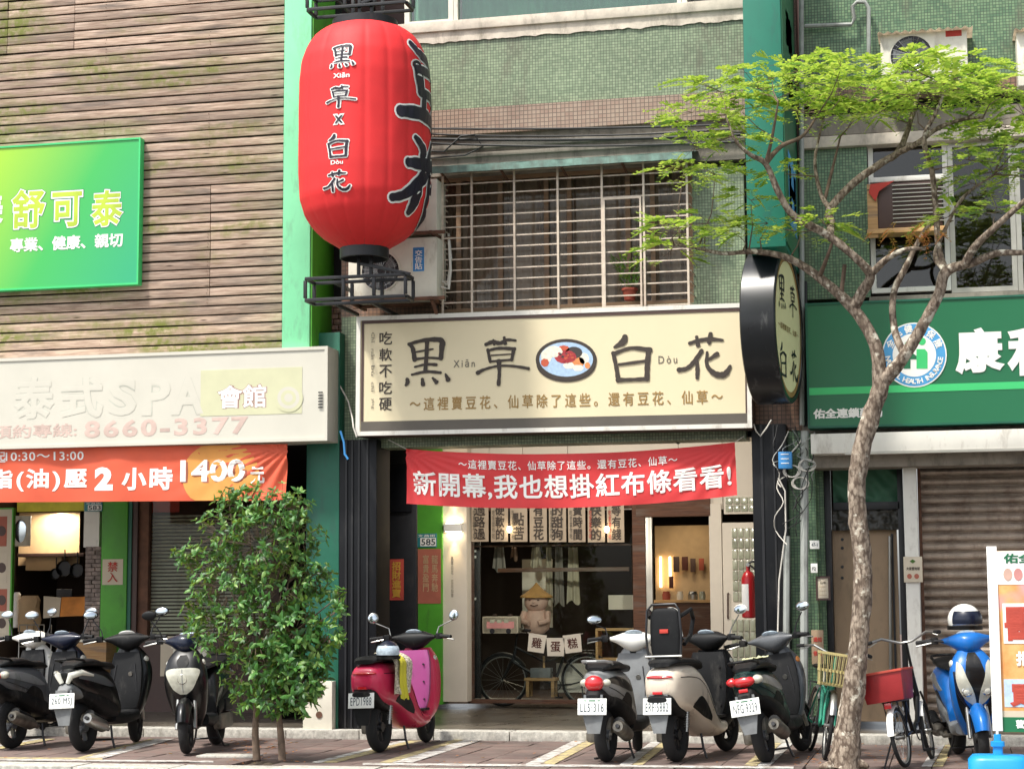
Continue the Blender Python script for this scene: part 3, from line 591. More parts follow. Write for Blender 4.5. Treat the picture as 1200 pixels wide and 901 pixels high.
def brush(ch, grow=0.0, steps=7):            # returns flat vertices scaled to a 1-unit tall glyph (x right, y up) and faces
    (bx0,by0,bx1,by1), S = GLY[ch]; sc_ = (by1-by0) if ch != '豆花' else 1.0; V = []; Fc = []
    for si, st_ in enumerate(S):
        pts = []
        P = [st_[0]]+st_+[st_[-1]]
        for i in range(1, len(P)-2):
            for k in range(steps):
                t = k/steps; q = []
                for c in range(3):
                    a, b_, c_, d = P[i-1][c], P[i][c], P[i+1][c], P[i+2][c]
                    q.append(.5*(2*b_+(c_-a)*t+(2*a-5*b_+4*c_-d)*t*t+(3*b_-a-3*c_+d)*t**3))
                pts.append(q)
        pts.append(list(st_[-1])); n = len(pts); base = len(V)
        L_ = [];
        for i, (x, y, w_) in enumerate(pts):
            dx = pts[min(i+1,n-1)][0]-pts[max(i-1,0)][0]; dy = pts[min(i+1,n-1)][1]-pts[max(i-1,0)][1]; l = math.hypot(dx,dy) or 1
            L_.append((x, y, w_*(1+.08*math.sin(i*1.7+si*2.1))/2+grow*sc_, dx/l, dy/l))
        def cap(x, y, r, dx, dy, s): return [(x-s*dx*r*.75*math.sin(a)+(-dy)*r*math.cos(a), y-s*dy*r*.75*math.sin(a)+dx*r*math.cos(a)) for a in (R(30), R(60), R(90), R(120), R(150))]
        ring = [(x-dy*r, y+dx*r) for x,y,r,dx,dy in L_]+cap(*L_[-1], -1)+[(x+dy*r, y-dx*r) for x,y,r,dx,dy in reversed(L_)]+list(reversed(cap(*L_[0], 1)))
        m = len(L_)
        for (x, y) in ring: V.append(Vector(((x-bx0)/sc_, (by1-y)/sc_, si+1.0)))
        N_ = len(ring)
        for i in range(m-1): Fc.append((base+i, base+i+1, base+N_-5-2-i, base+N_-5-1-i))
        Fc.append(tuple(base+i for i in range(m-1, m+6))); Fc.append((base+0,)+tuple(base+N_-1-i for i in range(0,6)))
    return V, Fc
def brush_on(ch, box, m, parent, Y, lift=.004, grow=0, name='lettering'):
    V, Fc = brush(ch, grow); x0,x1,z0,z1 = rect(*box, Y); 
    (a,b_,c,d), _ = GLY[ch]; wv = (c-a)/(d-b_); o = parent.location
    return put([Vector((x0+v.x/wv*(x1-x0), z0+v.y*(z1-z0), v.z)) for v in V], Fc, name, m, parent, lambda x,z,t: Vector((x, Y-lift-.002*t, z))-o)
# ================================================================ dessert shop sign
YM = YF-.36
def sign_box(name, label, box, Y, depth, mframe, mface, t, cat='sign', inner=None, bev=.008):
    x0,x1,z0,z1 = rect(*box, Y); o = thing(name, label, cat, ((x0+x1)/2, Y+depth, z0)); P = o.location
    MB().box(x0-P.x, x1-P.x, Y+.012-P.y, 0, 0, z1-z0).build('case', mframe, o, True, bev)
    MB().box(x0+t-P.x, x1-t-P.x, Y+.004-P.y, Y+.011-P.y, t, z1-z0-t).build('face', mface, o, False)
    b = MB(); a, c, e, g = x0-P.x, x1-P.x, 0, z1-z0; y0, y1 = Y-.008-P.y, Y+.011-P.y
    b.box(a,c,y0,y1,g-t,g).box(a,c,y0,y1,e,e+t).box(a,a+t,y0,y1,e+t+.0004,g-t-.0004).box(c-t,c,y0,y1,e+t+.0004,g-t-.0004)
    b.build('frame', mframe if inner is None else inner, o, True, 0)
    return o
ms = sign_box('shop_sign', 'wide cream shop sign with brown brush characters and a painted dessert bowl', (417,363,880,506), YM, .34, 'brown_frame', 'cream', .045, inner='white_paint')
def MSL(a,b_,c,d,nm,m,y=.0): return slab(a,b_,c,d,YM-.001-y,.004,nm,m,ms)
x0,x1,z0,z1 = rect(423,368,875,501,YM)
P = ms.location; dz = (z1-z0)
MB().box(x0-P.x, x1-P.x, YM-.002-P.y, YM+.003-P.y, z0-P.z, z0-P.z+.105).build('lower_band','band_gray',ms,False)
b = MB(); b.box(x0-P.x, x1-P.x, YM-.003-P.y, YM+.002-P.y, z1-P.z-.035, z1-P.z).box(x0-P.x, x0-P.x+.025, YM-.0025-P.y, YM+.002-P.y, z0-P.z+.106, z1-P.z-.036).box(x1-P.x-.02, x1-P.x, YM-.0025-P.y, YM+.002-P.y, z0-P.z+.106, z1-P.z-.036).build('brown_border','brown_frame',ms,False)
for ch, box in (('黑',(474,397,527,453)),('草',(557,395,620,452)),('白',(717,392,763,446)),('花',(793,389,856,443))): brush_on(ch, box, 'ink', ms, YM, .004)
lettering('Xiān',(531,422,556,431),'ink_gray',ms,YM+.002,bold=.005,spacing=1.4); lettering('Dòu',(771,416,793,425),'ink_gray',ms,YM+.002,bold=.005,spacing=1.4)
lettering('～這裡賣豆花、仙草除了這些。還有豆花、仙草～',(480,461,847,477),'ink_gold',ms,YM+.002,bold=.012,spacing=1.45)
for i, ch in enumerate('吃軟不吃硬'): lettering(ch,(444,390+i*19.3,459,405+i*19.3),'ink',ms,YM+.002,bold=.012)
for i, ch in enumerate(('Chī','ruǎn','bù','chī','yìng')):
    V, Fc = glyphs(ch,1,.0,2); x0,x1,z0,z1 = rect(434.5,391+i*19.3,438.5,403+i*19.3,YM); V = [Vector((v.y,-v.x,v.z)) for v in V]
    put(fit(V,x0,x1,z0,z1),Fc,'lettering','ink_gray',ms,lambda x,z,t: Vector((x,YM-.003,z))-ms.location)
# the printed dessert bowl
def ell(cx, cy, rx, ry, lift, nm, m, n=36, a0=0, a1=360, par=None, Y=None, parr=None):
    Y = YM if Y is None else Y; par = par or ms
    pts = [F(cx+rx*math.cos(R(a0+(a1-a0)*i/n)), cy-ry*math.sin(R(a0+(a1-a0)*i/n)), Y-lift)-par.location for i in range(n if a1-a0 == 360 else n+1)]
    o_ = MB().plate(pts, (0,.0008,0)).build(nm, m, par, False); return o_
for nm_, c_ in (('tofu_white','e6e0d0'),('jelly_blue','b9cfe8'),('bean_red','a83238'),('taro_orange','d98a52'),('jelly_black','3c3634'),('bowl_inner','a9c4e0'),('peanut','c4593c')): mat(nm_, c_, .6, var=.12, scale=30)
ell(663,426,35,21.5,.003,'bowl_foot','ink'); ell(663,421.5,35.8,24.5,.0045,'bowl_rim','ink'); ell(663,421,31.5,20.2,.0055,'bowl_soup','bowl_inner')
for (cx,cy,rx,ry,m_,n_) in ((648,412,11,7,'tofu_white',9),(640,417,7,8,'tofu_white',7),(660,409,7,4.5,'peanut',8),(638,425,5,5,'peanut',7),(672,413,10,7,'jelly_black',14),(662,418,13,8,'bean_red',13),(676,424,9,6.5,'taro_orange',9),(684,420,6,7,'tofu_white',8),(666,428,7,4.5,'tofu_white',6),(677,431,7,4,'tofu_white',6),(688,428,3.5,4,'taro_orange',7)):
    ell(cx,cy,rx,ry,.0062+.0005*(rx%3),'topping',m_,n_)
random.seed(4)
for i in range(26):
    a = random.uniform(0,6.28); r_ = random.random()**.5; ell(662+11*r_*math.cos(a),417.5+6.5*r_*math.sin(a),1.9,1.5,.0078+.0001*i,'bean','bean_red' if i%3 else 'jelly_black' if i%2 else 'peanut',6)
ms.rotation_euler = (0, .006, 0)          # it hangs a touch lower at its right end
# ================================================================ red lantern
YLn = -1.9
c0 = F(427.5,150,YLn); rl = (F(501,150,YLn).x-F(353.5,150,YLn).x)/2; zt_, zb_ = F(427,17,YLn-rl*.72).z, F(427,290,YLn-rl*.15).z
ln = thing('lantern', 'huge red lantern with dark outlined characters hanging beside the shop sign', 'lantern', (c0.x, YLn, zb_)); H = zt_-zb_
def prof_r(t):     # radius along the height
    px = 17+275*(1-t)
    tp = [(17,.50),(22,.66),(30,.78),(42,.88),(60,.96),(85,.995),(150,1.0),(200,1.0),(232,.975),(252,.90),(267,.78),(279,.62),(287,.45),(292,.36)]
    for (a, ra), (b_, rb) in zip(tp, tp[1:]):
        if a <= px <= b_: return rl*(ra+(rb-ra)*(px-a)/(b_-a))
    return rl*.4
NP = 18
def lan(th, t, k=0):  # th from the direction of the camera towards the right
    s_ = abs(math.sin(th*NP/2+.35)); r_ = (prof_r(t)+k)*(1-.014*(1-s_)**3)+.003*noise.noise(Vector((th*5,t*9,0)))
    return Vector((r_*math.sin(th), -r_*math.cos(th), t*H))
b = MB(); nu, nv = 216, 60
b.add([lan(2*math.pi*i/nu, j/nv) for j in range(nv+1) for i in range(nu)], [(j*nu+i, j*nu+(i+1)%nu, (j+1)*nu+(i+1)%nu, (j+1)*nu+i) for j in range(nv) for i in range(nu)])
b.build('paper_body','lantern_red',ln,True,ang=60)
b = MB()
for k in range(NP):
    th = (k*2*math.pi-.7)/NP; b.tube([lan(th, j/40, -.004) for j in range(41)], .0035, 5)
o = b.build('seam','print_red',ln); 
MB().lathe((0,0,H-.01),(0,0,1),[(0,rl*.5),(.02,rl*.5),(.085,rl*.5),(.085,rl*.44),(.03,rl*.43)],40).build('top_collar','black_metal',ln)
MB().lathe((0,0,.02),(0,0,-1),[(0,rl*.37),(.12,rl*.37),(.125,rl*.34),(.04,rl*.33),(.04,.001)],36).build('bottom_collar','black_metal',ln)
phi0 = math.atan2(CAM.x-c0.x, YLn-CAM.y)     # direction of the camera seen from the lantern, measured towards +x
def lanpx(px): return math.asin(max(-1,min(1,(px-427.5)/74.0)))+phi0
def on_lantern(V, Fc, m, name='lettering', lift=.006):
    vs_ = []
    for v in V:
        t = (v.y-zb_)/H; vs_.append(lan(v.x, t, lift+.0007*v.z))
    return MB().add(vs_, Fc).build(name, m, ln, False)
def lbrush(ch, x0, y0, x1, y1, tw=1.0):
    (a,b_,c,d), _ = GLY[ch]; wv = (c-a)/(d-b_) if ch != '豆花' else 1; th0 = lanpx(x0); th1 = lanpx(x1) if x1 < 500 else th0+R(80)
    Yl_ = YLn-rl*math.cos(max(0,(th0+min(th1,phi0+1.5))/2-phi0))*.97; zz1, zz0 = F(427,y0,Yl_).z, F(427,y1,Yl_).z; hh = 1 if ch != '豆花' else 2.25
    for grow, m, lf in ((.042 if hh > 1 else .05,'white',.004),(.018 if hh > 1 else 0,'lan_ink',.010)):
        V, Fc = brush(ch, grow)
        on_lantern([Vector((th0+v.x/wv*(th1-th0), zz0+(v.y)/hh*(zz1-zz0), v.z*.6)) for v in V], Fc, m, 'lettering' if m == 'lan_ink' else 'lettering_edge', lf)
mat('lan_ink', '1c1226', .45, var=.2, scale=5)
lbrush('黑',390,51,416,78); lbrush('草',386,99,418,125); lbrush('白',388,156,410,183); lbrush('花',382,198,412,223); lbrush('豆花',466,52,501,258)
def ltext(tx, x0,y0,x1,y1, m='white', bold=.03, lf=.006, e=0):
    V, Fc = glyphs(tx,1,bold,3); th0, th1 = lanpx(x0), lanpx(x1); zz1, zz0 = F(427,y0,YLn-rl*.93).z, F(427,y1,YLn-rl*.93).z
    on_lantern([Vector((v.x,v.y,max(0,v.z)*20)) for v in fit(V,th0,th1,zz0,zz1)], Fc, m, 'lettering', lf)
ltext('Xiān',393,85,411,91); ltext('Dòu',391,187,404,192); ltext('x',393,133,406,146,'white',.09); ltext('x',395,135,404,144,'lan_ink',.01,.012)
# steel brackets that carry the lantern
def bars(name, label, cat, segs, m, w_=.03, loc=None):
    o = thing(name, label, cat, loc or segs[0][0]); 
    for a, c in segs: MB().bar(Vector(a)-o.location, Vector(c)-o.location, w_, w_).build('bar', m, o, True, .003)
    return o
xa = F(371,340,YLn).x; z1_, z2_ = F(427,325,YLn).z, F(427,350,YLn).z; cx = c0.x
def bracket(nm, lab, zt, zb, up):
    xr_ = cx+.55; S = []
    for y_ in (YLn-.06, YLn+.22):
        for z_ in (zt, zb): S.append(((xa-.1,y_,z_),(xr_-.1,y_,z_)))
        for x_ in (xa-.1, cx-.2, cx+.12, xr_-.1): S.append(((x_,y_,zb+.02),(x_,y_,zt-.02)))
    for x_ in (xa-.1, xr_-.1): 
        for z_ in (zt, zb): S.append(((x_,YLn-.04,z_),(x_,YLn+.2,z_)))
    S += [((xa+.12,YLn+.24,zt),(xa+.12,YF-.3,zt)),((xa+.12,YLn+.24,zb),(xa+.12,YF-.3,zb)),((cx,YLn+.24,zb),(cx,YF,zb))]
    S += [((cx-.05,YLn-.03,zt+.02),(cx-.05,YLn-.03,up)),((cx+.08,YLn-.03,zt+.02),(cx+.08,YLn-.03,up)),((cx-.02,YLn-.06,(zt+up)/2),(cx+.5,YLn-.06,zt))]
    return bars(nm, lab, 'bracket', S, 'black_metal', .032)
bracket('lantern_bracket', 'black welded steel bracket under the red lantern', z1_, z2_, zb_-.03)
zt1, zt2 = F(427,-4,YLn).z, F(427,22,YLn).z
bracket('lantern_bracket', 'black welded steel bracket holding the top of the red lantern', F(427,2,YLn).z+.12, F(427,22,YLn).z+.12, zt_+.1)
# ================================================================ green sign and light box on the left
grad('sign_gradient','9fce36','3db256','2aa376', F(0,250,YF-.12).x, F(163,250,YF-.12).x, F(80,335,YF).z, F(80,170,YF).z)
gs = sign_box('wall_sign', 'green gradient sign with outlined characters fixed on the timber planks', (-40,168,163.5,338), YF-.12, .1, 'pharm_light', 'sign_gradient', .02)
mat('lime_bright','b6cf3c',.4,var=.2,scale=2)
for bold, m_, lf in ((.075,'teal',.002),(.06,'white',.003),(.022,'lime_bright',.0045)):
    for ch, box in (('舒',(13,221,54,269)),('可',(60,224,97,267)),('泰',(106,222,145,266))): lettering(ch, (box[0]+2-bold*40, box[1]+2-bold*40, box[2]-2+bold*40, box[3]-2+bold*40), m_, gs, YF-.12+.004, bold=bold, lift=lf, res=4)
lettering('專業、健康、親切',(12,276,144,293),'white',gs,YF-.12+.003,bold=.03)
lettering('美',(-22,225,4,262),'white',gs,YF-.12+.003,bold=.03)
lb = sign_box('light_box', 'long off-white faded light box sign above the orange banner', (-60,414,384,522), YF-.5, .45, 'sign_white', 'sign_white', .035)
mat('faded_yellow','c8c8a6',.5,var=.04); mat('faded_pink','cdb5aa',.5); mat('faded_gray','bcbdb0',.5); mat('faded_edge2','a8857c',.5); mat('faded_edge','d4d2c6',.5)
YB = YF-.5
slab(235,432,354,486,YB+.001,.003,'printed_patch','faded_yellow',lb); 
for ch, box in (('泰',(16,442,64,491)),('式',(71,442,121,490)),('S',(127,442,160,487)),('P',(166,442,200,487)),('A',(201,442,240,486))):
    lettering(ch, box, 'faded_gray', lb, YB+.003, bold=.05, lift=.0008); lettering(ch, box, 'sign_white', lb, YB+.003, bold=.035, lift=.0018)
lettering('會館',(254,450,313,479),'faded_edge2',lb,YB+.001,bold=.06,lift=.001); lettering('會館',(255,451,312,478),'white',lb,YB+.001,bold=.02,lift=.002)
lettering('預約專線:',(-9,497,90,513),'faded_pink',lb,YB+.003,bold=.02,lift=.001); lettering('8660-3377',(99,490,291,511),'faded_pink',lb,YB+.003,bold=.035,lift=.001,spacing=1.2)
for i in range(4):
    r_ = 5+i*4; ell(338,466,r_,r_,.003+.0004*(4-i),'printed_ring','faded_yellow' if i%2 else 'sign_white',24,par=lb,Y=YB)
b = MB(); 
for i in range(6): b.box(F(376,0,YB).x-lb.location.x, F(381,0,YB).x-lb.location.x, YB-.012-lb.location.y, YB-.006-lb.location.y, F(378,478-i*3.5,YB).z-lb.location.z, F(378,476.6-i*3.5,YB).z-lb.location.z)
b.build('vent_slots','black_metal',lb)
# ================================================================ pharmacy sign
YP = YF-.32
ps = sign_box('shop_sign', 'long dark green pharmacy sign with white characters and a round blue emblem', (945,348,1320,497), YP, .3, 'teal_dark', 'pharm_green', .02)
slab(947,449,1318,457.5,YP+.0005,.003,'light_stripe','pharm_light',ps)
lettering('康',(1119,384,1177,438),'white',ps,YP,bold=.045,lift=.004); lettering('和',(1180,382,1239,440),'white',ps,YP,bold=.045,lift=.004)
lettering('佑全連鎖藥局',(953,478,1034,490),'white',ps,YP,bold=.04,lift=.004,res=3)
def disc(cx,cy,r,m,lf,nm): return ell(cx,cy,r,r*1.0,lf,nm,m,40,par=ps,Y=YP)
disc(1071.5,416,38,'white',.004,'emblem_rim'); disc(1071.5,416,36.5,'sky_blue',.0055,'emblem_ring'); disc(1071.5,416,25.5,'white',.007,'emblem_center')
ell(1080.5,400,4.5,4.5,.009,'emblem_head','pharm_light',16,par=ps,Y=YP); ell(1064,404,4,4,.009,'emblem_head','pharm_light',16,par=ps,Y=YP)
pts = [(1074,409),(1084,409),(1087,413),(1087,432),(1074,432)]; MB().plate([F(x,y,YP-.009)-ps.location for x,y in pts],(0,.001,0)).build('emblem_figure','pharm_light',ps,False)
pts = [(1059,411),(1066,411),(1074,417),(1074,421),(1067,421),(1067,432),(1059,432)]; MB().plate([F(x,y,YP-.0095)-ps.location for x,y in pts],(0,.001,0)).build('emblem_figure','pharm_green',ps,False)
def arc_text(tx, cx, cy, r, a0, a1, hpx, m, flip=False):
    n = len(tx)
    for i, ch in enumerate(tx):
        if ch == ' ': continue
        a = R(a0+(a1-a0)*i/(n-1)); V, Fc = glyphs(ch,1,.03,2); c = F(cx+r*math.cos(a), cy-r*math.sin(a), YP); s_ = hpx/ (FPX/20.3)
        rot = a+R(90) if flip else a-R(90)
        h = max(v.y for v in V)-min(v.y for v in V)
        my = (max(v.y for v in V)+min(v.y for v in V))/2; mx_ = (max(v.x for v in V)+min(v.x for v in V))/2
        put([Vector((c.x+((v.x-mx_)*math.cos(rot)-(v.y-my)*math.sin(rot))*s_, c.z+((v.x-mx_)*math.sin(rot)+(v.y-my)*math.cos(rot))*s_, v.z)) for v in V], Fc, 'lettering', m, ps, lambda x,z,t: Vector((x,YP-.0085-.001*t,z))-ps.location)
arc_text('全民健康保險',1071.5,416,31,155,25,9,'white'); arc_text('NATIONAL HEALTH INSURANCE',1071.5,416,31,188,352,7.5,'white',True)
# ================================================================ round lightbox sign seen from its rim
YD = -2.2
dc = F(910,381,YD-.25); rd = (F(905,290,YD).z-F(905,476,YD).z)/2
ds = thing('round_sign', 'thick round black lightbox sign with a pale yellow face seen almost edge-on', 'sign', (dc.x-.245, -1.45, dc.z-rd+.12)); 
ax = Vector((math.cos(R(-3)), math.sin(R(-3)), 0)); th_ = .34
ax = Matrix.Rotation(R(-6.8),3,'Z') @ Vector((1,0,0)); u_ = Vector((-ax.y, ax.x, 0))*1.0; cen = Vector((-.05,0,rd))
def dpt(a, r_, t): return cen+ax*t+(-u_*math.cos(a)*r_*.93)+Vector((0,0,math.sin(a)*r_))
b = MB(); n_ = 64; prof = [(0,.0),(0,rd*.93),(.0,rd*.975),(.012,rd),(th_-.012,rd),(th_,rd*.985),(th_,rd*.93),(th_-.015,rd*.925),(th_-.015,0)]
b.add([dpt(2*math.pi*k/n_, max(r_,1e-4), t) for t, r_ in prof for k in range(n_)], [(i*n_+k, i*n_+(k+1)%n_, (i+1)*n_+(k+1)%n_, (i+1)*n_+k) for i in range(len(prof)-1) for k in range(n_)]).build('drum','black_drum' if 'black_drum' in MT else (mat('black_drum','15171c',.28,var=.15,scale=3,dirt=.1,dirtcol=(.12,.12,.12)) and 'black_drum'),ds,True,ang=30)
MB().add([dpt(2*math.pi*k/n_, r_, t) for t, r_ in ((th_-.012,1e-4),(th_-.012,rd*.92)) for k in range(n_)], [(k,(k+1)%n_,n_+(k+1)%n_,n_+k) for k in range(n_)]).build('face','cream_light',ds,False)
MB().add([dpt(2*math.pi*k/n_, r_, t) for t, r_ in ((th_-.010,rd*.85),(th_-.010,rd*.92)) for k in range(n_)], [(k,(k+1)%n_,n_+(k+1)%n_,n_+k) for k in range(n_)]).build('face_ring','ink_gold',ds,False)
def dbrush(ch, yc, zc, s_):
    V, Fc = brush(ch); (a,b_,c,d), _ = GLY[ch]; wv = (c-a)/(d-b_)
    MB().add([cen+ax*(th_-.008+.0004*v.z)+u_*((yc+(v.x-wv/2)*s_))+Vector((0,0,zc+(v.y-.5)*s_)) for v in V], Fc).build('lettering','ink_black',ds,False)
q = rd*.5
dbrush('黑',-q*.75,q*.8,q*.9); dbrush('草',q*.65,q*.75,q*.85); dbrush('白',-q*.75,-q*.95,q*.85); dbrush('花',q*.6,-q*.95,q*.85)
V, Fc = glyphs('～這裡賣豆花、仙草～',1,.01,2); V = fit(V,-q*1.3,q*1.3,-q*.16,q*.0); MB().add([cen+ax*(th_-.008)+u_*v.x+Vector((0,0,v.y)) for v in V],Fc).build('lettering','ink_gold',ds,False)
for zz in (rd*1.86, rd*.25): MB().bar(Vector((.1,rd*.6,zz)), Vector((.1,1.45+YF-.0,zz)), .05, .05).build('mounting_arm','black_metal',ds)
MB().bar(Vector((-.02,-.2,rd*2)), Vector((.12,.2,rd*2.25)), .03, .03).build('brace','black_metal',ds)
# ================================================================ projecting pharmacy sign (tall teal box)
YT = -2.2
x0,x1,z0,z1 = rect(872.5,-60,917,290,YT); 
tb = thing('projecting_sign', 'tall teal box sign standing out from the wall with white lettering on its side', 'sign', ((x0+x1)/2, YF, z0)); P = tb.location
MB().box(x0-P.x, x1-P.x, YT-P.y, -.02, 0, z1-z0+1).build('case','teal',tb,True,.01)
sd_ = MB().box(x1-P.x+.001, x1-P.x+.012, YT+.02-P.y, -.05, .05, z1-z0+1).build('side_face','pharm_green',tb,False)
def side_rect(z0p, z1p, m, nm, t=.002, y0=.35, y1=1.25): 
    za, zc = F(925,z1p,YT).z-P.z, F(925,z0p,YT).z-P.z; return MB().box(x1-P.x+.013, x1-P.x+.013+t, YT-P.y+y0, YT-P.y+y1, za, zc).build(nm,m,tb,False)
side_rect(165,252,'sky_blue','emblem_panel'); 
for tx, a_, c_ in (('藥',-10,35),('局',58,95),('H',180,235)):
    V, Fc = glyphs(tx,1,.05,3); V = fit(V,.4,1.2,F(925,c_,YT).z-P.z,F(925,a_,YT).z-P.z); MB().add([Vector((x1-P.x+.017,YT-P.y+v.x,v.y)) for v in V],Fc).build('lettering','white',tb,False)
# steel lattice and pipes beside it
S = []
xl_ = F(932,100,YF-.2).x; zlo, zhi = F(935,300,YF-.2).z, 9.2
for i in range(14):
    za = zlo+i*(zhi-zlo)/14; zb2 = zlo+(i+1)*(zhi-zlo)/14; S.append(((xl_-.02,YF-.5 if i%2 else YF-.12,za),(xl_-.02,YF-.12 if i%2 else YF-.5,zb2)))
S += [((xl_-.02,YF-.52,zlo),(xl_-.02,YF-.52,zhi)),((xl_-.02,YF-.10,zlo),(xl_-.02,YF-.10,zhi))]
bars('sign_truss', 'thin dark steel lattice behind the tall teal sign', 'truss', S, 'dark_metal', .02)
# ================================================================ window grille, awning
YG = YF-.3
x0,x1,z0,z1 = rect(516,196,809,362,YG)
gr = thing('window_grille', 'off-white metal security grille over the wide second floor window', 'grille', ((x0+x1)/2, YG, z0)); P = gr.location
bx = []
nh = 13; 
for i in range(nh+1):
    zz = z0+(z1-z0)*i/nh; bx.append((x0+.006,x1-.006,YG+.008,YG+.02,zz-.0065,zz+.0065))
for px in (519,553,603,654,706,755,806): xx = F(px,280,YG).x; bx.append((xx-.011,xx+.011,YG-.012,YG+.006,z0-.02,z1+.02))
for xx in (x0, x1):
    for zz in [z0+(z1-z0)*i/nh for i in range(0,nh+1,1)]: bx.append((xx-.006,xx+.006,YG+.022,YF,zz-.006,zz+.006))
pieces('bar', bx, 'grille', gr)
frame(707,231,752,360,YG-.02,.02,.02,'gate_frame','grille',gr)
b = MB().box(x0-P.x-.04,x1-P.x+.04,-.02,.3,-.035,-.022); b.build('bottom_tray','grille',gr)
aw = thing('window_awning', 'weathered blue-green metal awning above the barred window', 'awning', (F(655,190,YF).x, YF, F(655,196,YF).z)); P = aw.location
xx0, xx1 = F(503,190,YF-.5).x-P.x, F(811,190,YF-.5).x-P.x; za, zb2 = F(655,195,YF-.5).z-P.z, F(655,178,YF).z-P.z
b = MB(); b.grid(lambda u,v: Vector((xx0+u*(xx1-xx0), -.5*(1-v), za+.075+v*.12+.006*noise.noise(Vector((u*20,v*3,0))))), 60, 4); b.grid(lambda u,v: Vector((xx0+u*(xx1-xx0), -.5+.004*math.sin(u*40), za+v*.075+.004*noise.noise(Vector((u*20,v*3,0))))), 60, 2)
b.build('sheet','patina',aw)
for k in range(5):
    xk = xx0+.1+(xx1-xx0-.2)*k/4; MB().bar((xk,-.46,za+.04),(xk,0,za-.02),.02,.02).build('support','rust',aw)
# ================================================================ STREET TREE (right)
random.seed(21)
YTR = YK+.32
tr_ = thing('tree', 'street tree with a mottled leaning trunk, forking bare limbs and feathery light green leaves', 'tree', (G(985,893).x, YTR, -.03)); P = tr_.location
def limb(pts, nm='limb', m='bark', n=12, rough=.10, par=None):     # pts: (px, py, dy, radius px)
    W = []; par = par or tr_
    for (px, py, dy, r) in pts:
        Y = YTR+dy; p = F(px, py, Y)-par.location; W.append((p, r*(Y-CAM.y)/FPX))
    P_ = [W[0]]+W+[W[-1]]; out = []; rad = []
    for i in range(1, len(P_)-2):
        for k in range(5):
            t = k/5; a, b_, c_, d = [P_[j][0] for j in range(i-1, i+3)]
            q = .5*(2*b_+(c_-a)*t+(2*a-5*b_+4*c_-d)*t*t+(3*b_-a-3*c_+d)*t**3)
            out.append(q); rad.append(P_[i][1]*(1-t)+P_[i+1][1]*t)
    out.append(W[-1][0]); rad.append(W[-1][1])
    b = MB(); b.tube(out, rad, n)
    vs_ = []
    for v in b.v:
        q = Vector(v); i = min(range(len(out)), key=lambda k: (out[k]-q).length_squared); d = q-out[i]
        vs_.append(tuple(out[i]+d*(1+rough*noise.noise(q*18)+rough*1.2*noise.noise(q*6))))
    b.v = vs_
    return b.build(nm, m, par, True, ang=80), out
limb([(990,899,0,21),(992,880,0,17),(994,850,0,14),(1001,800,0,12),(1008,740,0,11),(1011,690,0,10.8),(1010,650,0,10.5),(1006,612,0,10.5),(1004,570,0,10.3),(1010,525,0,10.5),(1021,487,0,10.5),(1031,458,0,10),(1034,440,0,8)],'trunk', n=20, rough=.14)
limb([(990,893,0,12),(976,896,-.03,7),(960,899,-.05,2)],'root'); limb([(993,893,0,12),(1006,894,-.03,7),(1018,898,-.05,2)],'root')
EN = []
def L_(pts): o, w_ = limb(pts, 'limb', 'bark_brown' if pts[0][3] < 3.5 else 'bark', 10, .09); EN.extend([q+P for q in w_[2:]])
L_([(1031,452,0,8.5),(1026,405,0,7.5),(1000,362,.05,6.5),(962,327,.1,5.5),(925,303,.12,4.2),(885,295,.12,3.3),(848,297,.1,2.5),(812,290,.05,1.8),(790,287,0,1.2)])
L_([(1000,362,.05,6.5),(1010,343,.0,6.5),(1020,322,-.1,6),(1000,300,-.2,5),(972,277,-.2,4.8),(945,262,-.3,4.6),(927,250,-.3,4.4),(912,225,-.35,4),(897,192,-.4,3.6),(880,182,-.5,2.8),(862,165,-.6,1.8),(850,135,-.6,1)])
L_([(897,192,-.4,3.4),(915,172,-.3,2.6),(940,160,-.2,2),(955,140,-.1,1.2)]); L_([(898,190,-.4,2.6),(905,160,-.5,1.8),(912,120,-.6,1)])
L_([(972,277,-.2,5),(974,262,.0,5),(973,245,.1,4.8),(1000,215,.2,4.6),(1035,190,.3,4.2),(1051,180,.3,4),(1062,158,.4,3.4),(1072,125,.5,2.2),(1080,100,.5,1)])
L_([(973,245,.1,3.6),(962,228,.2,2.6),(955,192,.3,2),(960,160,.3,1.4),(968,130,.3,.9)]); L_([(966,236,.2,2.4),(975,200,.3,1.8),(985,160,.3,1)])
L_([(1051,180,.3,3.6),(1075,168,.1,3.2),(1100,150,0,2.8),(1130,140,-.1,2),(1152,138,-.2,1.2)])
L_([(1108,318,0,3.8),(1100,290,.1,3.6),(1097,250,.1,3.4),(1092,200,0,3.1),(1083,163,-.1,3),(1098,130,-.2,2),(1110,100,-.2,1)])
L_([(1035,446,0,9),(1058,420,-.05,7.2),(1082,380,-.1,6.6),(1100,345,-.1,6.2),(1109,318,-.1,6),(1140,308,-.2,5),(1168,297,-.3,4),(1200,296,-.35,3),(1225,290,-.4,2)])
L_([(1130,311,-.2,5),(1142,290,-.3,4.4),(1160,272,-.4,4),(1190,245,-.5,3.2),(1225,215,-.6,2.2)]); L_([(1060,417,-.05,4.5),(1048,385,.05,4),(1047,345,.1,3.8),(1062,312,.1,3.4),(1078,280,.1,2.8),(1094,255,.1,2)])
L_([(1020,322,-.1,5),(1040,303,-.2,3.6),(1063,292,-.3,2.6),(1085,292,-.3,1.6)]); L_([(1109,318,-.1,3.6),(1096,300,.05,3),(1108,268,.15,2.2),(1130,230,.2,1.8),(1165,205,.2,1.2)])
L_([(960,325,.1,3),(968,305,-.1,2.2),(975,285,-.2,1.6)]); L_([(990,310,.0,2.2),(987,335,.05,2.6),(986,352,.07,3)])
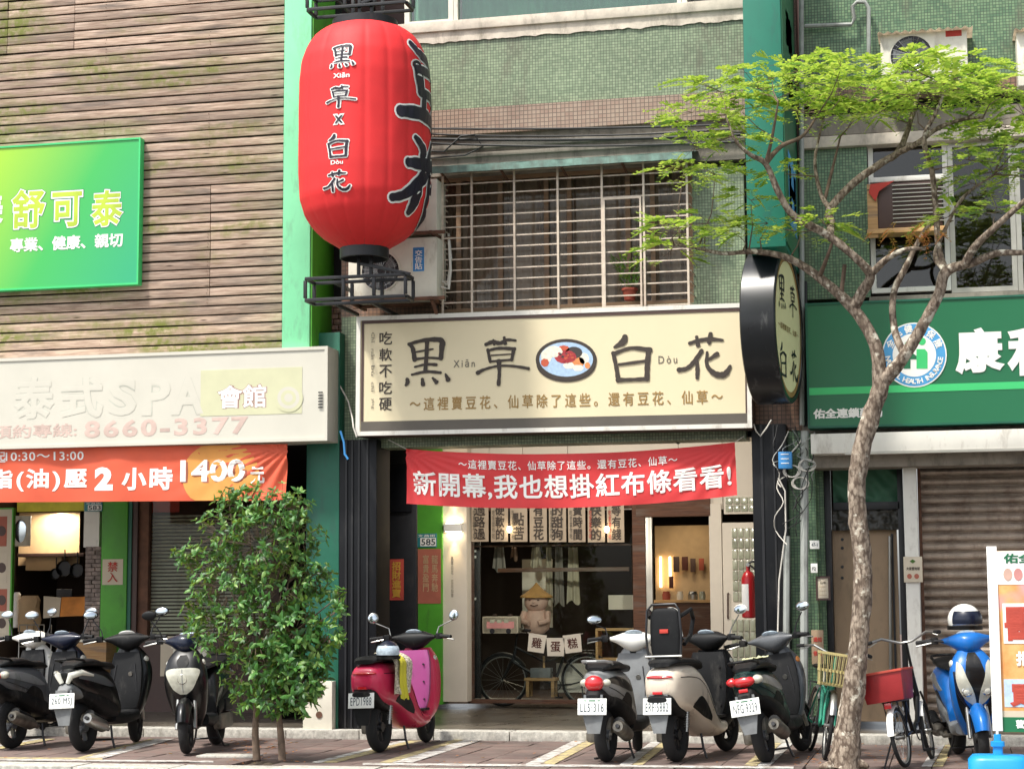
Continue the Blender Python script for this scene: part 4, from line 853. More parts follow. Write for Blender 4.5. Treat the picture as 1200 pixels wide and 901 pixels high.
def pinnate(b, base, d, L, nl, size, droop=.35):
    d = d.normalized(); side = d.cross(Vector((0,0,1))); side = side.normalized() if side.length > .05 else Vector((1,0,0)); up = side.cross(d).normalized()
    for i in range(nl):
        t = (i+1)/nl; p = base+d*L*t+Vector((0,0,-droop*L*t*t)); s_ = size*(1-.45*abs(t-.45)*1.6)*random.uniform(.85,1.15)
        for sg in (-1,1):
            a = (side*sg+d*.45+up*random.uniform(-.35,.15)+Vector((random.uniform(-.12,.12),0,random.uniform(-.12,.12)))).normalized(); w_ = d*s_*.42
            b.add([p, p+a*s_*.5+w_*.9, p+a*s_, p+a*s_*.5-w_*.8], [(0,1,2,3)])
    b.add([base, base+d*L+Vector((0,0,-droop*L)), base+d*L*.5+Vector((0,0,-droop*L*.25-.003))], [(0,1,2)])
CL = [(845,108,48,12),(812,132,30,14),(870,128,45,14),(835,150,36,14),(815,172,30,12),(862,165,26,12),(905,92,45,12),(935,75,38,10),(950,98,50,14),(905,118,50,14),(945,130,50,12),(985,112,38,14),(985,78,25,9),
 (1020,112,48,16),(1048,88,42,12),(1065,112,60,15),(1095,88,60,13),(1120,105,50,14),(1140,82,34,10),(1075,128,50,12),(1035,132,45,12),(1150,118,30,12),(1000,138,34,12),(1180,105,38,14),(1200,135,40,16),(1180,150,40,12),(1150,165,40,13),(1190,172,42,14),(1135,188,38,12),(1172,200,44,13),(1205,205,30,14),(1140,215,26,9),
 (795,268,34,12),(785,295,30,10),(830,262,34,12),(865,272,30,10),(800,205,34,12),(838,205,30,12),(900,262,38,10),(938,272,40,10),(965,262,28,9),(880,235,26,12),(920,200,20,8),(1165,250,24,8),(1110,255,20,10),(1068,95,60,10),(1100,112,60,12),(1062,70,40,6),(890,105,60,12),(1150,95,34,10)]
bL = MB(); tw = MB()
for (px, py, rx, ry) in CL:
    dy = random.uniform(-.7,.7) if py < 240 else random.uniform(-.3,.3)
    c = F(px, py, YTR+dy)
    e = min(EN, key=lambda q: (q-c).length+max(0,q.z-c.z)*3)
    mid = (e+c)/2+Vector((0,0,-.05)); tw.tube([e-P, mid-P+Vector((random.uniform(-.05,.05),0,.04)), c-P-Vector((0,0,.03))], [.008,.005,.003], 5)
    for k in range(int(rx*ry/30)+6):
        a, r_ = random.uniform(0,2*math.pi), random.random()**.5
        off = Vector((math.cos(a)*r_*rx*.0077, math.sin(a)*r_*rx*.0077, random.gauss(0,ry*.0034)+.10*(1-r_)*ry/14))
        q = c+off; d = Vector((math.cos(a)+random.gauss(0,.35), math.sin(a)+random.gauss(0,.35), random.uniform(-.05,.4)))
        pinnate(bL, q-P, d, random.uniform(.16,.26), 6, random.uniform(.055,.078), random.uniform(.1,.6))
        if k % 4 == 0: tw.tube([c-P, q-P], [.003,.0018], 4, False)
o = bL.build('crown','leaf_tree',tr_,False); o['kind'] = 'stuff'
o = tw.build('twigs','bark_brown',tr_,False); o['kind'] = 'stuff'
bL = MB(); c = F(1068,275,YTR-.25)
for k in range(34):
    q = c+Vector((random.gauss(0,.13), random.gauss(0,.1), random.gauss(0,.05)))-P; pinnate(bL, q, Vector((random.gauss(0,1),random.gauss(0,1),-.2)), .1, 5, .035, .8)
o = bL.build('withered_leaves','leaf_dead',tr_,False); o['kind'] = 'stuff'
# ================================================================ BUSHY YOUNG TREES (left)
def leaf_mesh(L=1.0, W=.42):
    return [(0,0,0),(W*.5,L*.3,-.05*L),(W*.42,L*.65,-.06*L),(0,L,-.16*L),(-W*.42,L*.65,-.06*L),(-W*.5,L*.3,-.05*L),(0,L*.35,.035*L),(0,L*.7,.0)], [(0,1,6),(1,2,7,6),(2,3,7),(3,4,7),(4,5,6,7),(5,0,6)]
def bushy(label, stem, lumps, leafL, n, Y, seed):
    random.seed(seed); base = G(*stem[0], -.02); base.y = Y; root = thing('tree', label, 'tree', (F(stem[0][0], stem[0][1], Y).x, Y, -.03), group=None); Pq = root.location
    W = [F(x, y, Y)-Pq for x, y in stem]; b = MB().tube(W, [.036,.03,.027,.022][:len(W)], 10); b.v = [tuple(Vector(v)+Vector((noise.noise(Vector(v)*12)*.01,0,0))) for v in b.v]; b.build('trunk','bark_brown',root)
    top = W[-1]; br_ = MB(); lf = MB(); V0, F0 = leaf_mesh(); big = []
    tot = sum(r*r for _,_,r,_ in lumps)
    for (px, py, r, dy) in lumps:
        c = F(px, py, Y+dy)-Pq; rw = r*(Y-CAM.y)/FPX; br_.tube([top, (top+c)/2+Vector((random.uniform(-.06,.06),0,.02)), c], [.014,.009,.005], 6)
        for k in range(int(n*r*r/tot)//5):
            u = Vector((random.gauss(0,1), random.gauss(0,.9), random.gauss(0,.9))).normalized(); rr = rw*random.uniform(.55,1.08)*(1+.22*noise.noise(u*2.3+c))
            t = c+u*rr; br_.tube([c+u*rr*.4, t], [.003,.002], 3, False)
            ax = (u+Vector((0,-.2,.45))).normalized()
            for j in range(5):
                a = j*2.4+random.uniform(0,1); o1 = ax.orthogonal().normalized(); o2 = ax.cross(o1)
                d = (o1*math.cos(a)+o2*math.sin(a)+ax*random.uniform(.15,.9)).normalized(); s_ = leafL*random.uniform(.5,1.3)
                nrm = (ax+Vector((random.gauss(0,.25),random.gauss(0,.25),random.gauss(0,.25)))); x_ = d.cross(nrm).normalized(); z_ = x_.cross(d)
                M_ = Matrix((x_, d, z_)).transposed()
                if u.y < -.25 and rr > rw*.85 and len(big) < 290 and random.random() < .35: big.append((M_, t, s_))
                else: lf.add([t+M_ @ (Vector(v)*s_) for v in V0], F0)
    o = br_.build('branches','bark_brown',root); o['kind'] = 'stuff'
    o = lf.build('crown','leaf_bush',root,True,ang=80); o['kind'] = 'stuff'
    me = None
    for M_, t, s_ in big:
        if me is None: q = MB().add(V0, F0).build('leaf','leaf_bush',root,True,ang=80); me = q.data
        else: q = bpy.data.objects.new('leaf', me); COL.objects.link(q); q.parent = root
        m4 = M_.to_4x4(); q.matrix_basis = Matrix.Translation(t) @ m4 @ Matrix.Scale(s_, 4)
    return root
bushy('bushy young tree with small glossy leaves on the pale stem left of the teal column', [(301,890),(299,860),(300,830),(300,780)],
      [(290,592,30,.0),(330,600,34,.1),(258,625,32,-.1),(305,640,46,-.15),(352,632,30,.1),(235,660,26,0),(270,690,44,-.1),(330,690,50,0),(230,712,20,0),(372,680,26,.1),(255,745,30,-.1),(300,745,42,-.2),(280,790,26,-.15),(285,820,16,-.1),(395,716,14,0),(268,585,16,0),(350,597,20,0),(215,650,13,0),(395,700,12,0),(226,735,14,-.1)], .064, 5400, YK+.35, 5)
bushy('dark leaved young tree with larger rosettes on the thin dark stem', [(331,890),(329,860),(326,835),(328,810)],
      [(345,740,36,0),(365,770,24,.05),(320,780,34,-.1),(345,800,32,-.1),(318,818,20,-.15),(385,745,16,0),(352,822,15,-.1),(372,795,14,0)], .085, 2000, YK+.3, 9)
# ================================================================ SCOOTERS
def paint(name, col, rough=.28, metal=0, var=.06):
    mat(name, col, rough, metal, var, 3, 0, 60, .10, (.05,.046,.04), .25, 0, .35)
paint('paint_black','0a0b0d'); paint('paint_navy','10182c'); paint('paint_pink','c22b50'); paint('paint_violet','9a4a80'); paint('paint_beige','d3c6b5'); paint('paint_white','dcdcd6'); paint('paint_silver','8f9192',.35,.3); paint('paint_blue','1667b8'); paint('paint_teal','12302e'); paint('paint_gray','55585c')
mat('plastic_black','131416',.55,var=.2,scale=10,dirt=.25,dirtcol=(.07,.066,.06),sp=.25); mat('plastic_gray','6f7274',.6,var=.15,scale=8,dirt=.3,dirtcol=(.2,.19,.18)); mat('seat_vinyl','111214',.48,var=.15,scale=12,bump=.15,bscale=200,dirt=.15,dirtcol=(.05,.05,.05),sp=.25)
mat('tail_red','c01b22',.15,var=.05,coat=1); mat('amber','d9822a',.2,coat=1); mat('lens_clear','cfcfc4',.1,var=.1,coat=1); mat('plate_white','e4e6e2',.45,var=.03); mat('plate_ink','33404a',.5); mat('plate_green','2c6b4a',.5); mat('lens_smoke','b9b8aa',.08,var=.15,scale=14,coat=1); mat('dial','b9c9d6',.2,var=.2,scale=30)
mat('mirror','c8d2da',.03,metal=1,var=.02); mat('engine_metal','77736b',.45,metal=.7,var=.3,scale=12,dirt=.5,dirtcol=(.06,.05,.04))
def catm(S, n):
    P_ = [S[0]]+list(S)+[S[-1]]; out = []
    for i in range(1, len(P_)-2):
        for k in range(n):
            t = k/n; out.append([.5*(2*b_+(c_-a)*t+(2*a-5*b_+4*c_-d)*t*t+(3*b_-a-3*c_+d)*t**3) for a,b_,c_,d in zip(P_[i-1],P_[i],P_[i+1],P_[i+2])])
    out.append(list(S[-1])); return out
def shell(secs, p=2.6, n=20, step=4, axis='x'):     # axis x: (x, z0, z1, halfwidth); axis z: (z, x0, x1, halfwidth)
    rings = []
    for a, lo, hi, hw in catm(secs, step):
        c, h = (lo+hi)/2, (hi-lo)/2; r = []
        for k in range(n):
            t = 2*math.pi*k/n; u = math.copysign(abs(math.cos(t))**(2/p), math.cos(t)); v = math.copysign(abs(math.sin(t))**(2/p), math.sin(t))
            r.append(Vector((a, hw*u, c+h*v)) if axis == 'x' else Vector((c+h*v, hw*u, a)))
        rings.append(r)
    return MB().loft(rings)
def sec_at(secs, a):
    q = sorted(secs)
    for s0, s1 in zip(q, q[1:]):
        if s0[0] <= a <= s1[0]: t = (a-s0[0])/(s1[0]-s0[0]); t = t; return [s0[k]*(1-t)+s1[k]*t for k in range(4)]
    return list(q[0] if a < q[0][0] else q[-1])
def patch(secs, rows, axis, side, lift, p=2.6, nu=10, sub=4):
    '''a panel that hugs a shell. axis z: rows (z, y0, y1) on its front (side=1) or back (side=-1); axis x: rows (x, z0, z1) on its left (1) or right (-1) flank'''
    R_ = catm([list(r) for r in rows], sub); fine = sorted(catm(sorted([list(q) for q in secs]), 4)); V = []; n = nu+1
    for off in (lift, lift-.012):
        for a, u0, u1 in R_:
            _, lo, hi, hw = sec_at(fine, a); c, h = (lo+hi)/2, (hi-lo)/2
            for i in range(n):
                u = u0+(u1-u0)*i/nu
                if axis == 'z': k = max(0, 1-abs(u/hw)**p)**(1/p); V.append(Vector((c+side*(h*k+off), u*(1+.0), a)))
                else: k = max(0, 1-min(1,abs((u-c)/h))**p)**(1/p); V.append(Vector((a, side*(hw*k+off), u)))
    m = len(R_); F_ = []
    for j in range(m-1):
        for i in range(nu): F_ += [(j*n+i, j*n+i+1, (j+1)*n+i+1, (j+1)*n+i), ((m+j)*n+i, (m+j+1)*n+i, (m+j+1)*n+i+1, (m+j)*n+i+1)]
    for j in range(m-1): F_ += [(j*n, (j+1)*n, (m+j+1)*n, (m+j)*n), (j*n+nu, (m+j)*n+nu, (m+j+1)*n+nu, (j+1)*n+nu)]
    for i in range(nu): F_ += [(i, m*n+i, m*n+i+1, i+1), ((m-1)*n+i, (m-1)*n+i+1, (2*m-1)*n+i+1, (2*m-1)*n+i)]
    return MB().add(V, F_)
def torus(b, c, R_, r, ax='y', n=40, m=10, w_=1.0):
    vs_ = []
    for i in range(n):
        t = 2*math.pi*i/n
        for k in range(m):
            p = 2*math.pi*k/m; rr = R_+r*math.cos(p); vs_.append(Vector((c[0]+rr*math.cos(t), c[1]+r*w_*math.sin(p), c[2]+rr*math.sin(t))))
    b.add(vs_, [(i*m+k, i*m+(k+1)%m, ((i+1)%n)*m+(k+1)%m, ((i+1)%n)*m+k) for i in range(n) for k in range(m)])
    return b
def wheel(par, x, rad, wd, spokes=5, rim='paint_gray'):
    b = MB(); torus(b, (x,0,rad), rad-wd, wd, n=44, m=12, w_=1.05); w_ = b.build('wheel','rubber',par,True,ang=60)
    b = MB(); rr = rad-wd*1.75
    b.lathe((x,-wd*.6,rad),(0,1,0),[(0,rr),(0,rr+.018),(wd*1.2,rr+.018),(wd*1.2,rr),(0,rr)],36); b.cyl((x,-wd*.8,rad),(x,wd*.8,rad),.045,n=16)
    for k in range(spokes):
        a = 2*math.pi*k/spokes; d = Vector((math.cos(a),0,math.sin(a))); b.bar(Vector((x,0,rad))+d*.03, Vector((x,0,rad))+d*rr*1.02, .03, .035, (0,1,0))
    b.build('rim', rim, w_, True); return w_
def scooter(label, group, org, heading, C_, plate=None, kind='classic', lean=0, steer=0, mirrors='LR', tail='round', msize=1.0, hl='lens_clear'):
    """C_: body, panel, seat, shield, bar materials. +X of the scooter points forward, its origin is the rear tyre contact"""
    t = thing('scooter', label, 'scooter', org, 0, group); t.rotation_euler = (R(lean), 0, R(90)-R(heading))
    body, panel, shield, barm = C_['body'], C_.get('panel', 'plastic_black'), C_.get('shield', C_['body']), C_.get('bar', C_['body'])
    B = lambda mb, n_, m, par=None, **k: mb.build(n_, m, par or t, True, **k)
    WB, RR = 1.24, .235
    wheel(t, 0, RR, .052, 5, C_.get('rim','paint_gray')); 
    # steering assembly is turned about the head tube
    st = bpy.data.objects.new('steering', None); COL.objects.link(st); st.parent = t; st.location = (1.02,0,0); st.rotation_euler = (0,0,R(steer)); X0 = 1.02
    def S(mb, n_, m, **k): mb.v = [(v[0]-X0, v[1], v[2]) for v in mb.v]; return mb.build(n_, m, st, True, **k)
    b = MB(); torus(b, (WB,0,RR-.005), RR-.055, .046, n=44, m=12); torus(b, (WB,0,RR-.005), RR-.115, .012, n=40, m=6); b.cyl((WB,-.05,RR),(WB,.05,RR),.04)
    for k in range(5):
        a = 2*math.pi*k/5+.3; b.bar((WB,0,RR-.005), (WB+math.cos(a)*(RR-.12),0,RR-.005+math.sin(a)*(RR-.12)), .022, .022, (0,1,0))
    S(b, 'front_wheel', 'rubber', ang=50)
    b = MB()
    for s_ in (-1,1): b.tube([(1.08,s_*.075,.62),(WB-.01,s_*.085,RR)], [.022,.019], 10)
    S(b, 'fork', 'steel' if kind != 'gogoro' else 'dark_metal')
    # front mudguard
    sec = []
    for i in range(13):
        a = R(15+i*11.5); r_ = RR+.02; cx_, cz_ = WB+r_*math.cos(a)*1.02, RR+r_*math.sin(a)+.01; w_ = .062+.012*math.sin(math.pi*i/12)
        d = Vector((math.cos(a),0,math.sin(a))); c = Vector((cx_,0,cz_)); ring = [c+Vector((0,w_*u,0))+d*(.03*(1-u*u))-d*(.05*abs(u)**3) for u in (-1,-.8,-.4,0,.4,.8,1)]; sec.append(ring+[q-d*.006 for q in reversed(ring)])
    S(MB().loft(sec), 'front_mudguard', C_.get('guard', body))
    if kind == 'gogoro':
        B(shell([(-.33,.60,.74,.09),(-.29,.54,.80,.145),(-.18,.46,.84,.175),(0,.42,.845,.185),(.22,.36,.83,.19),(.42,.24,.70,.195),(.58,.185,.46,.19),(.75,.175,.34,.18),(.92,.20,.32,.16)],3.0,24), 'body_shell', body)
        B(shell([(-.30,.83,.87,.10),(-.18,.835,.905,.145),(.1,.83,.90,.15),(.35,.81,.885,.14),(.5,.78,.84,.10)],2.6), 'seat', C_.get('seat','seat_vinyl'))
        B(shell([(-.40,.53,.575,.09),(-.3,.48,.60,.12),(-.1,.40,.50,.12),(.1,.36,.46,.1)],3), 'rear_fender', 'plastic_black')
        MB().box(.42,.95,-.15,.15,.34,.365).build('footboard','plastic_black',t,True,.006)
        B(shell([(.22,.90,1.08,.10),(.36,.90,1.18,.185),(.6,.915,1.23,.205),(.82,.94,1.20,.19),(.95,.98,1.12,.13)],3,24,4,'z'), 'front_shell', shield)
        GS_ = [(-.33,.60,.74,.09),(-.29,.54,.80,.145),(-.18,.46,.84,.175),(0,.42,.845,.185),(.22,.36,.83,.19),(.42,.24,.70,.195),(.58,.185,.46,.19),(.75,.175,.34,.18),(.92,.20,.32,.16)]
        for s_ in (-1,1):
            B(patch(GS_, [(-.22,.735,.742),(0,.73,.737),(.2,.70,.707),(.36,.6,.607),(.5,.44,.447),(.66,.30,.307)], 'x', s_, .0015, 3.0), 'panel_seam', 'plastic_black')
            B(patch(GS_, [(.05,.47,.50),(.2,.42,.56),(.34,.36,.48),(.44,.33,.37)], 'x', s_, .002, 3.0), 'side_vent', 'plastic_black')
            for k_ in range(3): MB().cyl((.885,s_*.12,.45+k_*.17),(.868,s_*.12,.45+k_*.17),.009,n=8).build('screw','dark_metal',t)
        B(shell([(.34,.875,.93,.12),(.5,.875,.93,.17),(.8,.885,.95,.18),(.93,.90,.98,.15)],4,20,3,'z'), 'inner_panel', panel)
    else:
        B(shell([(-.34,.70,.76,.045),(-.28,.63,.80,.10),(-.15,.55,.81,.15),(.05,.47,.80,.165),(.28,.40,.79,.165),(.42,.33,.72,.15),(.52,.27,.5,.145)],2.5,22), 'rear_cowl', body)
        B(shell([(-.20,.54,.64,.09),(0,.42,.58,.155),(.25,.32,.52,.162),(.45,.27,.44,.155)],3), 'lower_cowl', panel)
        B(shell([(-.27,.79,.83,.07),(-.17,.795,.87,.125),(.02,.80,.885,.15),(.2,.785,.85,.15),(.38,.775,.84,.135),(.52,.76,.80,.09)],2.5), 'seat', C_.get('seat','seat_vinyl'))
        B(shell([(.42,.25,.36,.14),(.65,.22,.335,.165),(.9,.24,.36,.16)],4), 'footboard', panel)
        B(shell([(.25,.88,1.0,.10),(.4,.90,1.10,.165),(.6,.93,1.19,.20),(.75,.95,1.21,.20),(.88,.97,1.16,.165),(.97,.98,1.09,.10)],2.7,24,4,'z'), 'leg_shield', shield)
        B(shell([(.36,.875,.92,.13),(.5,.885,.94,.17),(.75,.925,.98,.175),(.92,.955,1.0,.14)],4,20,3,'z'), 'inner_panel', C_.get('inner','plastic_black'))
        RS_ = [(-.34,.70,.76,.045),(-.28,.63,.80,.10),(-.15,.55,.81,.15),(.05,.47,.80,.165),(.28,.40,.79,.165),(.42,.33,.72,.15),(.52,.27,.5,.145)]
        LS_ = [(.25,.88,1.0,.10),(.4,.90,1.10,.165),(.6,.93,1.19,.20),(.75,.95,1.21,.20),(.88,.97,1.16,.165),(.97,.98,1.09,.10)]
        for s_ in (-1,1):
            B(patch(RS_, [(-.26,.70,.735),(-.12,.67,.75),(.08,.63,.72),(.25,.60,.66),(.36,.60,.61)], 'x', s_, .003, 2.5), 'side_stripe', C_.get('stripe', 'paint_silver'))
            B(patch(RS_, [(-.24,.655,.661),(-.1,.61,.616),(.1,.55,.556),(.3,.47,.476),(.42,.42,.426)], 'x', s_, .0015, 2.5), 'panel_seam', 'plastic_black')
            B(patch(RS_, [(.02,.50,.505),(.12,.49,.60),(.28,.45,.55),(.36,.43,.45)], 'x', s_, .0025, 2.5), 'side_vent', 'plastic_black')
            B(patch(LS_, [(.36,s_*.05,s_*.10),(.5,s_*.09,s_*.15),(.66,s_*.13,s_*.175),(.8,s_*.12,s_*.16)], 'z', 1, .003, 2.7), 'front_trim', C_.get('stripe', 'plastic_black'))
            B(MB().tube([(.93,s_*.10,.80),(.90,s_*.13,.60),(.89,s_*.12,.42)],.006,5), 'panel_seam', 'dark_metal')
        B(MB().box(.86,.92,-.10,.10,.60,.605), 'pocket_lip', 'dark_metal', bev=.002) if False else None
        b = MB()
        for s_ in (-1,1): b.tube([(-.05,s_*.10,.82),(-.2,s_*.125,.87),(-.32,s_*.10,.885),(-.37,s_*.04,.885)],.013,8)
        b.tube([(-.37,.045,.885),(-.37,-.045,.885)],.013,8); B(b, 'grab_rail', C_.get('rail','plastic_black'))
    MB().cyl((.905,-.06,.70),(.93,-.06,.705),.022).build('ignition_lock','steel',t); 
    # neck, handlebar cowl, dial
    B(MB().tube([(1.04,0,.85),(1.0,0,1.04)],[.06,.05],12), 'steering_neck', 'plastic_black')
    if kind == 'naked':
        S(MB().tube([(.86,.34,1.08),(.95,.22,1.09),(1.0,.06,1.02),(1.0,-.06,1.02),(.95,-.22,1.09),(.86,-.34,1.08)],.013,8), 'handlebar', 'dark_metal'); S(shell([(.99,1.0,1.12,.06),(1.08,.99,1.13,.09),(1.15,1.0,1.1,.05)],2.4), 'dial_case', 'plastic_black')
    else:
        S(shell([(-.26,.965,1.02,.03),(-.19,.94,1.06,.05),(-.08,.92,1.11,.075),(0,.92,1.13,.082),(.08,.92,1.11,.075),(.19,.94,1.06,.05),(.26,.965,1.02,.03)],2.6,20) if False else _barcowl(), 'handlebar_cowl', barm)
        S(MB().tube([(.86,.34,1.06),(.95,.24,1.06),(1.0,.1,1.03),(1.0,-.1,1.03),(.95,-.24,1.06),(.86,-.34,1.06)],.012,8), 'handlebar', 'dark_metal')
    b = MB(); 
    q = Matrix.Rotation(R(-50),3,'Y'); b.ball((.93,0,1.105),(.012,.085,.045),20,8,q) if kind != 'naked' else b.ball((1.0,0,1.125),(.012,.04,.03),16,8,q)
    S(b, 'dial', C_.get('dial','dial'))
    for s_ in (-1,1):
        S(MB().tube([(.855,s_*.30,1.062),(.80,s_*.42,1.05)],.0185,10), 'grip', 'rubber')
        S(MB().tube([(.90,s_*.25,1.05),(.915,s_*.33,1.04),(.87,s_*.43,1.02)],[.008,.007,.008],6), 'brake_lever', 'steel')
        S(MB().box(.87,.93,s_*.27-.03,s_*.27+.03,1.03,1.09), 'switch_box', 'plastic_black', bev=.008)
        if ('L' if s_ > 0 else 'R') in mirrors:
            a_ = C_.get('mirror_spread', .36); zc_ = 1.06+.25*msize
            S(MB().tube([(.92,s_*.24,1.08),(.94,s_*(.26),1.15),(.93,s_*a_*.95,zc_-.05)],[.007,.006,.006],6), 'mirror_stem', C_.get('mstem','dark_metal'))
            rot = Matrix.Rotation(R(12)*s_,3,'Z') @ Matrix.Rotation(R(8),3,'Y')
            if C_.get('round_mirror'): b = MB().ball((.93,s_*a_,zc_),(.018,.055,.055),20,10,rot)
            else: b = MB().ball((.93,s_*a_,zc_),(.022,.075,.045),20,10,rot)
            S(b, 'mirror', C_.get('mcase','plastic_black')); 
            S(MB().ball((.917,s_*a_,zc_),(.010,.066 if not C_.get('round_mirror') else .047,.037 if not C_.get('round_mirror') else .047),20,8,rot), 'mirror_glass', 'mirror')
    # headlamp
    LSH = [(.22,.90,1.08,.10),(.36,.90,1.18,.185),(.6,.915,1.23,.205),(.82,.94,1.20,.19),(.95,.98,1.12,.13)] if kind == 'gogoro' else [(.25,.88,1.0,.10),(.4,.90,1.10,.165),(.6,.93,1.19,.20),(.75,.95,1.21,.20),(.88,.97,1.16,.165),(.97,.98,1.09,.10)]
    if hl == 'twin':
        B(patch(LSH, [(.52,-.02,.02),(.60,-.06,.06),(.74,-.085,.085),(.88,-.06,.06),(.95,-.03,.03)], 'z', 1, .012, 2.7), 'nose_panel', 'paint_black')
        for s_ in (-1,1):
            B(patch(LSH, [(.50,s_*.01,s_*.03),(.56,s_*.015,s_*.10),(.64,s_*.035,s_*.145),(.74,s_*.075,s_*.165),(.84,s_*.10,s_*.15),(.88,s_*.13,s_*.14)], 'z', 1, .016, 2.7), 'headlight', 'lens_smoke')
            q_ = Vector((1.195,s_*.085,.625)); MB().lathe(q_,(1,0,0),[(-.03,.044),(.012,.044),(.016,.036),(.004,.034)],20).build('lamp_ring','chrome',t); MB().ball(q_+Vector((.004,0,0)),(.016,.033,.033),14,8).build('lamp_bowl','lens_clear',t)
            B(patch(LSH, [(.46,s_*.05,s_*.06),(.56,s_*.115,s_*.135),(.66,s_*.155,s_*.175),(.8,s_*.165,s_*.178)], 'z', 1, .014, 2.7), 'cheek_panel', 'paint_navy')
    else:
        B(patch(LSH, [(.555,-.03,.03),(.60,-.09,.09),(.68,-.135,.135),(.76,-.165,.165),(.79,-.14,.14),(.80,-.08,.08)], 'z', 1, .014, 2.7, 14), 'headlight', 'lens_smoke')
        B(patch(LSH, [(.80,-.03,.03),(.86,-.06,.06),(.92,-.03,.03)], 'z', 1, .006, 2.7), 'front_badge', 'plastic_black')
        MB().lathe((1.215,0,.70),(1,0,0),[(-.03,.05),(.006,.05),(.010,.044),(.0,.042)],22).build('lamp_ring','chrome',t); B(patch(LSH, [(.57,-.003,.003),(.68,-.003,.003),(.79,-.003,.003)], 'z', 1, .017, 2.7, 2), 'lens_seam', 'plastic_gray')
    for s_ in (-1,1):
        B(MB().ball((1.06,s_*.165,.84 if hl != 'twin' else .86),(.05,.025,.035),12,8), 'indicator', C_.get('ind','lens_clear'))
    # tail light and rear indicators
    if tail == 'round':
        B(MB().ball((-.32,0,.695),(.06,.085,.072),20,12), 'tail_light', 'tail_red')
        for s_ in (-1,1): B(MB().ball((-.272,s_*.088,.70),(.04,.055,.036),14,10,Matrix.Rotation(R(25)*s_,3,'Z')), 'indicator', 'lens_smoke')
    elif tail == 'wide':
        B(MB().ball((-.305,.0,.715),(.055,.10,.05),20,12), 'tail_light', 'tail_red')
        for s_ in (-1,1): B(MB().ball((-.262,s_*.105,.722),(.05,.065,.04),14,10,Matrix.Rotation(R(30)*s_,3,'Z')), 'indicator', 'tail_red' if s_ > 0 else 'lens_smoke')
        MB().box(-.375,-.365,-.04,.04,.625,.655).build('reflector','tail_red',t,True,.004)
    elif tail == 'claw':
        for s_ in (-1,1): B(MB().tube([(-.335,s_*.03,.66),(-.33,s_*.06,.73),(-.25,s_*.13,.755),(-.08,s_*.165,.72)],[.02,.036,.03,.012],10), 'tail_light', 'lens_clear')
    else:
        B(MB().ball((-.315,0,.745),(.03,.125,.018),20,8), 'tail_light', 'tail_red'); MB().box(-.385,-.365,-.045,.045,.60,.625).build('reflector','tail_red',t,True,.004)
    # engine, exhaust, shock, stand
    B(MB().box(-.06,.42,.075,.165,.17,.33), 'gear_case', 'engine_metal', bev=.03)
    if kind != 'gogoro':
        b = MB().tube([(.32,-.10,.20),(.22,-.15,.19),(.12,-.165,.22)],.018,8); b.tube([(.14,-.17,.22),(.06,-.175,.235),(-.22,-.185,.315),(-.26,-.185,.325)],[.035,.062,.062,.045],16); B(b,'exhaust',C_.get('exhaust','engine_metal')); B(MB().tube([(-.262,-.185,.325),(-.285,-.185,.332)],[.02,.018],10),'exhaust_tip','dark_metal')
        b = MB().tube([(.05,-.17,.275),(-.2,-.178,.355)],[.045,.05],12); B(b,'exhaust_guard','plastic_black'); B(MB().box(.0,.28,-.05,.06,.24,.44),'engine','engine_metal',bev=.03); B(MB().box(-.02,.26,.09,.18,.34,.46),'air_filter','plastic_black',bev=.02)
    for s_ in ((-1,1) if kind == 'gogoro' else (1,)):
        b = MB().tube([(.02,s_*.10,.26),(.06,s_*.105,.50)],.012,8)
        for i in range(9): torus(b, (.025+.0035*i, s_*.10, .31+i*.019), .024, .005, n=12, m=5) if False else b.cyl((.025+.0035*i, s_*.101, .30+i*.02),(.0265+.0035*i, s_*.101, .309+i*.02),.026,n=10)
        B(b, 'shock_absorber', C_.get('spring','steel'))
    b = MB()
    for s_ in (-1,1): b.tube([(.40,s_*.09,.22),(.36,s_*.12,.10),(.33,s_*.16,.008)],.011,6)
    b.tube([(.36,-.12,.09),(.36,.12,.09)],.010,6); b.tube([(.33,.16,.01),(.24,.18,.012)],.010,6); B(b, 'stand', 'dark_metal')
    # mudflap and number plate
    fl = C_.get('flap','plastic_gray')
    B(MB().plate([(-.36,-.085,.60),(-.36,.085,.60),(-.385,.09,.42),(-.375,.055,.27),(-.375,-.055,.27),(-.385,-.09,.42)],(.012,0,0)), 'mudflap', fl)
    if kind != 'gogoro': B(shell([(-.39,.56,.60,.055),(-.3,.55,.66,.08),(-.15,.5,.6,.10)],2.6), 'plate_bracket', C_.get('bracket','plastic_black'))
    if plate:
        pm = MB().box(-.006,.0,-.13,.13,-.07,.07).build('number_plate','plate_white',t,True,.003); pm.location = (-.398,0,.50); pm.rotation_euler = (0,R(8),0)
        V, Fc = glyphs(plate,1,.0,3,spacing=1.15); V = fit(V,-.105,.105,-.045,.03); MB().add([Vector((-.0085-.0006*max(0,v.z)*50, -v.x, v.y)) for v in V], Fc).build('plate_lettering','plate_ink',pm,False)
        b = MB(); 
        for s_ in (-1,1): b.box(-.008,-.0062,s_*.06-.012,s_*.06+.012,.047,.056)
        b.box(-.008,-.0062,-.03,.03,.046,.057); o_ = b.build('plate_marks','plate_green',pm,False)
    return t
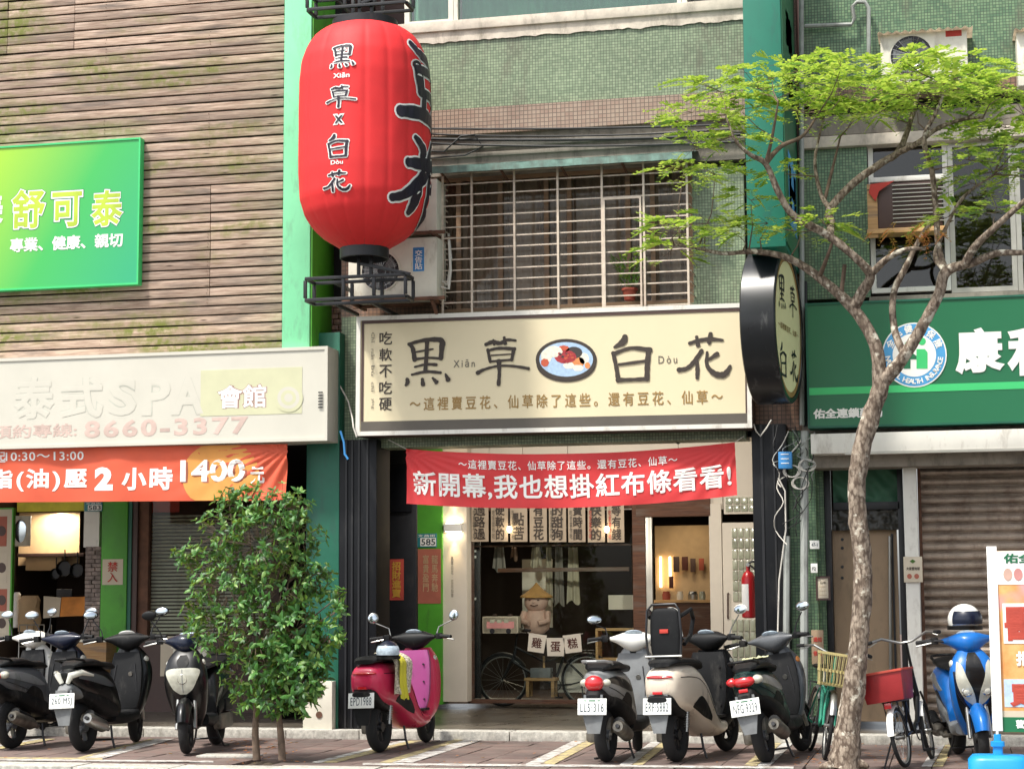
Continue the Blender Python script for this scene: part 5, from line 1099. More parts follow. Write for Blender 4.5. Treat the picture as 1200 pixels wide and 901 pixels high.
def _barcowl():
    rings = []
    for y, zc, h, x0_, x1_ in catm([(-.22,1.055,.016,.90,.95),(-.155,1.05,.04,.89,1.03),(-.075,1.035,.08,.885,1.11),(0,1.025,.095,.88,1.135),(.075,1.035,.08,.885,1.11),(.155,1.05,.04,.89,1.03),(.22,1.055,.016,.90,.95)],3):
        r = []
        for k in range(18):
            t = 2*math.pi*k/18; r.append(Vector(((x0_+x1_)/2+(x1_-x0_)/2*math.copysign(abs(math.cos(t))**.8,math.cos(t)), y, zc+h*math.copysign(abs(math.sin(t))**.8,math.sin(t))+ (.03 if math.cos(t) > 0 else 0)*0)))
        rings.append(r)
    return MB().loft(rings)
def gz(px, py): p = G(px, py, 0); return (p.x, p.y, 0)
GS = 'scooters parked on the pavement'
s1 = scooter('old white and black scooter with a round red tail lamp and raised white handlebar cowl', GS, gz(711,892.5), 6, dict(body='paint_silver',stripe='paint_black',panel='plastic_black',shield='paint_silver',bar='paint_white',rail='paint_silver',inner='plastic_gray',mcase='plastic_black'), 'LL5·316', 'classic', -1, 14, mirrors='L', tail='round', msize=.7)
s2 = scooter('beige electric scooter carrying a black folded child seat behind its saddle', GS, gz(793,892.5), 13, dict(body='paint_beige',shield='plastic_black',bar='plastic_black',panel='plastic_black',mstem='steel',mcase='paint_white',flap='plastic_gray',rim='dark_metal'), 'ERF·5882', 'gogoro', -2, -6, tail='bar')
s3 = scooter('black scooter leaning on its stand by the black column, wide red tail lamp', GS, gz(899,893.5), 9, dict(body='paint_teal',shield='paint_gray',bar='paint_gray',panel='plastic_black',flap='plastic_gray',mcase='steel',ind='amber'), 'NFG·9329', 'classic', -9, -8, mirrors='R', tail='wide')
s4 = scooter('bright pink scooter with violet inner panel and a yellow cloth over its side', GS, gz(445,881), 6, dict(body='paint_pink',shield='paint_pink',bar='plastic_black',panel='paint_violet',flap='plastic_black',round_mirror=True,mstem='steel',mcase='steel',mirror_spread=.42,rim='dark_metal'), 'EPD1988', 'gogoro', -2, 5, tail='bar', msize=.8)
s5 = scooter('black scooter with clear claw shaped tail lamps and a chrome exhaust', GS, gz(98,880.5), 2, dict(body='paint_black',shield='paint_black',bar='plastic_black',rail='seat_vinyl',exhaust='steel',flap='plastic_gray',bracket='plastic_gray',spring='clay',dial='white',guard='paint_black',stripe='paint_gray'), '260·MSJ', 'classic', -3, 16, tail='claw')
s6 = scooter('dark blue and gray scooter cut off by the photo edge with a red tail lamp', GS, gz(14,877), 6, dict(body='paint_gray',shield='paint_navy',bar='paint_navy',mcase='steel',flap='plastic_black',mirror_spread=.34), '5·603', 'classic', -3, 4, tail='wide')
d_ = Vector((math.sin(R(172)), math.cos(R(172)), 0)); f_ = Vector(gz(216,884))-d_*1.24
s7 = scooter('black scooter facing the street with a big pale headlight beside the young trees', GS, f_, 172, dict(body='paint_black',shield='paint_black',bar='paint_navy',rail='seat_vinyl',guard='paint_black',stripe='paint_black',ind='lens_clear',mcase='plastic_black'), None, 'classic', 3, 6)
d_ = Vector((math.sin(R(170)), math.cos(R(170)), 0)); f_ = Vector(gz(1155,897))-d_*1.24
s8 = scooter('bright blue scooter with twin headlights facing the street by the roller shutter', GS, f_, 170, dict(body='paint_blue',shield='paint_blue',bar='paint_blue',guard='paint_blue',panel='plastic_gray',spring='clay',ind='lens_clear'), None, 'classic', 4, -4, mirrors='', hl='twin')
s9 = scooter('white scooter standing behind the others, cut off by the photo edge', GS, gz(-32,870), 12, dict(body='paint_white',shield='paint_white',bar='paint_white',mcase='steel',mirror_spread=.3), None, 'classic', -3, 0)
# folded child seat on the beige scooter
def on_s(s_, p): return s_.matrix_basis @ Vector(p)
bpy.context.view_layer.update()
s1['label'] = s1['label']
cs = thing('child_seat', 'black folding child seat with a metal tube frame standing on the beige scooter', 'child seat', on_s(s2,(-.12,0,.90))); cs.rotation_euler = s2.rotation_euler
shell([(0,-.02,.03,.10),(.05,-.03,.035,.135),(.25,-.03,.03,.14),(.40,-.02,.025,.125),(.44,-.01,.02,.08)],4,20,4,'z').build('padded_back','seat_vinyl',cs)
b = MB(); b.tube([(-.05,.15,0),(-.05,.165,.2),(-.04,.15,.42),(-.02,.11,.47),(-.02,-.11,.47),(-.04,-.15,.42),(-.05,-.165,.2),(-.05,-.15,0)],.011,8); b.build('tube_frame','dark_metal',cs)
MB().tube([(-.07,.17,.02),(-.07,-.17,.02)],.012,8).build('foot_bar','steel',cs); MB().box(-.042,-.034,-.04,.04,.22,.255).build('label_patch','print_red',cs,True,.002)
for s_ in (-1,1): MB().tube([(0,s_*.14,.36),(.12,s_*.2,.42),(.25,s_*.17,.34),(.22,s_*.15,.2),(.05,s_*.15,.12)],.02,8).build('side_arm','seat_vinyl',cs)
# helmets and cloths
def helmet(label, loc, rz, m1, m2, open_=True, sc_=1.0, tilt=0):
    h = thing('helmet', label, 'helmet', loc, rz); h.rotation_euler = (tilt, 0, rz)
    rings = []
    V = MB(); n_ = 28
    for i in range(11):
        t = math.pi*.62*i/10; rings.append([Vector((.135*math.sin(t)*math.cos(p)*(1.06 if math.cos(p) < 0 else 1), .118*math.sin(t)*math.sin(p), .10+.12*math.cos(t)+(.02 if math.cos(p) > .2 and i > 8 else 0)))*sc_ for p in [2*math.pi*k/n_ for k in range(n_)]])
    V.loft(list(reversed(rings)), True); V.build('shell', m1, h, True, ang=60)
    b = MB(); n2 = 14
    rr = []
    for i in range(6):
        t = R(58)+R(46)*i/5; rr.append([Vector((.142*math.sin(t)*math.cos(p), .125*math.sin(t)*math.sin(p), .10+.124*math.cos(t)))*sc_ for p in [R(-78)+R(156)*k/n2 for k in range(n2+1)]])
    b.v = [q for r in rr for q in r]; b.f = [(i*(n2+1)+k, i*(n2+1)+k+1, (i+1)*(n2+1)+k+1, (i+1)*(n2+1)+k) for i in range(5) for k in range(n2)]
    b.build('visor', m2, h, True)
    b = MB(); b.lathe((0,0,.028*sc_),(0,0,1),[(0,.112*sc_),(.0,.128*sc_),(.03*sc_,.131*sc_),(.03*sc_,.12*sc_)],28); b.build('trim','paint_black',h)
    return h
helmet('white open-face helmet with dark visor hung on the blue scooter handlebar', F(1131,742,-3.6), R(-60), 'paint_white', 'paint_navy', sc_=1.12)
helmet('dark blue helmet resting on the saddle of the pink scooter', F(455,775,-2.75), R(-80), 'paint_navy', 'dial', sc_=.9)
def cloth(label, s_, fn, nu, nv, m, name='cloth', cat='cloth'):
    o = MB().grid(fn, nu, nv).build(name, m, None, True, ang=80); o.matrix_basis = s_.matrix_basis.copy(); return tag(o, label, cat)
mat('cloth_yellow','c9c23a',.85,var=.1); mat('cloth_dots','cbc3ae',.85,var=.6,scale=60); mat('cloth_pale','c9c9a0',.9,var=.2)
# drapes over the right-hand side of the pink scooter
def drape(x0_, x1_, drop, sd):
    def fn(u, v):
        x = x0_+(x1_-x0_)*u+.02*math.sin(v*5+sd); a = min(v/.35, 1); y = -.02-.20*math.sin(a*math.pi/2)-(.012*math.sin(u*14+v*3+sd)*v+.01); z = .925-.12*(1-math.cos(a*math.pi/2))-max(0,v-.35)*drop
        return Vector((x, y, z+.01*math.sin(u*9+sd)))
    return fn
cloth('patterned pale cloth hanging from the saddle of the pink scooter', s4, drape(-.14,.30,.42,0), 24, 22, 'cloth_dots'); 
def dr2(u, v): q = drape(-.02,.16,.5,2)(u, v); return q+Vector((0,-.016,.006))
cloth('yellow cloth hanging over the side of the pink scooter', s4, dr2, 16, 22, 'cloth_yellow')
cloth('pale yellow glove lying on the saddle of the black scooter by the column', s3, lambda u,v: Vector((.02+.22*u,-.12+.2*v,.90+.02*noise.noise(Vector((u*6,v*6,1)))+.012*math.sin(u*9)*math.sin(v*8))), 14, 12, 'cloth_pale', 'glove', 'glove')
# ================================================================ BICYCLES
def bike_wheel(par, c, rad, name='wheel', tm='rubber', ns=20):
    b = MB(); torus(b, c, rad-.018, .018, n=48, m=8); w_ = b.build(name, tm, par, True, ang=60)
    b = MB(); torus(b, c, rad-.04, .010, n=48, m=6); b.build('rim','steel',w_)
    b = MB()
    for k in range(ns):
        a = 2*math.pi*k/ns; s_ = .025*(1 if k % 2 else -1); b.tube([(c[0]+.02*math.cos(a+.8), c[1]+s_, c[2]+.02*math.sin(a+.8)),(c[0]+(rad-.04)*math.cos(a), c[1], c[2]+(rad-.04)*math.sin(a))],.0018,3,False)
    b.cyl((c[0],c[1]-.04,c[2]),(c[0],c[1]+.04,c[2]),.02); o = b.build('spokes','steel',w_); o['kind'] = 'stuff'; return w_
def bicycle(label, org, heading, fm, lean=0, rad=.30, basket=None, rack=None, steer=0, guard='steel', bars_='steel', wb=.98, cat='bicycle', hz=0):
    t = thing('bicycle', label, cat, org, 0); t.rotation_euler = (R(lean),0,R(90)-R(heading))
    bike_wheel(t, (0,0,rad), rad)
    B = lambda mb, n_, m, **k: mb.build(n_, m, t, True, **k)
    bb = (.42,0,.27); st_ = (.30,0,.62); hd = (wb-.17,0,.74); hl = (wb-.13,0,.56)
    b = MB(); b.tube([bb, st_],.018,10); b.tube([bb,(.62,0,.36),hl],.021,10); b.tube([st_,(.55,0,.56),hd],.014,10); b.tube([hd,hl],.022,10)
    for s_ in (-1,1): b.tube([(0,s_*.06,rad),(.2,s_*.05,.28),bb],.010,6); b.tube([(0,s_*.06,rad),(.29,s_*.03,.60)],.008,6)
    B(b,'frame',fm); B(MB().tube([st_,(.26,0,.76)],.013,8),'seat_post','steel')
    B(shell([(.08,.77,.80,.085),(.14,.765,.82,.095),(.28,.77,.81,.05),(.38,.775,.80,.02)],2.4),'saddle','seat_vinyl')
    st = bpy.data.objects.new('steering', None); COL.objects.link(st); st.parent = t; st.location = (wb-.12,0,0); st.rotation_euler = (0,0,R(steer)); X0 = wb-.12
    def S(mb, n_, m, **k): mb.v = [(v[0]-X0, v[1], v[2]) for v in mb.v]; return mb.build(n_, m, st, True, **k)
    b = MB(); torus(b, (wb,0,rad), rad-.018, .018, n=48, m=8); w_ = S(b,'front_wheel','rubber',ang=60)
    b = MB(); torus(b, (wb,0,rad), rad-.04, .010, n=48, m=6)
    for k in range(20):
        a = 2*math.pi*k/20; b.tube([(wb+.02*math.cos(a), .02*(1 if k%2 else -1), rad+.02*math.sin(a)),(wb+(rad-.04)*math.cos(a),0,rad+(rad-.04)*math.sin(a))],.0018,3,False)
    b.cyl((wb,-.045,rad),(wb,.045,rad),.018); o = S(b,'front_spokes','steel'); o['kind'] = 'stuff'
    b = MB()
    for s_ in (-1,1): b.tube([(wb-.13,s_*.03,.60),(wb-.06,s_*.05,.46),(wb,s_*.05,rad)],.011,8)
    b.tube([(wb-.13,0,.56),(wb-.19,0,.92+hz)],.013,8); S(b,'fork',fm)
    S(MB().tube([(wb-.36,.29,.96+hz),(wb-.24,.2,.98+hz),(wb-.18,.05,.92+hz),(wb-.18,-.05,.92+hz),(wb-.24,-.2,.98+hz),(wb-.36,-.29,.96+hz)],.012,8),'handlebar',bars_)
    for s_ in (-1,1):
        S(MB().tube([(wb-.34,s_*.28,.962+hz),(wb-.43,s_*.33,.952+hz)],.017,8),'grip','rubber'); S(MB().tube([(wb-.27,s_*.24,.96+hz),(wb-.30,s_*.30,.93+hz),(wb-.38,s_*.34,.925+hz)],.005,5),'brake_lever','steel')
    for nm, c, a0, a1 in (('rear_mudguard',(0,0,rad),40,175),):
        sec = []
        for i in range(12):
            a = R(a0+(a1-a0)*i/11); d = Vector((math.cos(a),0,math.sin(a))); c_ = Vector(c)+d*(rad+.02); ring = [c_+Vector((0,.028*u,0))-d*(.014*u*u) for u in (-1,-.5,0,.5,1)]; sec.append(ring+[q-d*.003 for q in reversed(ring)])
        B(MB().loft(sec),nm,guard)
    sec = []
    for i in range(12):
        a = R(20+130*i/11); d = Vector((math.cos(a),0,math.sin(a))); c_ = Vector((wb,0,rad))+d*(rad+.02); ring = [c_+Vector((0,.028*u,0))-d*(.014*u*u) for u in (-1,-.5,0,.5,1)]; sec.append(ring+[q-d*.003 for q in reversed(ring)])
    S(MB().loft(sec),'front_mudguard',guard)
    b = MB(); torus(b,(bb[0],-.05,bb[2]),.075,.006,n=24,m=4); b.tube([(bb[0],-.07,bb[2]),(bb[0]-.04,-.075,bb[2]-.16)],.010,6); b.tube([(bb[0],.07,bb[2]),(bb[0]+.04,.075,bb[2]+.16)],.010,6); b.cyl((bb[0],-.07,bb[2]),(bb[0],.07,bb[2]),.016); B(b,'crank','dark_metal')
    for s_, z_ in ((-1,bb[2]-.16),(1,bb[2]+.16)): B(MB().box(bb[0]+s_*.04-.045,bb[0]+s_*.04+.045,s_*.12-.04,s_*.12+.04,z_-.012,z_+.012),'pedal','rubber',bev=.004)
    b = MB(); b.tube([(.05,.08,.26),(.0,.19,.01)],.008,6); B(b,'stand','dark_metal')
    b = MB()
    for s_ in (-1,1): b.tube([(0,s_*.07,rad),(-.1,s_*.06,rad*2+.04),(.28,s_*.06,rad*2+.04)],.006,6)
    for k in range(4): b.tube([(-.12+k*.11,.065,rad*2+.043),(-.12+k*.11,-.065,rad*2+.043)],.005,5)
    B(b,'rear_rack','dark_metal')
    return t, S, B
mat('basket_yellow','b5a873',.7,var=.15); mat('basket_red','8f1f22',.45,var=.1,scale=6,dirt=.2,dirtcol=(.05,.02,.02)); mat('bike_green','2f8f74',.4)
def ground_pt(px, py): p = G(px, py, 0); return (p.x, p.y, 0)
f_ = Vector(ground_pt(967,890)); dd = Vector((math.sin(R(168)), math.cos(R(168)), 0))
bk1, S1, B1 = bicycle('green bicycle with a pale yellow basket half hidden behind the tree trunk', f_-dd*.98, 168, 'bike_green', lean=-9, steer=-4)
# yellow slatted basket on the front
b = MB(); hw, hd_ = .17, .12; X = .98+.06
pts = []
for k in range(11):
    for (x_, y_) in ((X-hd_, -hw+2*hw*k/10), (X+hd_, -hw+2*hw*k/10)): b.bar((x_*.97+X*.03, y_*.82, .66), (x_, y_, .93), .018, .004)
for k in range(7):
    for s_ in (-1,1): b.bar((X-hd_+2*hd_*k/6, s_*hw*.82, .66), (X-hd_+2*hd_*k/6, s_*hw, .93), .018, .004)
for z_, f in ((.66,.82),(.78,.9),(.93,1.0)):
    c4 = [(X-hd_*f,-hw*f,z_),(X+hd_*f,-hw*f,z_),(X+hd_*f,hw*f,z_),(X-hd_*f,hw*f,z_)]
    for a, c in zip(c4, c4[1:]+c4[:1]): b.bar(a, c, .012, .022)
b.box(X-hd_*.8,X+hd_*.8,-hw*.8,hw*.8,.655,.66); S1(b,'basket','basket_yellow')
bk2, S2, B2 = bicycle('dark bicycle with a red box on its rear rack beside the tree', ground_pt(1062,899), 14, 'paint_black', lean=-10, steer=8, guard='white', wb=.92, rad=.255, hz=.12)
b = MB(); b.loft([[Vector((x,y,z)) for x,y in ((-.26+i,-.19+i),(.10-i,-.19+i),(.10-i,.19-i),(-.26+i,.19-i))] for z,i in ((.56,.03),(.60,.025),(.80,0),(.80,.012),(.60,.035))]); B2(b,'rack_box','basket_red',bev=.003)
b = MB(); b.loft([[Vector((x,y,z)) for x,y in ((-.27,-.20),(.11,-.20),(.11,.20),(-.27,.20))] for z in (.795,.815)]); B2(b,'box_rim','clay',bev=.004); MB().box(-.19,-.17,-.03,.03,.50,.55).build('reflector','tail_red',bk2,True,.004)
# ================================================================ BANNERS
mat('banner_red','d0383a',.65,var=.05,scale=4); mat('banner_orange','d85c3e',.65,var=.05,scale=4); mat('banner_yellow','e09a4c',.65,var=.05)
def banner(name, label, cor, Y, m, sag=0, wr=.02, nu=150, nv=30, seed=0, pull=(1,1)):
    o = thing(name, label, 'banner'); tl, tr, br_, bl_ = [F(x,y,Y) for x,y in cor]; o.location = ((tl.x+tr.x)/2, Y, bl_.z)
    def fn(u, v):     # v from bottom to top
        p = (bl_*(1-u)+br_*u)*(1-v)+(tl*(1-u)+tr*u)*v
        s_ = sag*4*u*(1-u)
        w1 = math.sin((u-1.02)*0+math.atan2(v-1.05, (1.02-u)*3)*34)*math.exp(-(1-u)*9)*wr*pull[1]*.8
        w0 = math.sin(math.atan2(v-1.05, (u+.02)*3)*30)*math.exp(-u*10)*wr*pull[0]*.8
        return Vector((p.x, Y+wr*1.2*noise.noise(Vector((u*7+seed, v*1.6, seed)))+w1+w0+.004*math.sin(u*60+v*8)*v, p.z-s_))
    b = MB().grid(fn, nu, nv); b.v = [tuple(Vector(v)-o.location) for v in b.v]; b.build('fabric', m, o, True, ang=80)
    def txt(tx, u0, u1, v0, v1, m_, bold=.03, res=3, spacing=1.0, lift=.004):
        V, Fc = glyphs(tx,1,bold,res,spacing=spacing); V = fit(V,u0,u1,v0,v1)
        MB().add([fn(v.x, v.y)-o.location+Vector((0,-lift-.0008*max(0,v.z)*20,0)) for v in V], Fc).build('lettering', m_, o, False)
    return o, fn, txt
bn, fn_, tx_ = banner('banner','red cloth opening banner with white characters strung between the black columns',[(476,526),(861,518),(864,580),(477,590)],YC-.05,'banner_red',sag=.085,wr=.024,seed=2,pull=(1,.55))
tx_('～這裡賣豆花、仙草除了這些。還有豆花、仙草～',.165,.83,.70,.87,'white',.010,3,1.15,.007)
tx_('新開幕,我也想掛紅布條看看!',.02,.985,.15,.62,'white',.02,4,1.08,.007)
for px,py,qx,qy in ((861,518,872,511),(476,526,455,515)): o = MB().tube([F(px,py,YC-.05)-bn.location, F(qx,qy,YC)-bn.location],.004,5).build('tie_cord','cable_white',bn)
bo, fo_, to_ = banner('banner','orange price banner with white lettering hanging under the faded light box',[(-60,527),(337,520),(335,586),(-60,589)],YC-.28,'banner_orange',sag=.0,wr=.02,seed=7,pull=(0,1.3))
U = lambda px: (px+60)/397
to_('足',U(-28),U(-4),.12,.58,'white',.03); to_('指(油)壓',U(-10),U(107),.2,.62,'white',.03,4,1.25); to_('2',U(116),U(138),.2,.63,'white',.06); to_('小時',U(148),U(207),.2,.62,'white',.035,4,1.2)
V_ = []; b = MB(); 
def circ(nm, cu, cv, ru, rv, m, lift):
    ring = [fo_(cu+ru*math.cos(R(10*k)), min(.995,max(.005,cv+rv*math.sin(R(10*k)))))-bo.location+Vector((0,-lift,0)) for k in range(36)]; rin = [fo_(cu+ru*.5*math.cos(R(10*k)), cv+rv*.5*math.sin(R(10*k)))-bo.location+Vector((0,-lift,0)) for k in range(36)]
    c_ = fo_(cu,cv)-bo.location+Vector((0,-lift,0)); b = MB(); b.add(ring+rin+[c_],[(k,(k+1)%36,36+(k+1)%36,36+k) for k in range(36)]+[(36+k,36+(k+1)%36,72) for k in range(36)]); b.build(nm,m,bo,True)
circ('price_disc',U(262),.45,U(262)-U(218),.62,'banner_yellow',.004)
to_('1400',U(218),U(292),.32,.71,'print_brown',.03,4,1.0,.006); to_('1400',U(216),U(290),.34,.74,'white',.028,4,1.0,.009); to_('元',U(296),U(312),.3,.6,'white',.03,3,1.0,.009); to_('10:30～13:00',U(10),U(102),.77,.93,'white',.012,3,1.1); to_('起',U(-4),U(10),.74,.95,'white',.012)
# ================================================================ AIR CONDITIONERS
def aircon(label, box, Y, dep, fanc, fr, rust=False, grid=True, group='air conditioner outdoor units'):
    x0,x1,z0,z1 = rect(*box, Y); o = thing('air_conditioner', label, 'air conditioner', ((x0+x1)/2, Y+dep, z0), 0, group); P = o.location
    MB().box(x0-P.x,x1-P.x,Y-P.y,0,0,z1-z0).build('case','white_plastic',o,True,.012)
    c = F(*fanc, Y)-P; r_ = fr*(Y-CAM.y)/FPX
    MB().lathe(c+Vector((0,.0,0)),(0,-1,0),[(0,r_*1.08),(.012,r_*1.06),(.012,r_),(.004,r_)],36).build('fan_ring','white_plastic',o)
    MB().lathe(c,(0,-1,0),[(.001,.0005),(.001,r_)],30).build('fan_well','dark_metal',o)
    b = MB()
    for k in range(5):
        a = 2*math.pi*k/5; b.add([c+Vector((math.cos(a+s_)*q,-.005-.003*s_,math.sin(a+s_)*q)) for s_,q in ((0,r_*.2),(.25,r_*.92),(.9,r_*.92),(.8,r_*.2))],[(0,1,2,3)])
    b.build('fan_blades','plastic_gray',o)
    b = MB()
    for k in range(24): a = 2*math.pi*k/24; b.tube([c+Vector((math.cos(a)*r_*.15,-.014,math.sin(a)*r_*.15)), c+Vector((math.cos(a+.12)*r_,-.012,math.sin(a+.12)*r_))],.002,3,False)
    for q in (.3,.55,.8): torus_ = MB(); b.tube([c+Vector((math.cos(R(15*k))*r_*q,-.015,math.sin(R(15*k))*r_*q)) for k in range(25)],.002,3,False)
    q_ = b.build('fan_guard','steel',o); q_['kind'] = 'stuff'; return o, P
ac1, P = aircon('white air conditioner with a blue sticker on the shelf below the lantern',(408,280,512,350),-1.15,.38,(446,318),24)
slab(484,290,497,318,-1.151,.003,'sticker','sign_blue',ac1)
V, Fc = glyphs('交\n告\n貼',1,.02,2); x0,x1,z0,z1 = rect(486,293,495,316,-1.154); put(fit(V,x0,x1,z0,z1),Fc,'lettering','white',ac1,lambda x,z,t: Vector((x,-1.154-.001*t,z))-P)
x1_ = F(512,315,-1.15).x-P.x
b = MB(); b.tube([(x1_+.01,-.25,.12),(x1_+.09,-.24,.10),(x1_+.10,-.2,.3),(x1_+.07,-.15,.62),(x1_+.0,.1,.75)],.014,8); b.build('coolant_pipe','cable_white',ac1); MB().tube([(x1_+.005,-.2,.2),(x1_+.06,-.18,.15),(x1_+.08,-.1,.45),(x1_+.02,.05,.7)],.012,8).build('coolant_pipe','cable_white',ac1)
ac2, P2 = aircon('white air conditioner mostly hidden behind the right edge of the lantern',(420,212,512,274),-1.1,.36,(450,244),22)
for y_, nm in ((352,'lower'),(276,'upper')):
    p0 = F(404,y_,-1.15); S_ = [((F(402,y_,-1.15).x,yy,p0.z-.02),(F(522,y_,-1.15).x,yy,p0.z-.02)) for yy in (-1.17,-.8)]+[((F(x_,y_,-1.15).x,-1.2,p0.z-.02),(F(x_,y_,-1.15).x,YF,p0.z-.02)) for x_ in (410,506)]
    if nm == 'lower': S_ += [((F(506,y_,-1.15).x,YF-.02,p0.z-.35),(F(506,y_,-1.15).x,-1.15,p0.z-.03))]
    bars('ac_shelf', 'rusty steel shelf carrying the air conditioner with the blue sticker' if nm == 'lower' else 'rusty steel shelf carrying the air conditioner behind the lantern', 'shelf', S_, 'rust', .035)
ac3, P3 = aircon('white air conditioner with a red badge high on the green tiled wall',(1032,38,1134,96),YF-.42,.36,(1068,66),24)
b = MB(); x0,x1,z0,z1 = rect(1028,28,1140,40,YF-.46); b.sheet(lambda u,v: Vector((x0+u*(x1-x0), YF-.50+v*.5, z0+.03+.03*v+.012*math.sin(u*70)*(1-v)))-P3, 70, 4, 0); b.build('rain_cover','mortar',ac3)
slab(1108,36,1127,43,YF-.421,.003,'badge','print_red',ac3); 
ac4, P4 = aircon('white air conditioner cut off by the photo edge on the green tiled wall',(1192,34,1290,98),YF-.42,.36,(1225,66),24)
b = MB(); x0,x1,z0,z1 = rect(1188,26,1292,36,YF-.46); b.sheet(lambda u,v: Vector((x0+u*(x1-x0), YF-.50+v*.5, z0+.03+.03*v+.012*math.sin(u*70)*(1-v)))-P4, 70, 4, 0); b.build('rain_cover','mortar',ac4)
# window unit with an old orange-red sticker board
wu = thing('window_air_conditioner','old brown window air conditioner set in a rusty frame behind the branches','air conditioner'); x0,x1,z0,z1 = rect(1020,214,1104,266,YF-.2); wu.location = ((x0+x1)/2,YF,z0); P = wu.location
MB().box(x0-P.x,x1-P.x,-.19,.1,0,z1-z0).build('case','brown_frame',wu,True,.01)
pieces_ = []
for k in range(9): pass
b0 = None
for k in range(10):
    if b0 is None: b0 = MB().box(-(x1-x0)/2+.16,(x1-x0)/2-.03,-.02,.0,-.004,.004).build('louvre','alu',wu); o = b0
    else: o = bpy.data.objects.new('louvre', b0.data); COL.objects.link(o); o.parent = wu
    o.location = (.06,-.192,.05+k*.042)
MB().box(x0-P.x-.03,x0-P.x+.07,-.22,-.191,-.1,z1-z0).build('side_board','palewood',wu,True,.004); MB().box(x0-P.x-.04,x1-P.x+.04,-.24,-.0,-.06,-.012).build('support_board','palewood',wu,True,.004)
sb = MB().plate([F(1018,226,YF-.24)-P,F(1020,216,YF-.24)-P,F(1048,212,YF-.24)-P,F(1030,224,YF-.24)-P,F(1026,236,YF-.24)-P],(0,.01,0)).build('sticker','print_red',wu,False)
# ================================================================ PIPES AND CABLES
def pipe(label, pts, r, m='pvc', name='pipe', cat='pipe', group=None, n=8):
    P_ = [Vector(p) for p in pts]; o = MB().tube(P_, r, n).build(name, m, None); return tag(o, label, cat, group)
pipe('white drain pipe with a gooseneck bend on the green tiles', [F(943,31,YF-.08),F(998,29,YF-.08),F(1001,22,YF-.08),F(999,8,YF-.08),F(1004,3,YF-.08),F(1014,3,YF-.08),F(1018,10,YF-.08),F(1018,80,YF-.08)], .022)
pipe('long gray pipe running down beside the tall teal sign', [F(939,-40,YF-.15),F(940,498,YF-.15)], .026)
pipe('dark pipe running down beside the round black sign', [F(944,330,YF-.1),F(944,500,YF-.1)], .02, 'dark_metal')
pipe('white conduit standing against the dark green tiled pillar', [F(922,628,YC-.06),F(921,860,YC-.06)], .034)
pipe('tall gray conduit along the edge of the dark green pillar', [F(943,505,YC-.1),F(942,858,YC-.1)], .04, 'pvc')
pipe('thin white cable looping down beside the white conduit', [F(912,560,YC-.1),F(920,575,YC-.1),F(921,620,YC-.1),F(913,680,YC-.1),F(911,760,YC-.1),F(914,800,YC-.1)], .008, 'cable_white','cable','cable')
random.seed(8)
def sagline(a, c, sag, n=16, jit=0):
    a, c = Vector(a), Vector(c); return [a.lerp(c, i/n)+Vector((0,random.uniform(-jit,jit),-sag*4*(i/n)*(1-i/n)+random.uniform(-jit,jit))) for i in range(n+1)]
for k,(y0_,y1_,sg,rr) in enumerate([(151,146,.02,.012),(157,151,.05,.010),(163,158,.03,.016),(168,166,.04,.012)]):
    Yc_ = YF-.10-.02*k; pipe(['topmost thin black cable sagging across the beam above the window','second black cable from the top on the beam above the window','thick black cable second from the bottom on the beam','lowest black cable on the beam, just above the metal awning'][k], sagline(F(498,y0_,Yc_),F(868,y1_,Yc_),sg), rr, 'cable','cable','cable','cables along the beam',6)
pipe('black cable curling upward on the beam near the lantern', [F(500,177,YF-.14),F(520,178,YF-.16),F(540,160,YF-.18),F(556,158,YF-.16),F(566,172,YF-.14),F(545,182,YF-.14),F(500,186,YF-.12)], .010, 'cable','cable','cable')
tang = thing('cable_bundle','tangle of white and gray cables hanging above the dark green pillar','cables',F(932,560,YC-.12))
for k in range(10):
    x_ = random.uniform(916,950); y0_ = random.uniform(497,520); y1_ = random.uniform(545,640); pts = []
    for i in range(9):
        u = i/8; pts.append(F(x_+14*math.sin(u*random.uniform(2,5)+k)+random.uniform(-3,3), y0_+(y1_-y0_)*u, YC-.08-.12*random.random())-tang.location)
    pts = [Vector(c) for c in catm([tuple(p) for p in pts], 3)]
    MB().tube(pts, random.choice([.004,.005,.007]), 5).build('cable', random.choice(['cable_white','cable_white','cable','pvc']), tang)
for (cx_,cy_) in ((926,552),(936,566),(944,545)):
    pts = [F(cx_+9*math.cos(R(24*i))+i*.1, cy_+7*math.sin(R(24*i)), YC-.16)-tang.location for i in range(38)]; MB().tube(pts,.005,5).build('cable_loop','cable_white',tang)
pipe('white cord looping under the round black sign', [F(883,497,YC-.1),F(886,505,YC-.1),F(891,511,YC-.1),F(898,502,YC-.1),F(904,492,YC-.1)], .008,'cable_white','cable','cable')
pipe('blue and white cords hanging from the corner beside the light box', [F(399,505,YC-.3),F(403,518,YC-.3),F(404,532,YC-.3),F(408,538,YC-.3)], .012,'sign_blue','cable','cable')
pipe('white cable hanging down the gap beside the wide cream sign', [F(380,395,YF-.1),F(384,420,YF-.1),F(392,440,YF-.1),F(408,470,YF-.15),F(413,490,YF-.3),F(414,500,YF-.4),F(418,512,YF-.4)], .008,'cable_white','cable','cable')
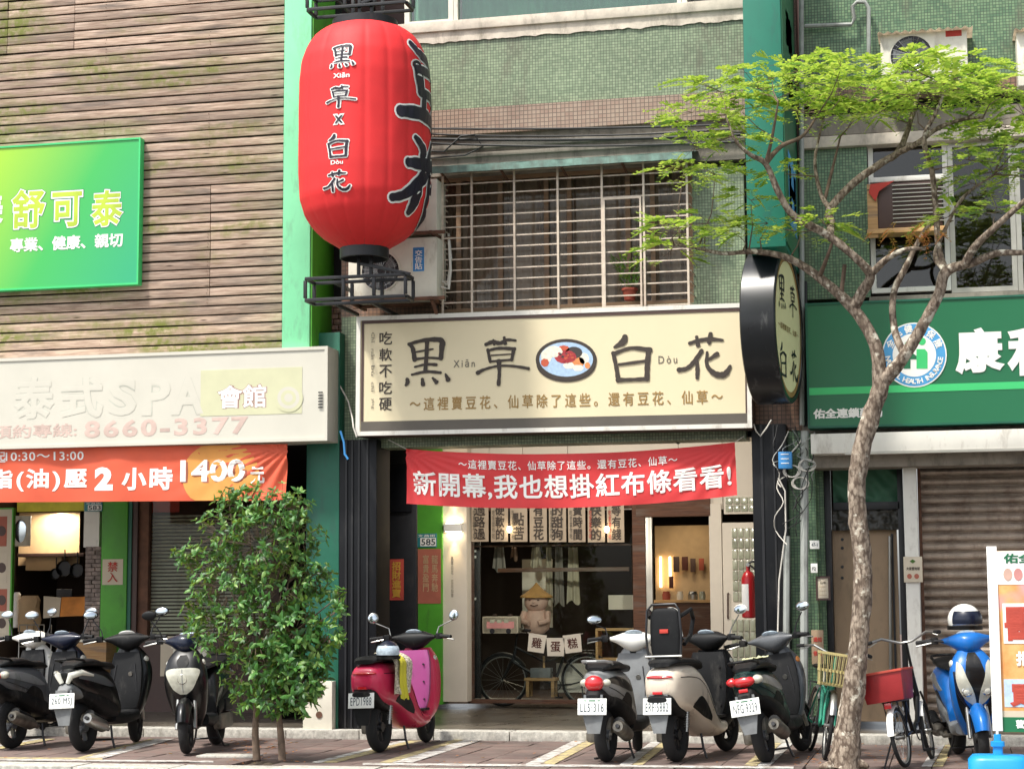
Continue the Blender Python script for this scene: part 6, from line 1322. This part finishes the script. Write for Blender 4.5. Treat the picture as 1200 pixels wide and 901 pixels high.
# blue notice box, plates, small boards
nb = thing('meter_box','small blue box with white print wired to the dark green pillar','box',F(920,549,YC-.2)); x0,x1,z0,z1 = rect(912,529,928,549,YC-.2)
MB().box(x0-nb.location.x,x1-nb.location.x,0,.1,0,z1-z0).build('case','sign_blue',nb,True,.01)
for k in range(3): MB().box(-.04,.04,-.003,-.001,.05+k*.045,.058+k*.045).build('print_line','white',nb,False)
def house_no(tx, small, box, Y, label):
    x0,x1,z0,z1 = rect(*box, Y); o = thing('house_number', label, 'sign', ((x0+x1)/2, Y+.004, z0)); P = o.location; w_ = x1-x0; h_ = z1-z0
    MB().box(-w_/2,w_/2,-.008,0,0,h_).build('plate','sign_teal' if 'sign_teal' in MT else (mat('sign_teal','2f7f86',.4,var=.03) and 'sign_teal'),o,True,.002)
    MB().box(-w_/2+.2*w_,w_/2-.04*w_,-.0105,-.0085,.08*h_,.68*h_).build('number_panel','white',o,False)
    V, Fc = glyphs(tx,1,.02,3); MB().add([Vector((v.x,-.0115-.001*max(0,v.z)*20,v.y)) for v in fit(V,-w_*.26,w_*.43,h_*.14,h_*.62)],Fc).build('lettering','plate_ink',o,False)
    V, Fc = glyphs(small,1,.01,2); MB().add([Vector((v.x,-.0095-.001*max(0,v.z)*20,v.y)) for v in fit(V,-w_*.42,w_*.42,h_*.74,h_*.93)],Fc).build('lettering','white',o,False)
house_no('585','文昌街',(488,625,512,641),YR-.33,'teal house number plate reading 585 on the lime green strip'); house_no('583','文昌街',(99,588,120,599),YL-.05,'teal house number plate reading 583 at the top of the wall pier')
def board(name, label, cat, box, Y, m, dep=.02, txt=None, tm='ink', edge=None):
    x0,x1,z0,z1 = rect(*box, Y); o = thing(name, label, cat, ((x0+x1)/2, Y+dep, z0)); P = o.location
    MB().box(x0-P.x,x1-P.x,-dep,0,0,z1-z0).build('board',m,o,True,.003)
    if edge: 
        frame(box[0]-1,box[1]-1,box[2]+1,box[3]+1,Y-.006,dep,.02,'frame',edge,o)
    for (t_, bx_, m_, bd) in (txt or []): lettering(t_, bx_, m_, o, Y, bold=bd)
    return o
board('notice_board','small brown framed notice board on the dark green jamb','notice',(957,676,972,702),YF+.02,'paper',.02,[('公告',(961,681,968,684),'ink',.01),('─────\n─────\n─────',(960,687,969,697),'ink_gold',.01)],edge='brown_frame')
board('notice_board','red and brown box with notices low on the dark green jamb','notice',(951,738,965,778),YF-.04,'door_tan',.05,[('通知',(953,746,963,752),'print_red',.03),('信箱',(953,762,963,768),'print_red',.03)])
board('small_sign','small white plate at the top of the dark green jamb','sign',(949,633,960,643),YF-.02,'white',.01,[('47-1',(951,636,958,640),'plate_ink',.01)]); board('small_sign','lower small white plate on the dark green jamb','sign',(950,660,958,671),YF-.02,'white',.01,[('F2',(952,664,956,668),'plate_ink',.01)])
board('paper_notice','printed notice sheet taped to the white post beside the roller shutter','notice',(1059,652,1081,682),YF+.07,'paper',.006,[('◆',(1066,655,1073,660),'leaf_pot',.01),('大家愛地球',(1062,664,1078,668),'ink',.02),('● ●',(1063,672,1077,678),'print_brown',.02)])
board('utility_box','cream painted utility box with two round knockouts at the foot of the teal column','box',(355,798,389,861),YC-.12,'white_plastic',.12)
for yy in (813,837): 
    c = F(374,yy,YC-.121); tag(MB().cyl(c, c+Vector((0,-.008,0)), .035, n=16).build('knockout_cap','rust',None), 'round rusty knockout cap on the cream box, '+('upper one' if yy < 820 else 'lower one'), 'cap')
# poster case on the far left
pc = board('poster_case','tall green framed poster case at the left edge of the massage shop','poster case',(-30,596,13,748),YL-.3,'paper',.06,edge='lime')
for (bx_, m_) in (((-20,605,8,640),'print_brown'),((-20,648,8,683),'paper'),((-20,690,8,716),'print_brown'),((-20,720,8,742),'paper')): slab(*bx_,YL-.303,.002,'photo_print',m_,pc)
for (cx_,cy_) in ((2,622),(2,665),(2,703),(2,730)): ell(cx_,cy_,5,6,.006,'photo_detail','brown_frame',16,par=pc,Y=YL-.3)
# ================================================================ HANGING CLOTH SIGNS IN THE SHOP FRONT
TX = [('過\n路\n過','pale cloth tag, leftmost of the row hanging under the red banner'),('硬\n軟\n的','second cloth tag from the left in the row under the red banner'),('一\n點\n苦','third cloth tag from the left, just right of the left bulb'),('有\n豆\n花','fourth cloth tag from the left, without any small side writing'),('的\n甜\n狗','fifth cloth tag from the left in the row under the red banner'),('費\n時\n間','sixth cloth tag from the left in the row under the red banner'),('快\n樂\n的','cloth tag with a red side line, just left of the right bulb'),('等\n有\n錢','rightmost cloth tag of the row under the red banner')]
x_ = 552.5
mat('tag_cloth','b3a38f',.85,var=.06,scale=6)
for i,(t_,lab) in enumerate(TX):
    bx_ = (x_, 585, x_+20, 634.5+i*.1); x0,x1,z0,z1 = rect(*bx_, YR-.12); o = thing('hanging_sign', lab, 'cloth sign', ((x0+x1)/2, YR-.12, z1), 0, 'cloth tags hanging in the shop front'); P = o.location
    MB().sheet(lambda u,v: Vector((x0+u*(x1-x0), YR-.12+.006*math.sin(u*5+i)+.01*v*math.sin(i*2.3), z0+v*(z1-z0)))-P, 6, 10, .004).build('cloth','tag_cloth',o)
    V, Fc = glyphs(t_,1,.02,3); a_ = x0+(x1-x0)*(.42 if i%2 else .3); fx = fit(V, a_-.03 if i != 3 else x0+.05, x1-.035, z0+.025, z0+(z1-z0)*.88); put(fx, Fc, 'lettering', 'ink', o, lambda x,z,t: Vector((x,YR-.142-.001*t,z))-P)
    if i not in (3,):
        V, Fc = glyphs('吃苦當作\n吃補人生'.replace('\n','')[:5].replace('','\n')[1:-1],1,.01,2); put(fit(V,x0+.02,x0+.055,z0+.04,z0+(z1-z0)*.75), Fc, 'lettering', 'print_red' if i in (6,7) else 'ink_gray', o, lambda x,z,t: Vector((x,YR-.142-.001*t,z))-P)
    x_ += 22.7
def bulb(px, py, Y, label, r=.03):
    c = F(px,py,Y); o = thing('light_bulb', label, 'lamp', c); MB().ball((0,0,0),(r,r,r*1.4),12,8).build('glass_bulb','lamp_strong',o); MB().cyl((0,0,r),(0,0,r+.05),.014,n=8).build('socket','brown_frame',o); MB().tube([(0,0,r+.05),(0,0,.45)],.004,5).build('cord','cable',o)
bulb(597,620,YR-.2,'small glowing bulb hanging between the second and third cloth tags'); bulb(711,620,YR-.2,'small glowing bulb hanging near the rightmost cloth tag')
# wall lamp on the white pier
c = F(531.5,618,YR-.30); o = thing('wall_lamp','white up-and-down wall lamp glowing on the white pier','lamp',c)
MB().box(-.11,.11,-.06,.05,-.05,.05).build('housing','white',o,True,.006); MB().box(-.09,.09,-.05,.04,.0505,.054).build('upper_lens','lamp_strong',o,False); MB().box(-.09,.09,-.05,.04,-.054,-.0505).build('lower_lens','lamp_strong',o,False)
def area(name, loc, energy, col, size, rot=(0,0,0)):
    l = bpy.data.lights.new(name,'AREA'); l.energy = energy; l.color = col; l.size = size; l.shape = 'DISK'; ob = bpy.data.objects.new(name, l); COL.objects.link(ob); ob.location = loc; ob.rotation_euler = rot; return ob
for s_, rt in ((.07,math.pi),(-.07,0)):
    l = bpy.data.lights.new('wall_lamp_glow','SPOT'); l.energy = 9; l.color = (1,.72,.38); l.spot_size = R(60); l.spot_blend = .5; l.shadow_soft_size = .02; ob = bpy.data.objects.new('wall_lamp_light', l); COL.objects.link(ob); ob.location = c+Vector((0,-.0,s_)); ob.rotation_euler = (rt+R(-8 if s_ < 0 else 8),0,0)
    ob.parent = None
# spotlights under the sign
for px, nm in ((559,'left'),(790,'right')):
    c = F(px,513,YF+.3); o = thing('spotlight', 'black track spotlight under the beam, near the %s end of the red banner' % nm, 'lamp', c)
    MB().tube([(0,0,.12),(0,0,.03)],.012,8).build('stem','black_metal',o); MB().tube([(-.05,.02,.03),(.06,-.05,-.03)],[.035,.045],14).build('head','black_metal',o); MB().tube([(-.13,0,.11),(.13,0,.11)],.014,6).build('track','black_metal',o)
# kitchen counter seen through the doorway
YI = YR+2.6
o = thing('counter','pale timber service counter inside the doorway','counter'); x0,x1,z0,z1 = rect(762,706,840,775,YI); o.location = ((x0+x1)/2,YI,ZF); P = o.location
MB().box(x0-P.x,x1-P.x+.3,0,.5,0,z1-ZF).build('front','brownwood',o,True,.004); MB().box(x0-P.x-.02,x1-P.x+.35,-.03,.52,z1-ZF,z1-ZF+.04).build('counter_top','palewood',o,True,.004)
kb_ = thing('kitchen_wall','lit cream kitchen wall behind the service counter','wall'); x0,x1,z0,z1 = rect(768,640,850,702,YI+1.3); kb_.location = ((x0+x1)/2,YI+1.35,z0); P = kb_.location
MB().box(x0-P.x,x1-P.x,-.05,0,-.4,z1-z0+.3).build('panel','tan',kb_,False); 
for px in (773,784): o = slab(px,652,px+2.2,688,YI+1.25,.03,'strip_light','lamp_warm',None); tag(o,'thin vertical strip light glowing in the kitchen, %s one' % ('outer' if px == 773 else 'inner'),'lamp')
area('kitchen_light', F(800,600,YI+.6), 5, (1,.82,.55), .5)
for k,(px,py,w_,h_,m_) in enumerate([(789,652,7,18,'brown_frame'),(799,652,7,16,'ink_brownline'),(809,654,6,16,'brown_frame'),(819,654,6,14,'terracotta'),(784,675,5,14,'ink_brownline')]):
    o = slab(px,py,px+w_,py+h_,YI+1.2,.02,'menu_board',m_,None,.003); tag(o,'%s small dark board hanging on the lit kitchen wall' % ['leftmost','second','third','rightmost','lowest'][k],'board')
for k,(px,r_) in enumerate([(781,5),(797,4),(812,6),(823,4)]):
    c = F(px,703,YI+.15); o = MB().lathe((c.x,c.y,c.z-.01),(0,0,1),[(0,.0001),(0,r_*.0105),(.09,r_*.0115),(.11,r_*.009),(.13,r_*.009),(.13,.0001)],16).build('jar',['terracotta','white_plastic','steel','glass_block_'][k],None); tag(o,'%s jar on the service counter' % ['rust coloured','white','metal','pale glass'][k],'jar')
# timber shelf with boards
sf = thing('shelf','pale timber open shelf standing behind the old scooter','shelf'); x0,x1,z0,z1 = rect(698,736,746,808,YR+.35); sf.location = ((x0+x1)/2,YR+.35,z0); P = sf.location
for (a,c,e,g,nm) in ((x0,x0+.03,z0,z1,'side_panel'),(x1-.03,x1,z0,z1,'side_panel'),(x0+.031,x1-.031,z1-.03,z1,'shelf_board'),(x0+.031,x1-.031,(z0+z1)/2-.02,(z0+z1)/2+.01,'shelf_board'),(x0+.031,x1-.031,z0,z0+.03,'shelf_board')): MB().box(a-P.x,c-P.x,0,.3,e-P.z,g-P.z).build(nm,'palewood',sf,True,.002)
tag(slab(713,697,742,714,YR+.9,.03,'wall_panel','white_wall',None),'off-white panel behind the shop window near the timber post','panel')
tag(slab(652,777,693,811,YR+.45,.05,'display_board','white_wall',None,.004),'off-white low board standing on the shop floor','board')
tag(slab(549,630,563,818,YR+.25,.04,'menu_board','black_metal',None,.003),'tall black menu board with white strokes just inside the shop window','board')
o = bpy.data.objects['menu_board'] if False else None
b = MB()
for k in range(9):
    a = F(552,644+k*7,YR+.24); c = F(558 if k in (0,1,8) else 553.4,644+k*7,YR+.24); b.box(a.x,c.x,YR+.24,YR+.245,a.z-.03,a.z)
tag(b.build('chalk_marks','white',None,False),'white strokes written on the tall black menu board','writing')['kind'] = 'stuff'
# hanging aprons
for k,(px,w_,y1,m_,lb_) in enumerate([(585,16,668,'curtain_gray','gray'),(628,14,664,'apron','pale short'),(643,9,704,'apron','pale long narrow'),(655,12,708,'curtain_gray','dark gray long'),(672,16,706,'apron','wide pale long'),(603,9,655,'curtain_brown','brown')]):
    x0,x1,z0,z1 = rect(px-w_/2,641,px+w_/2,y1,YR+.55+.06*k); o = MB().sheet(lambda u,v: Vector((x0+(x1-x0)*(.5+(u-.5)*(1-.35*v)), YR+.55+.06*k+.03*math.sin(u*12+k)*(1-v*.5), z0+v*(z1-z0)+.03*math.cos(u*7+k)*(1-v))), 18, 10, .005).build('apron',m_,None); tag(o,lb_+' cloth hanging behind the shop window below the cloth tags','apron')
tag(slab(612,655,647,735,YR+1.1,.03,'door_panel','white_wall',None),'pale door panel inside the dim shop behind the straw hat figure','panel')
# figure with straw hat
c = F(629,742,YR+.5); fg = thing('figurine','round pale figurine wearing a pointed straw hat in the shop window','figurine',c)
MB().loft([[Vector((math.cos(2*math.pi*k/20)*r_,math.sin(2*math.pi*k/20)*r_*.8,z)) for k in range(20)] for z,r_ in ((0,.10),(.05,.16),(.15,.185),(.25,.14),(.30,.11))]).build('body','skin_toy',fg); MB().ball((0,-.02,.40),(.155,.14,.14),20,12).build('head','skin_toy',fg)
MB().lathe((0,0,.47),(0,0,1),[(-.02,.21),(0,.21),(.05,.13),(.12,.05),(.17,.008)],24,True).build('straw_hat','straw',fg)
for s_ in (-1,1): MB().ball((s_*.055,-.155,.42),(.016,.012,.006),8,6).build('eye','ink_brownline',fg); MB().tube([(s_*.15,-.04,.26),(s_*.17,-.12,.16),(s_*.06,-.17,.13)],[.045,.04,.035],10).build('arm','skin_toy',fg)
MB().tube([(-.05,-.15,.36),(0,-.163,.345),(.05,-.15,.36)],.006,6).build('mouth','ink_brownline',fg); MB().ball((0,-.165,.39),(.014,.012,.012),8,6).build('nose','skin_toy',fg)
# display bicycle inside with egg cake bunting and a toy bus box
c = F(606,812,YR+.4); bk3, S3, B3 = bicycle('old black cargo bicycle displayed inside the dim shop front', (F(688,812,YR+.4).x, YR+.4, ZF), -90, 'black_metal', rad=.33, guard='black_metal', bars_='steel', wb=1.08)
bs = thing('bus_box','pink and white bus shaped paper box on the display bicycle','box'); x0,x1,z0,z1 = rect(565,722,607,742,YR+.1); bs.location = ((x0+x1)/2,YR+.2,z0); P = bs.location; w_ = x1-x0; h_ = z1-z0
MB().box(-w_/2,w_/2,-.1,.1,0,h_).build('body','paper',bs,True,.015); MB().box(-w_/2+.06,w_/2-.05,-.104,-.101,h_*.3,h_*.7).build('side_band','lan_pink' if 'lan_pink' in MT else (mat('lan_pink','c98a86',.6) and 'lan_pink'),bs,False)
for s_ in (-.1,.11): MB().cyl((s_,-.108,.03),(s_,-.102,.03),.032,n=14).build('wheel','ink_black',bs)
for k in range(3): MB().box(-.13+k*.09,-.07+k*.09,-.106,-.1045,h_*.62,h_*.82).build('window','glass_block_',bs,False)
for k in range(2): MB().cyl((-.08+.2*k,-.05,h_),(-.08+.2*k,-.05,h_+.03),.03,n=10).build('roof_knob','brown_frame',bs)
bf = thing('bunting','three white cloth flags reading 雞蛋糕 strung on the display bicycle','bunting',F(651,742,YR+.05)); P = bf.location
for i,(ch,px,py,rt) in enumerate((('雞',629,753,-8),('蛋',651,757.5,0),('糕',671,753.5,7))):
    c = F(px,py,YR+.05)-P; m3 = Matrix.Rotation(R(-rt),3,'Y'); s_ = .115
    MB().plate([c+m3 @ Vector(q) for q in ((-s_,0,s_*.95),(s_,0,s_*.95),(s_*.9,0,-s_),(-s_*.9,0,-s_))],(0,.004,0)).build('flag','white_wall',bf,False)
    V, Fc = glyphs(ch,1,.02,3); V = fit(V,-.065,.065,-.065,.065); MB().add([c+m3 @ Vector((v.x,-.003-.001*max(0,v.z)*20,v.y)) for v in V],Fc).build('lettering','ink_brownline',bf,False)
MB().tube([F(618,741,YR+.05)-P,F(640,748,YR+.05)-P,F(661,748,YR+.05)-P,F(683,742,YR+.05)-P],.004,5).build('cord','cable_white',bf)
st_ = thing('stool','small pale timber stool on the shop floor','stool',F(635,816,YR+.25)); P = st_.location
MB().box(-.2,.2,-.12,.12,.20,.235).build('seat','palewood',st_,True,.004)
for sx in (-.16,.16):
    for sy in (-.09,.09): MB().box(sx-.02,sx+.02,sy-.02,sy+.02,0,.2).build('leg','palewood',st_,True,.003)
tn = thing('tin_box','gray tin with a stick in it on the small stool','tin',P+Vector((0,0,.236))); MB().box(-.13,.13,-.08,.08,0,.12).build('case','plastic_gray',tn,True,.008); MB().tube([(.03,0,.1),(.03,0,.27)],.014,8).build('stick','palewood',tn)
# fire extinguisher
fe = thing('fire_extinguisher','red fire extinguisher with a white label beside the glass block door','fire extinguisher',F(878,724,.4)); 
MB().lathe((0,0,0),(0,0,1),[(0,.05),(.01,.075),(.42,.075),(.48,.05),(.50,.022),(.55,.02)],24,True).build('cylinder','paint_ext' if 'paint_ext' in MT else (mat('paint_ext','a81c22',.3,var=.05) and 'paint_ext'),fe)
b = MB(); n_ = 10
b.add([Vector((.0765*math.sin(t),-.0765*math.cos(t),z)) for z in (.08,.36) for t in [R(-70)+R(75)*k/n_ for k in range(n_+1)]],[(k,k+1,n_+2+k,n_+1+k) for k in range(n_)]).build('label','white',fe)
MB().tube([(0,0,.55),(0,0,.58),(.05,0,.60),(.09,0,.585)],.012,8).build('handle','black_metal',fe); MB().tube([(.02,-.02,.56),(.10,-.03,.50),(.105,-.02,.25)],.011,8).build('hose','cable',fe); MB().cyl((0,-.02,.565),(0,-.05,.565),.02,n=12).build('gauge','steel',fe)
# potted plant behind the grille
pp = thing('potted_plant','small green plant in a terracotta pot behind the window grille','potted plant',F(738,352,YG+.17)); P = pp.location
MB().lathe((0,0,0),(0,0,1),[(0,.055),(.10,.075),(.10,.085),(.125,.085),(.125,.07),(.11,.065)],18).build('pot','terracotta',pp)
random.seed(31); b = MB(); V0, F0 = leaf_mesh()
for k in range(150):
    a = random.uniform(0,6.28); h = random.uniform(.15,.45); d = Vector((math.cos(a)*random.uniform(.2,1),math.sin(a)*.6,random.uniform(.2,1))).normalized(); p0 = Vector((math.cos(a)*h*.4,math.sin(a)*h*.25,h)); x_ = d.cross(Vector((.1,0,1))).normalized(); M_ = Matrix((x_,d,x_.cross(d))).transposed(); b.add([p0+M_ @ (Vector(v)*.06) for v in V0],F0)
for k in range(8): a = k*.8; b.tube([(0,0,.11),(math.cos(a)*.08,math.sin(a)*.05,.3),(math.cos(a)*.15,math.sin(a)*.08,.42)],.003,4)
q = b.build('foliage','leaf_pot',pp); q['kind'] = 'stuff'
# ================================================================ MASSAGE SHOP INTERIOR
YQ = YL+.9
def item(nm, lab, cat, px0,py0,px1,py1,Y,dep,m,bev=.004): return tag(slab(px0,py0,px1,py1,Y,dep,nm,m,None,bev),lab,cat)
ct = item('counter','pale timber cabinet with a white top below the green pillar','cabinet',66,752,124,812,YL+.0-.35,.3,'palewood')
item('cabinet_top','white top board of the pale timber cabinet','board',64,749,126,752,YL-.37,.34,'white_plastic')
hd = thing('mirror','white framed oval mirror on the massage shop wall','mirror',F(24,622,YQ)); MB().box(-.14,.14,0,.03,-.4+.2,.2).build('frame','white_plastic',hd,True,.03); MB().ball((0,-.002,0),(.09,.006,.15),20,10).build('mirror_glass','mirror',hd)
item('kitchen_hood','slanted pale hood inside the massage shop','hood',30,652,72,668,YQ+.6,.4,'tan'); item('wall_shelf','dark shelf under the pale wall board','shelf',20,648,98,652,YQ+.5,.3,'brown_frame')
for k,(px,py,r_) in enumerate(((76,666,9),(91,668,8),(66,672,6))):
    c = F(px,py,YQ+.4); o = thing('frying_pan','%s dark pan hanging on the massage shop wall' % ['largest','second largest','smallest'][k],'pan',c); MB().lathe((0,0,0),(0,-1,0),[(0,.0005),(0,r_*.0105),(.04,r_*.012)],20).build('bowl','dark_metal',o); MB().tube([(0,0,r_*.01),(0,-.01,r_*.01+.16)],.01,6).build('handle','rubber',o)
mb_ = thing('menu_stand','open orange menu propped on the counter','menu',F(76,724,YQ-.4)); MB().plate([(-.30,0,.28),(-.06,.0,.26),(-.02,-.12,.02),(-.24,-.12,.0)],(0,.01,0)).build('left_page','paper',mb_,False); MB().plate([(-.05,0,.265),(.28,.0,.27),(.32,-.12,.03),(-.01,-.12,.02)],(0,.01,0)).build('right_page','print_orange',mb_,False)
item('laptop','dark open laptop on the counter behind the orange menu','laptop',66,690,84,702,YQ-.1,.02,'black_metal')
o = thing('cup_stack','tall stack of white paper cups on the counter','cups',F(19,735,YQ-.3)); MB().lathe((0,0,0),(0,0,1),[(0,.04)]+[(.03+i*.022+j*.011,.045+.004*j) for i in range(18) for j in (0,1)]+[(.45,.03)],14,True).build('cups','white',o)
o = thing('paper_bag','crumpled pale paper bag beside the cup stack','bag',F(34,740,YQ-.35)); b = MB().loft([[Vector((math.cos(2*math.pi*k/20)*r_*(1+.15*math.sin(k*3+z*9)),math.sin(2*math.pi*k/20)*r_*.6,z)) for k in range(20)] for z,r_ in ((0,.13),(.15,.15),(.3,.13),(.4,.14),(.46,.10))]); b.build('bag','tan',o)
rk = thing('wire_rack','thin metal rack in front of the massage shop counter','rack',F(36,790,YQ-.7)); 
for a,c in (((-.17,0,0),(-.17,0,.62)),((.17,0,0),(.17,0,.62)),((-.17,0,.62),(.17,0,.62)),((-.17,0,.35),(.17,0,.35)),((-.17,0,.08),(.17,0,.08)),((-.17,.2,0),(-.17,.2,.62)),((.17,.2,0),(.17,.2,.62))): MB().tube([a,c],.009,6).build('bar','steel',rk)
for k in range(2): o = thing('storage_crate','%s white crate stacked under the blinds window' % ('upper' if k else 'lower'),'crate',F(226,800-k*22,YL-.3)); MB().box(-.22,.22,-.1,.15,0,.19).build('body','white_plastic',o,True,.012); MB().box(-.235,.235,-.115,.165,.19,.215).build('rim','white_plastic',o,True,.004)
c = F(347,528,YL-.5); o = thing('ceiling_lamp','round ceiling lamp glowing at the right end of the orange banner','lamp',(c.x,c.y,3.33)); MB().lathe((0,0,0),(0,0,-1),[(0,.13),(.02,.13),(.02,.1)],24).build('ring','white',o); MB().lathe((0,0,-.019),(0,0,-1),[(0,.0005),(0,.1)],24).build('lens','lamp_cool',o)
area('massage_shop_light', F(60,600,YQ+.5), 16, (1,.86,.66), .6)
# ================================================================ PROMOTION FLAG ON A WATER BASE
YB2 = YK-.05
fb = thing('promotion_flag','tall orange printed promotion flag on a white pole with a blue water base','flag',(G(1168,900).x, YB2, 0)); P = fb.location
zt3 = F(1168,640,YB2).z
MB().tube([(0,0,.1),(0,0,zt3)],.012,10).build('pole','white',fb); MB().box(-.035,.045,-.012,.012,F(1168,856,YB2).z,zt3).build('pole_sleeve','white',fb,True,.005)
b = MB().loft([[Vector((x,y,z)) for x,y in [(hw*math.copysign(abs(math.cos(t))**.5,math.cos(t)), hw*.8*math.copysign(abs(math.sin(t))**.5,math.sin(t))) for t in [2*math.pi*k/32 for k in range(32)]]] for z,hw in ((.0,.20),(.02,.235),(.13,.235),(.165,.2),(.17,.04),(.23,.038),(.235,.055),(.27,.055),(.275,.03),(.33,.028))]); b.build('water_base','base_blue' if 'base_blue' in MT else (mat('base_blue','1c8fd0',.35,var=.04) and 'base_blue'),fb,True,ang=50)
zf0, zf1 = F(1200,858,YB2).z, F(1200,645,YB2).z; Wf = .62
N = NT('flag_print'); p_ = N.pos('obj'); n1 = N.noise(p_,4,5,.6); c_ = N.mix(N.ramp(n1,.35,.7),lin('e8b878'),lin('d9823f')); N.l(N.mix(N.ramp(N.noise(N.map(p_,(1,1,1),rot=(0,.5,0)),2.2,2),.55,.62),c_,lin('e3a09a')),N.b.inputs['Base Color']); N.set(Roughness=.6)
ff = lambda x,z: Vector((.045+x, -.004+.02*math.sin(x*7+z*2), z))
MB().sheet(lambda u,v: ff(u*Wf, zf0+v*(zf1-zf0)), 20, 30, .003).build('fabric','flag_print',fb)
def fbar(z0_,z1_,m,x0_=0,x1_=Wf,lf=.003,nm='printed_band'): MB().grid(lambda u,v: ff(x0_+u*(x1_-x0_), z0_+v*(z1_-z0_))+Vector((0,-lf,0)),16,4).build(nm,m,fb)
HZ = zf1-zf0; fbar(zf1-.27,zf1-.002,'white'); fbar(zf0+.002,zf0+.12,'pharm_green'); fbar(zf0+.12,zf0+.17,'paper'); fbar(zf0+.2,zf0+.42,'jelly_blue',.02,.5)
def ftext(tx,x0_,x1_,z0_,z1_,m,bold=.03,lf=.007):
    V, Fc = glyphs(tx,1,bold,3); MB().add([ff(v.x,v.y)+Vector((0,-lf-.001*max(0,v.z)*20,0)) for v in fit(V,x0_,x1_,z0_,z1_)],Fc).build('lettering',m,fb,False)
ftext('佑全藥局',.05,.5,zf1-.10,zf1-.02,'pharm_green'); 
for xx,mm in ((.08,'skin_toy'),(.16,'lan_pink'),(.33,'clay'),(.41,'skin_toy')):
    MB().add([ff(xx+.035*math.cos(R(30*k)), zf1-.19+.05*math.sin(R(30*k)))+Vector((0,-.006,0)) for k in range(12)],[tuple(range(12))]).build('portrait_print',mm,fb,False)
fbar(zf1-.74,zf1-.42,'white',.03,.5,.004); ftext('醫材',.04,.49,zf1-.72,zf1-.44,'clay',.05); ftext('指定商品',.12,.58,zf1-.92,zf1-.80,'white',.05); ftext('買',.06,.24,zf1-1.24,zf1-1.06,'clay',.07); ftext('1',.32,.42,zf1-1.12,zf1-.98,'clay',.07); ftext('歡迎洽詢',.1,.5,zf0+.03,zf0+.1,'white',.03); ftext('高雄專櫃',.1,.45,zf0+.25,zf0+.34,'white',.03)
# drain cover by the young trees, odd litter
c = G(262,888); o = thing('drain_cover','flat gray drain cover lying by the young trees','cover',(c.x,c.y+.15,.0)); MB().box(-.28,.28,-.13,.13,.0,.02).build('plate','granite',o,True,.006)
random.seed(13); b = MB(); V0, F0 = leaf_mesh()
for k in range(300):
    px = random.choice([random.uniform(262,345),random.uniform(930,1130),random.uniform(0,1200)]); p = G(px, random.uniform(868,897)); 
    if p.y < YK or p.y > YS: continue
    a = random.uniform(0,6.28); M_ = Matrix.Rotation(a,3,'Z') @ Matrix.Rotation(random.uniform(-.4,.4),3,'Y'); b.add([p+Vector((0,0,.016))+M_ @ (Vector(v)*random.uniform(.02,.055)) for v in V0],F0)
tag(b.build('fallen_leaves','leaf_dead',None),'dry fallen leaves scattered on the pavement and tree pits','leaves',kind='stuff')

area('shop_fill', F(650,600,YR+1.6), 16, (1,.84,.64), 1.2)  # added fill lamp without a fixture, brightens the room behind the shop window
for px in (559,790):
    c = F(px,515,YF+.3); l = bpy.data.lights.new('spotlight_beam','SPOT'); l.energy = 120; l.color = (1,.93,.84); l.spot_size = R(120); l.spot_blend = .8; l.shadow_soft_size = .05
    ob = bpy.data.objects.new('spotlight_lamp', l); COL.objects.link(ob); ob.location = c+Vector((.02,.08,-.06)); ob.rotation_euler = (R(62),0,0)
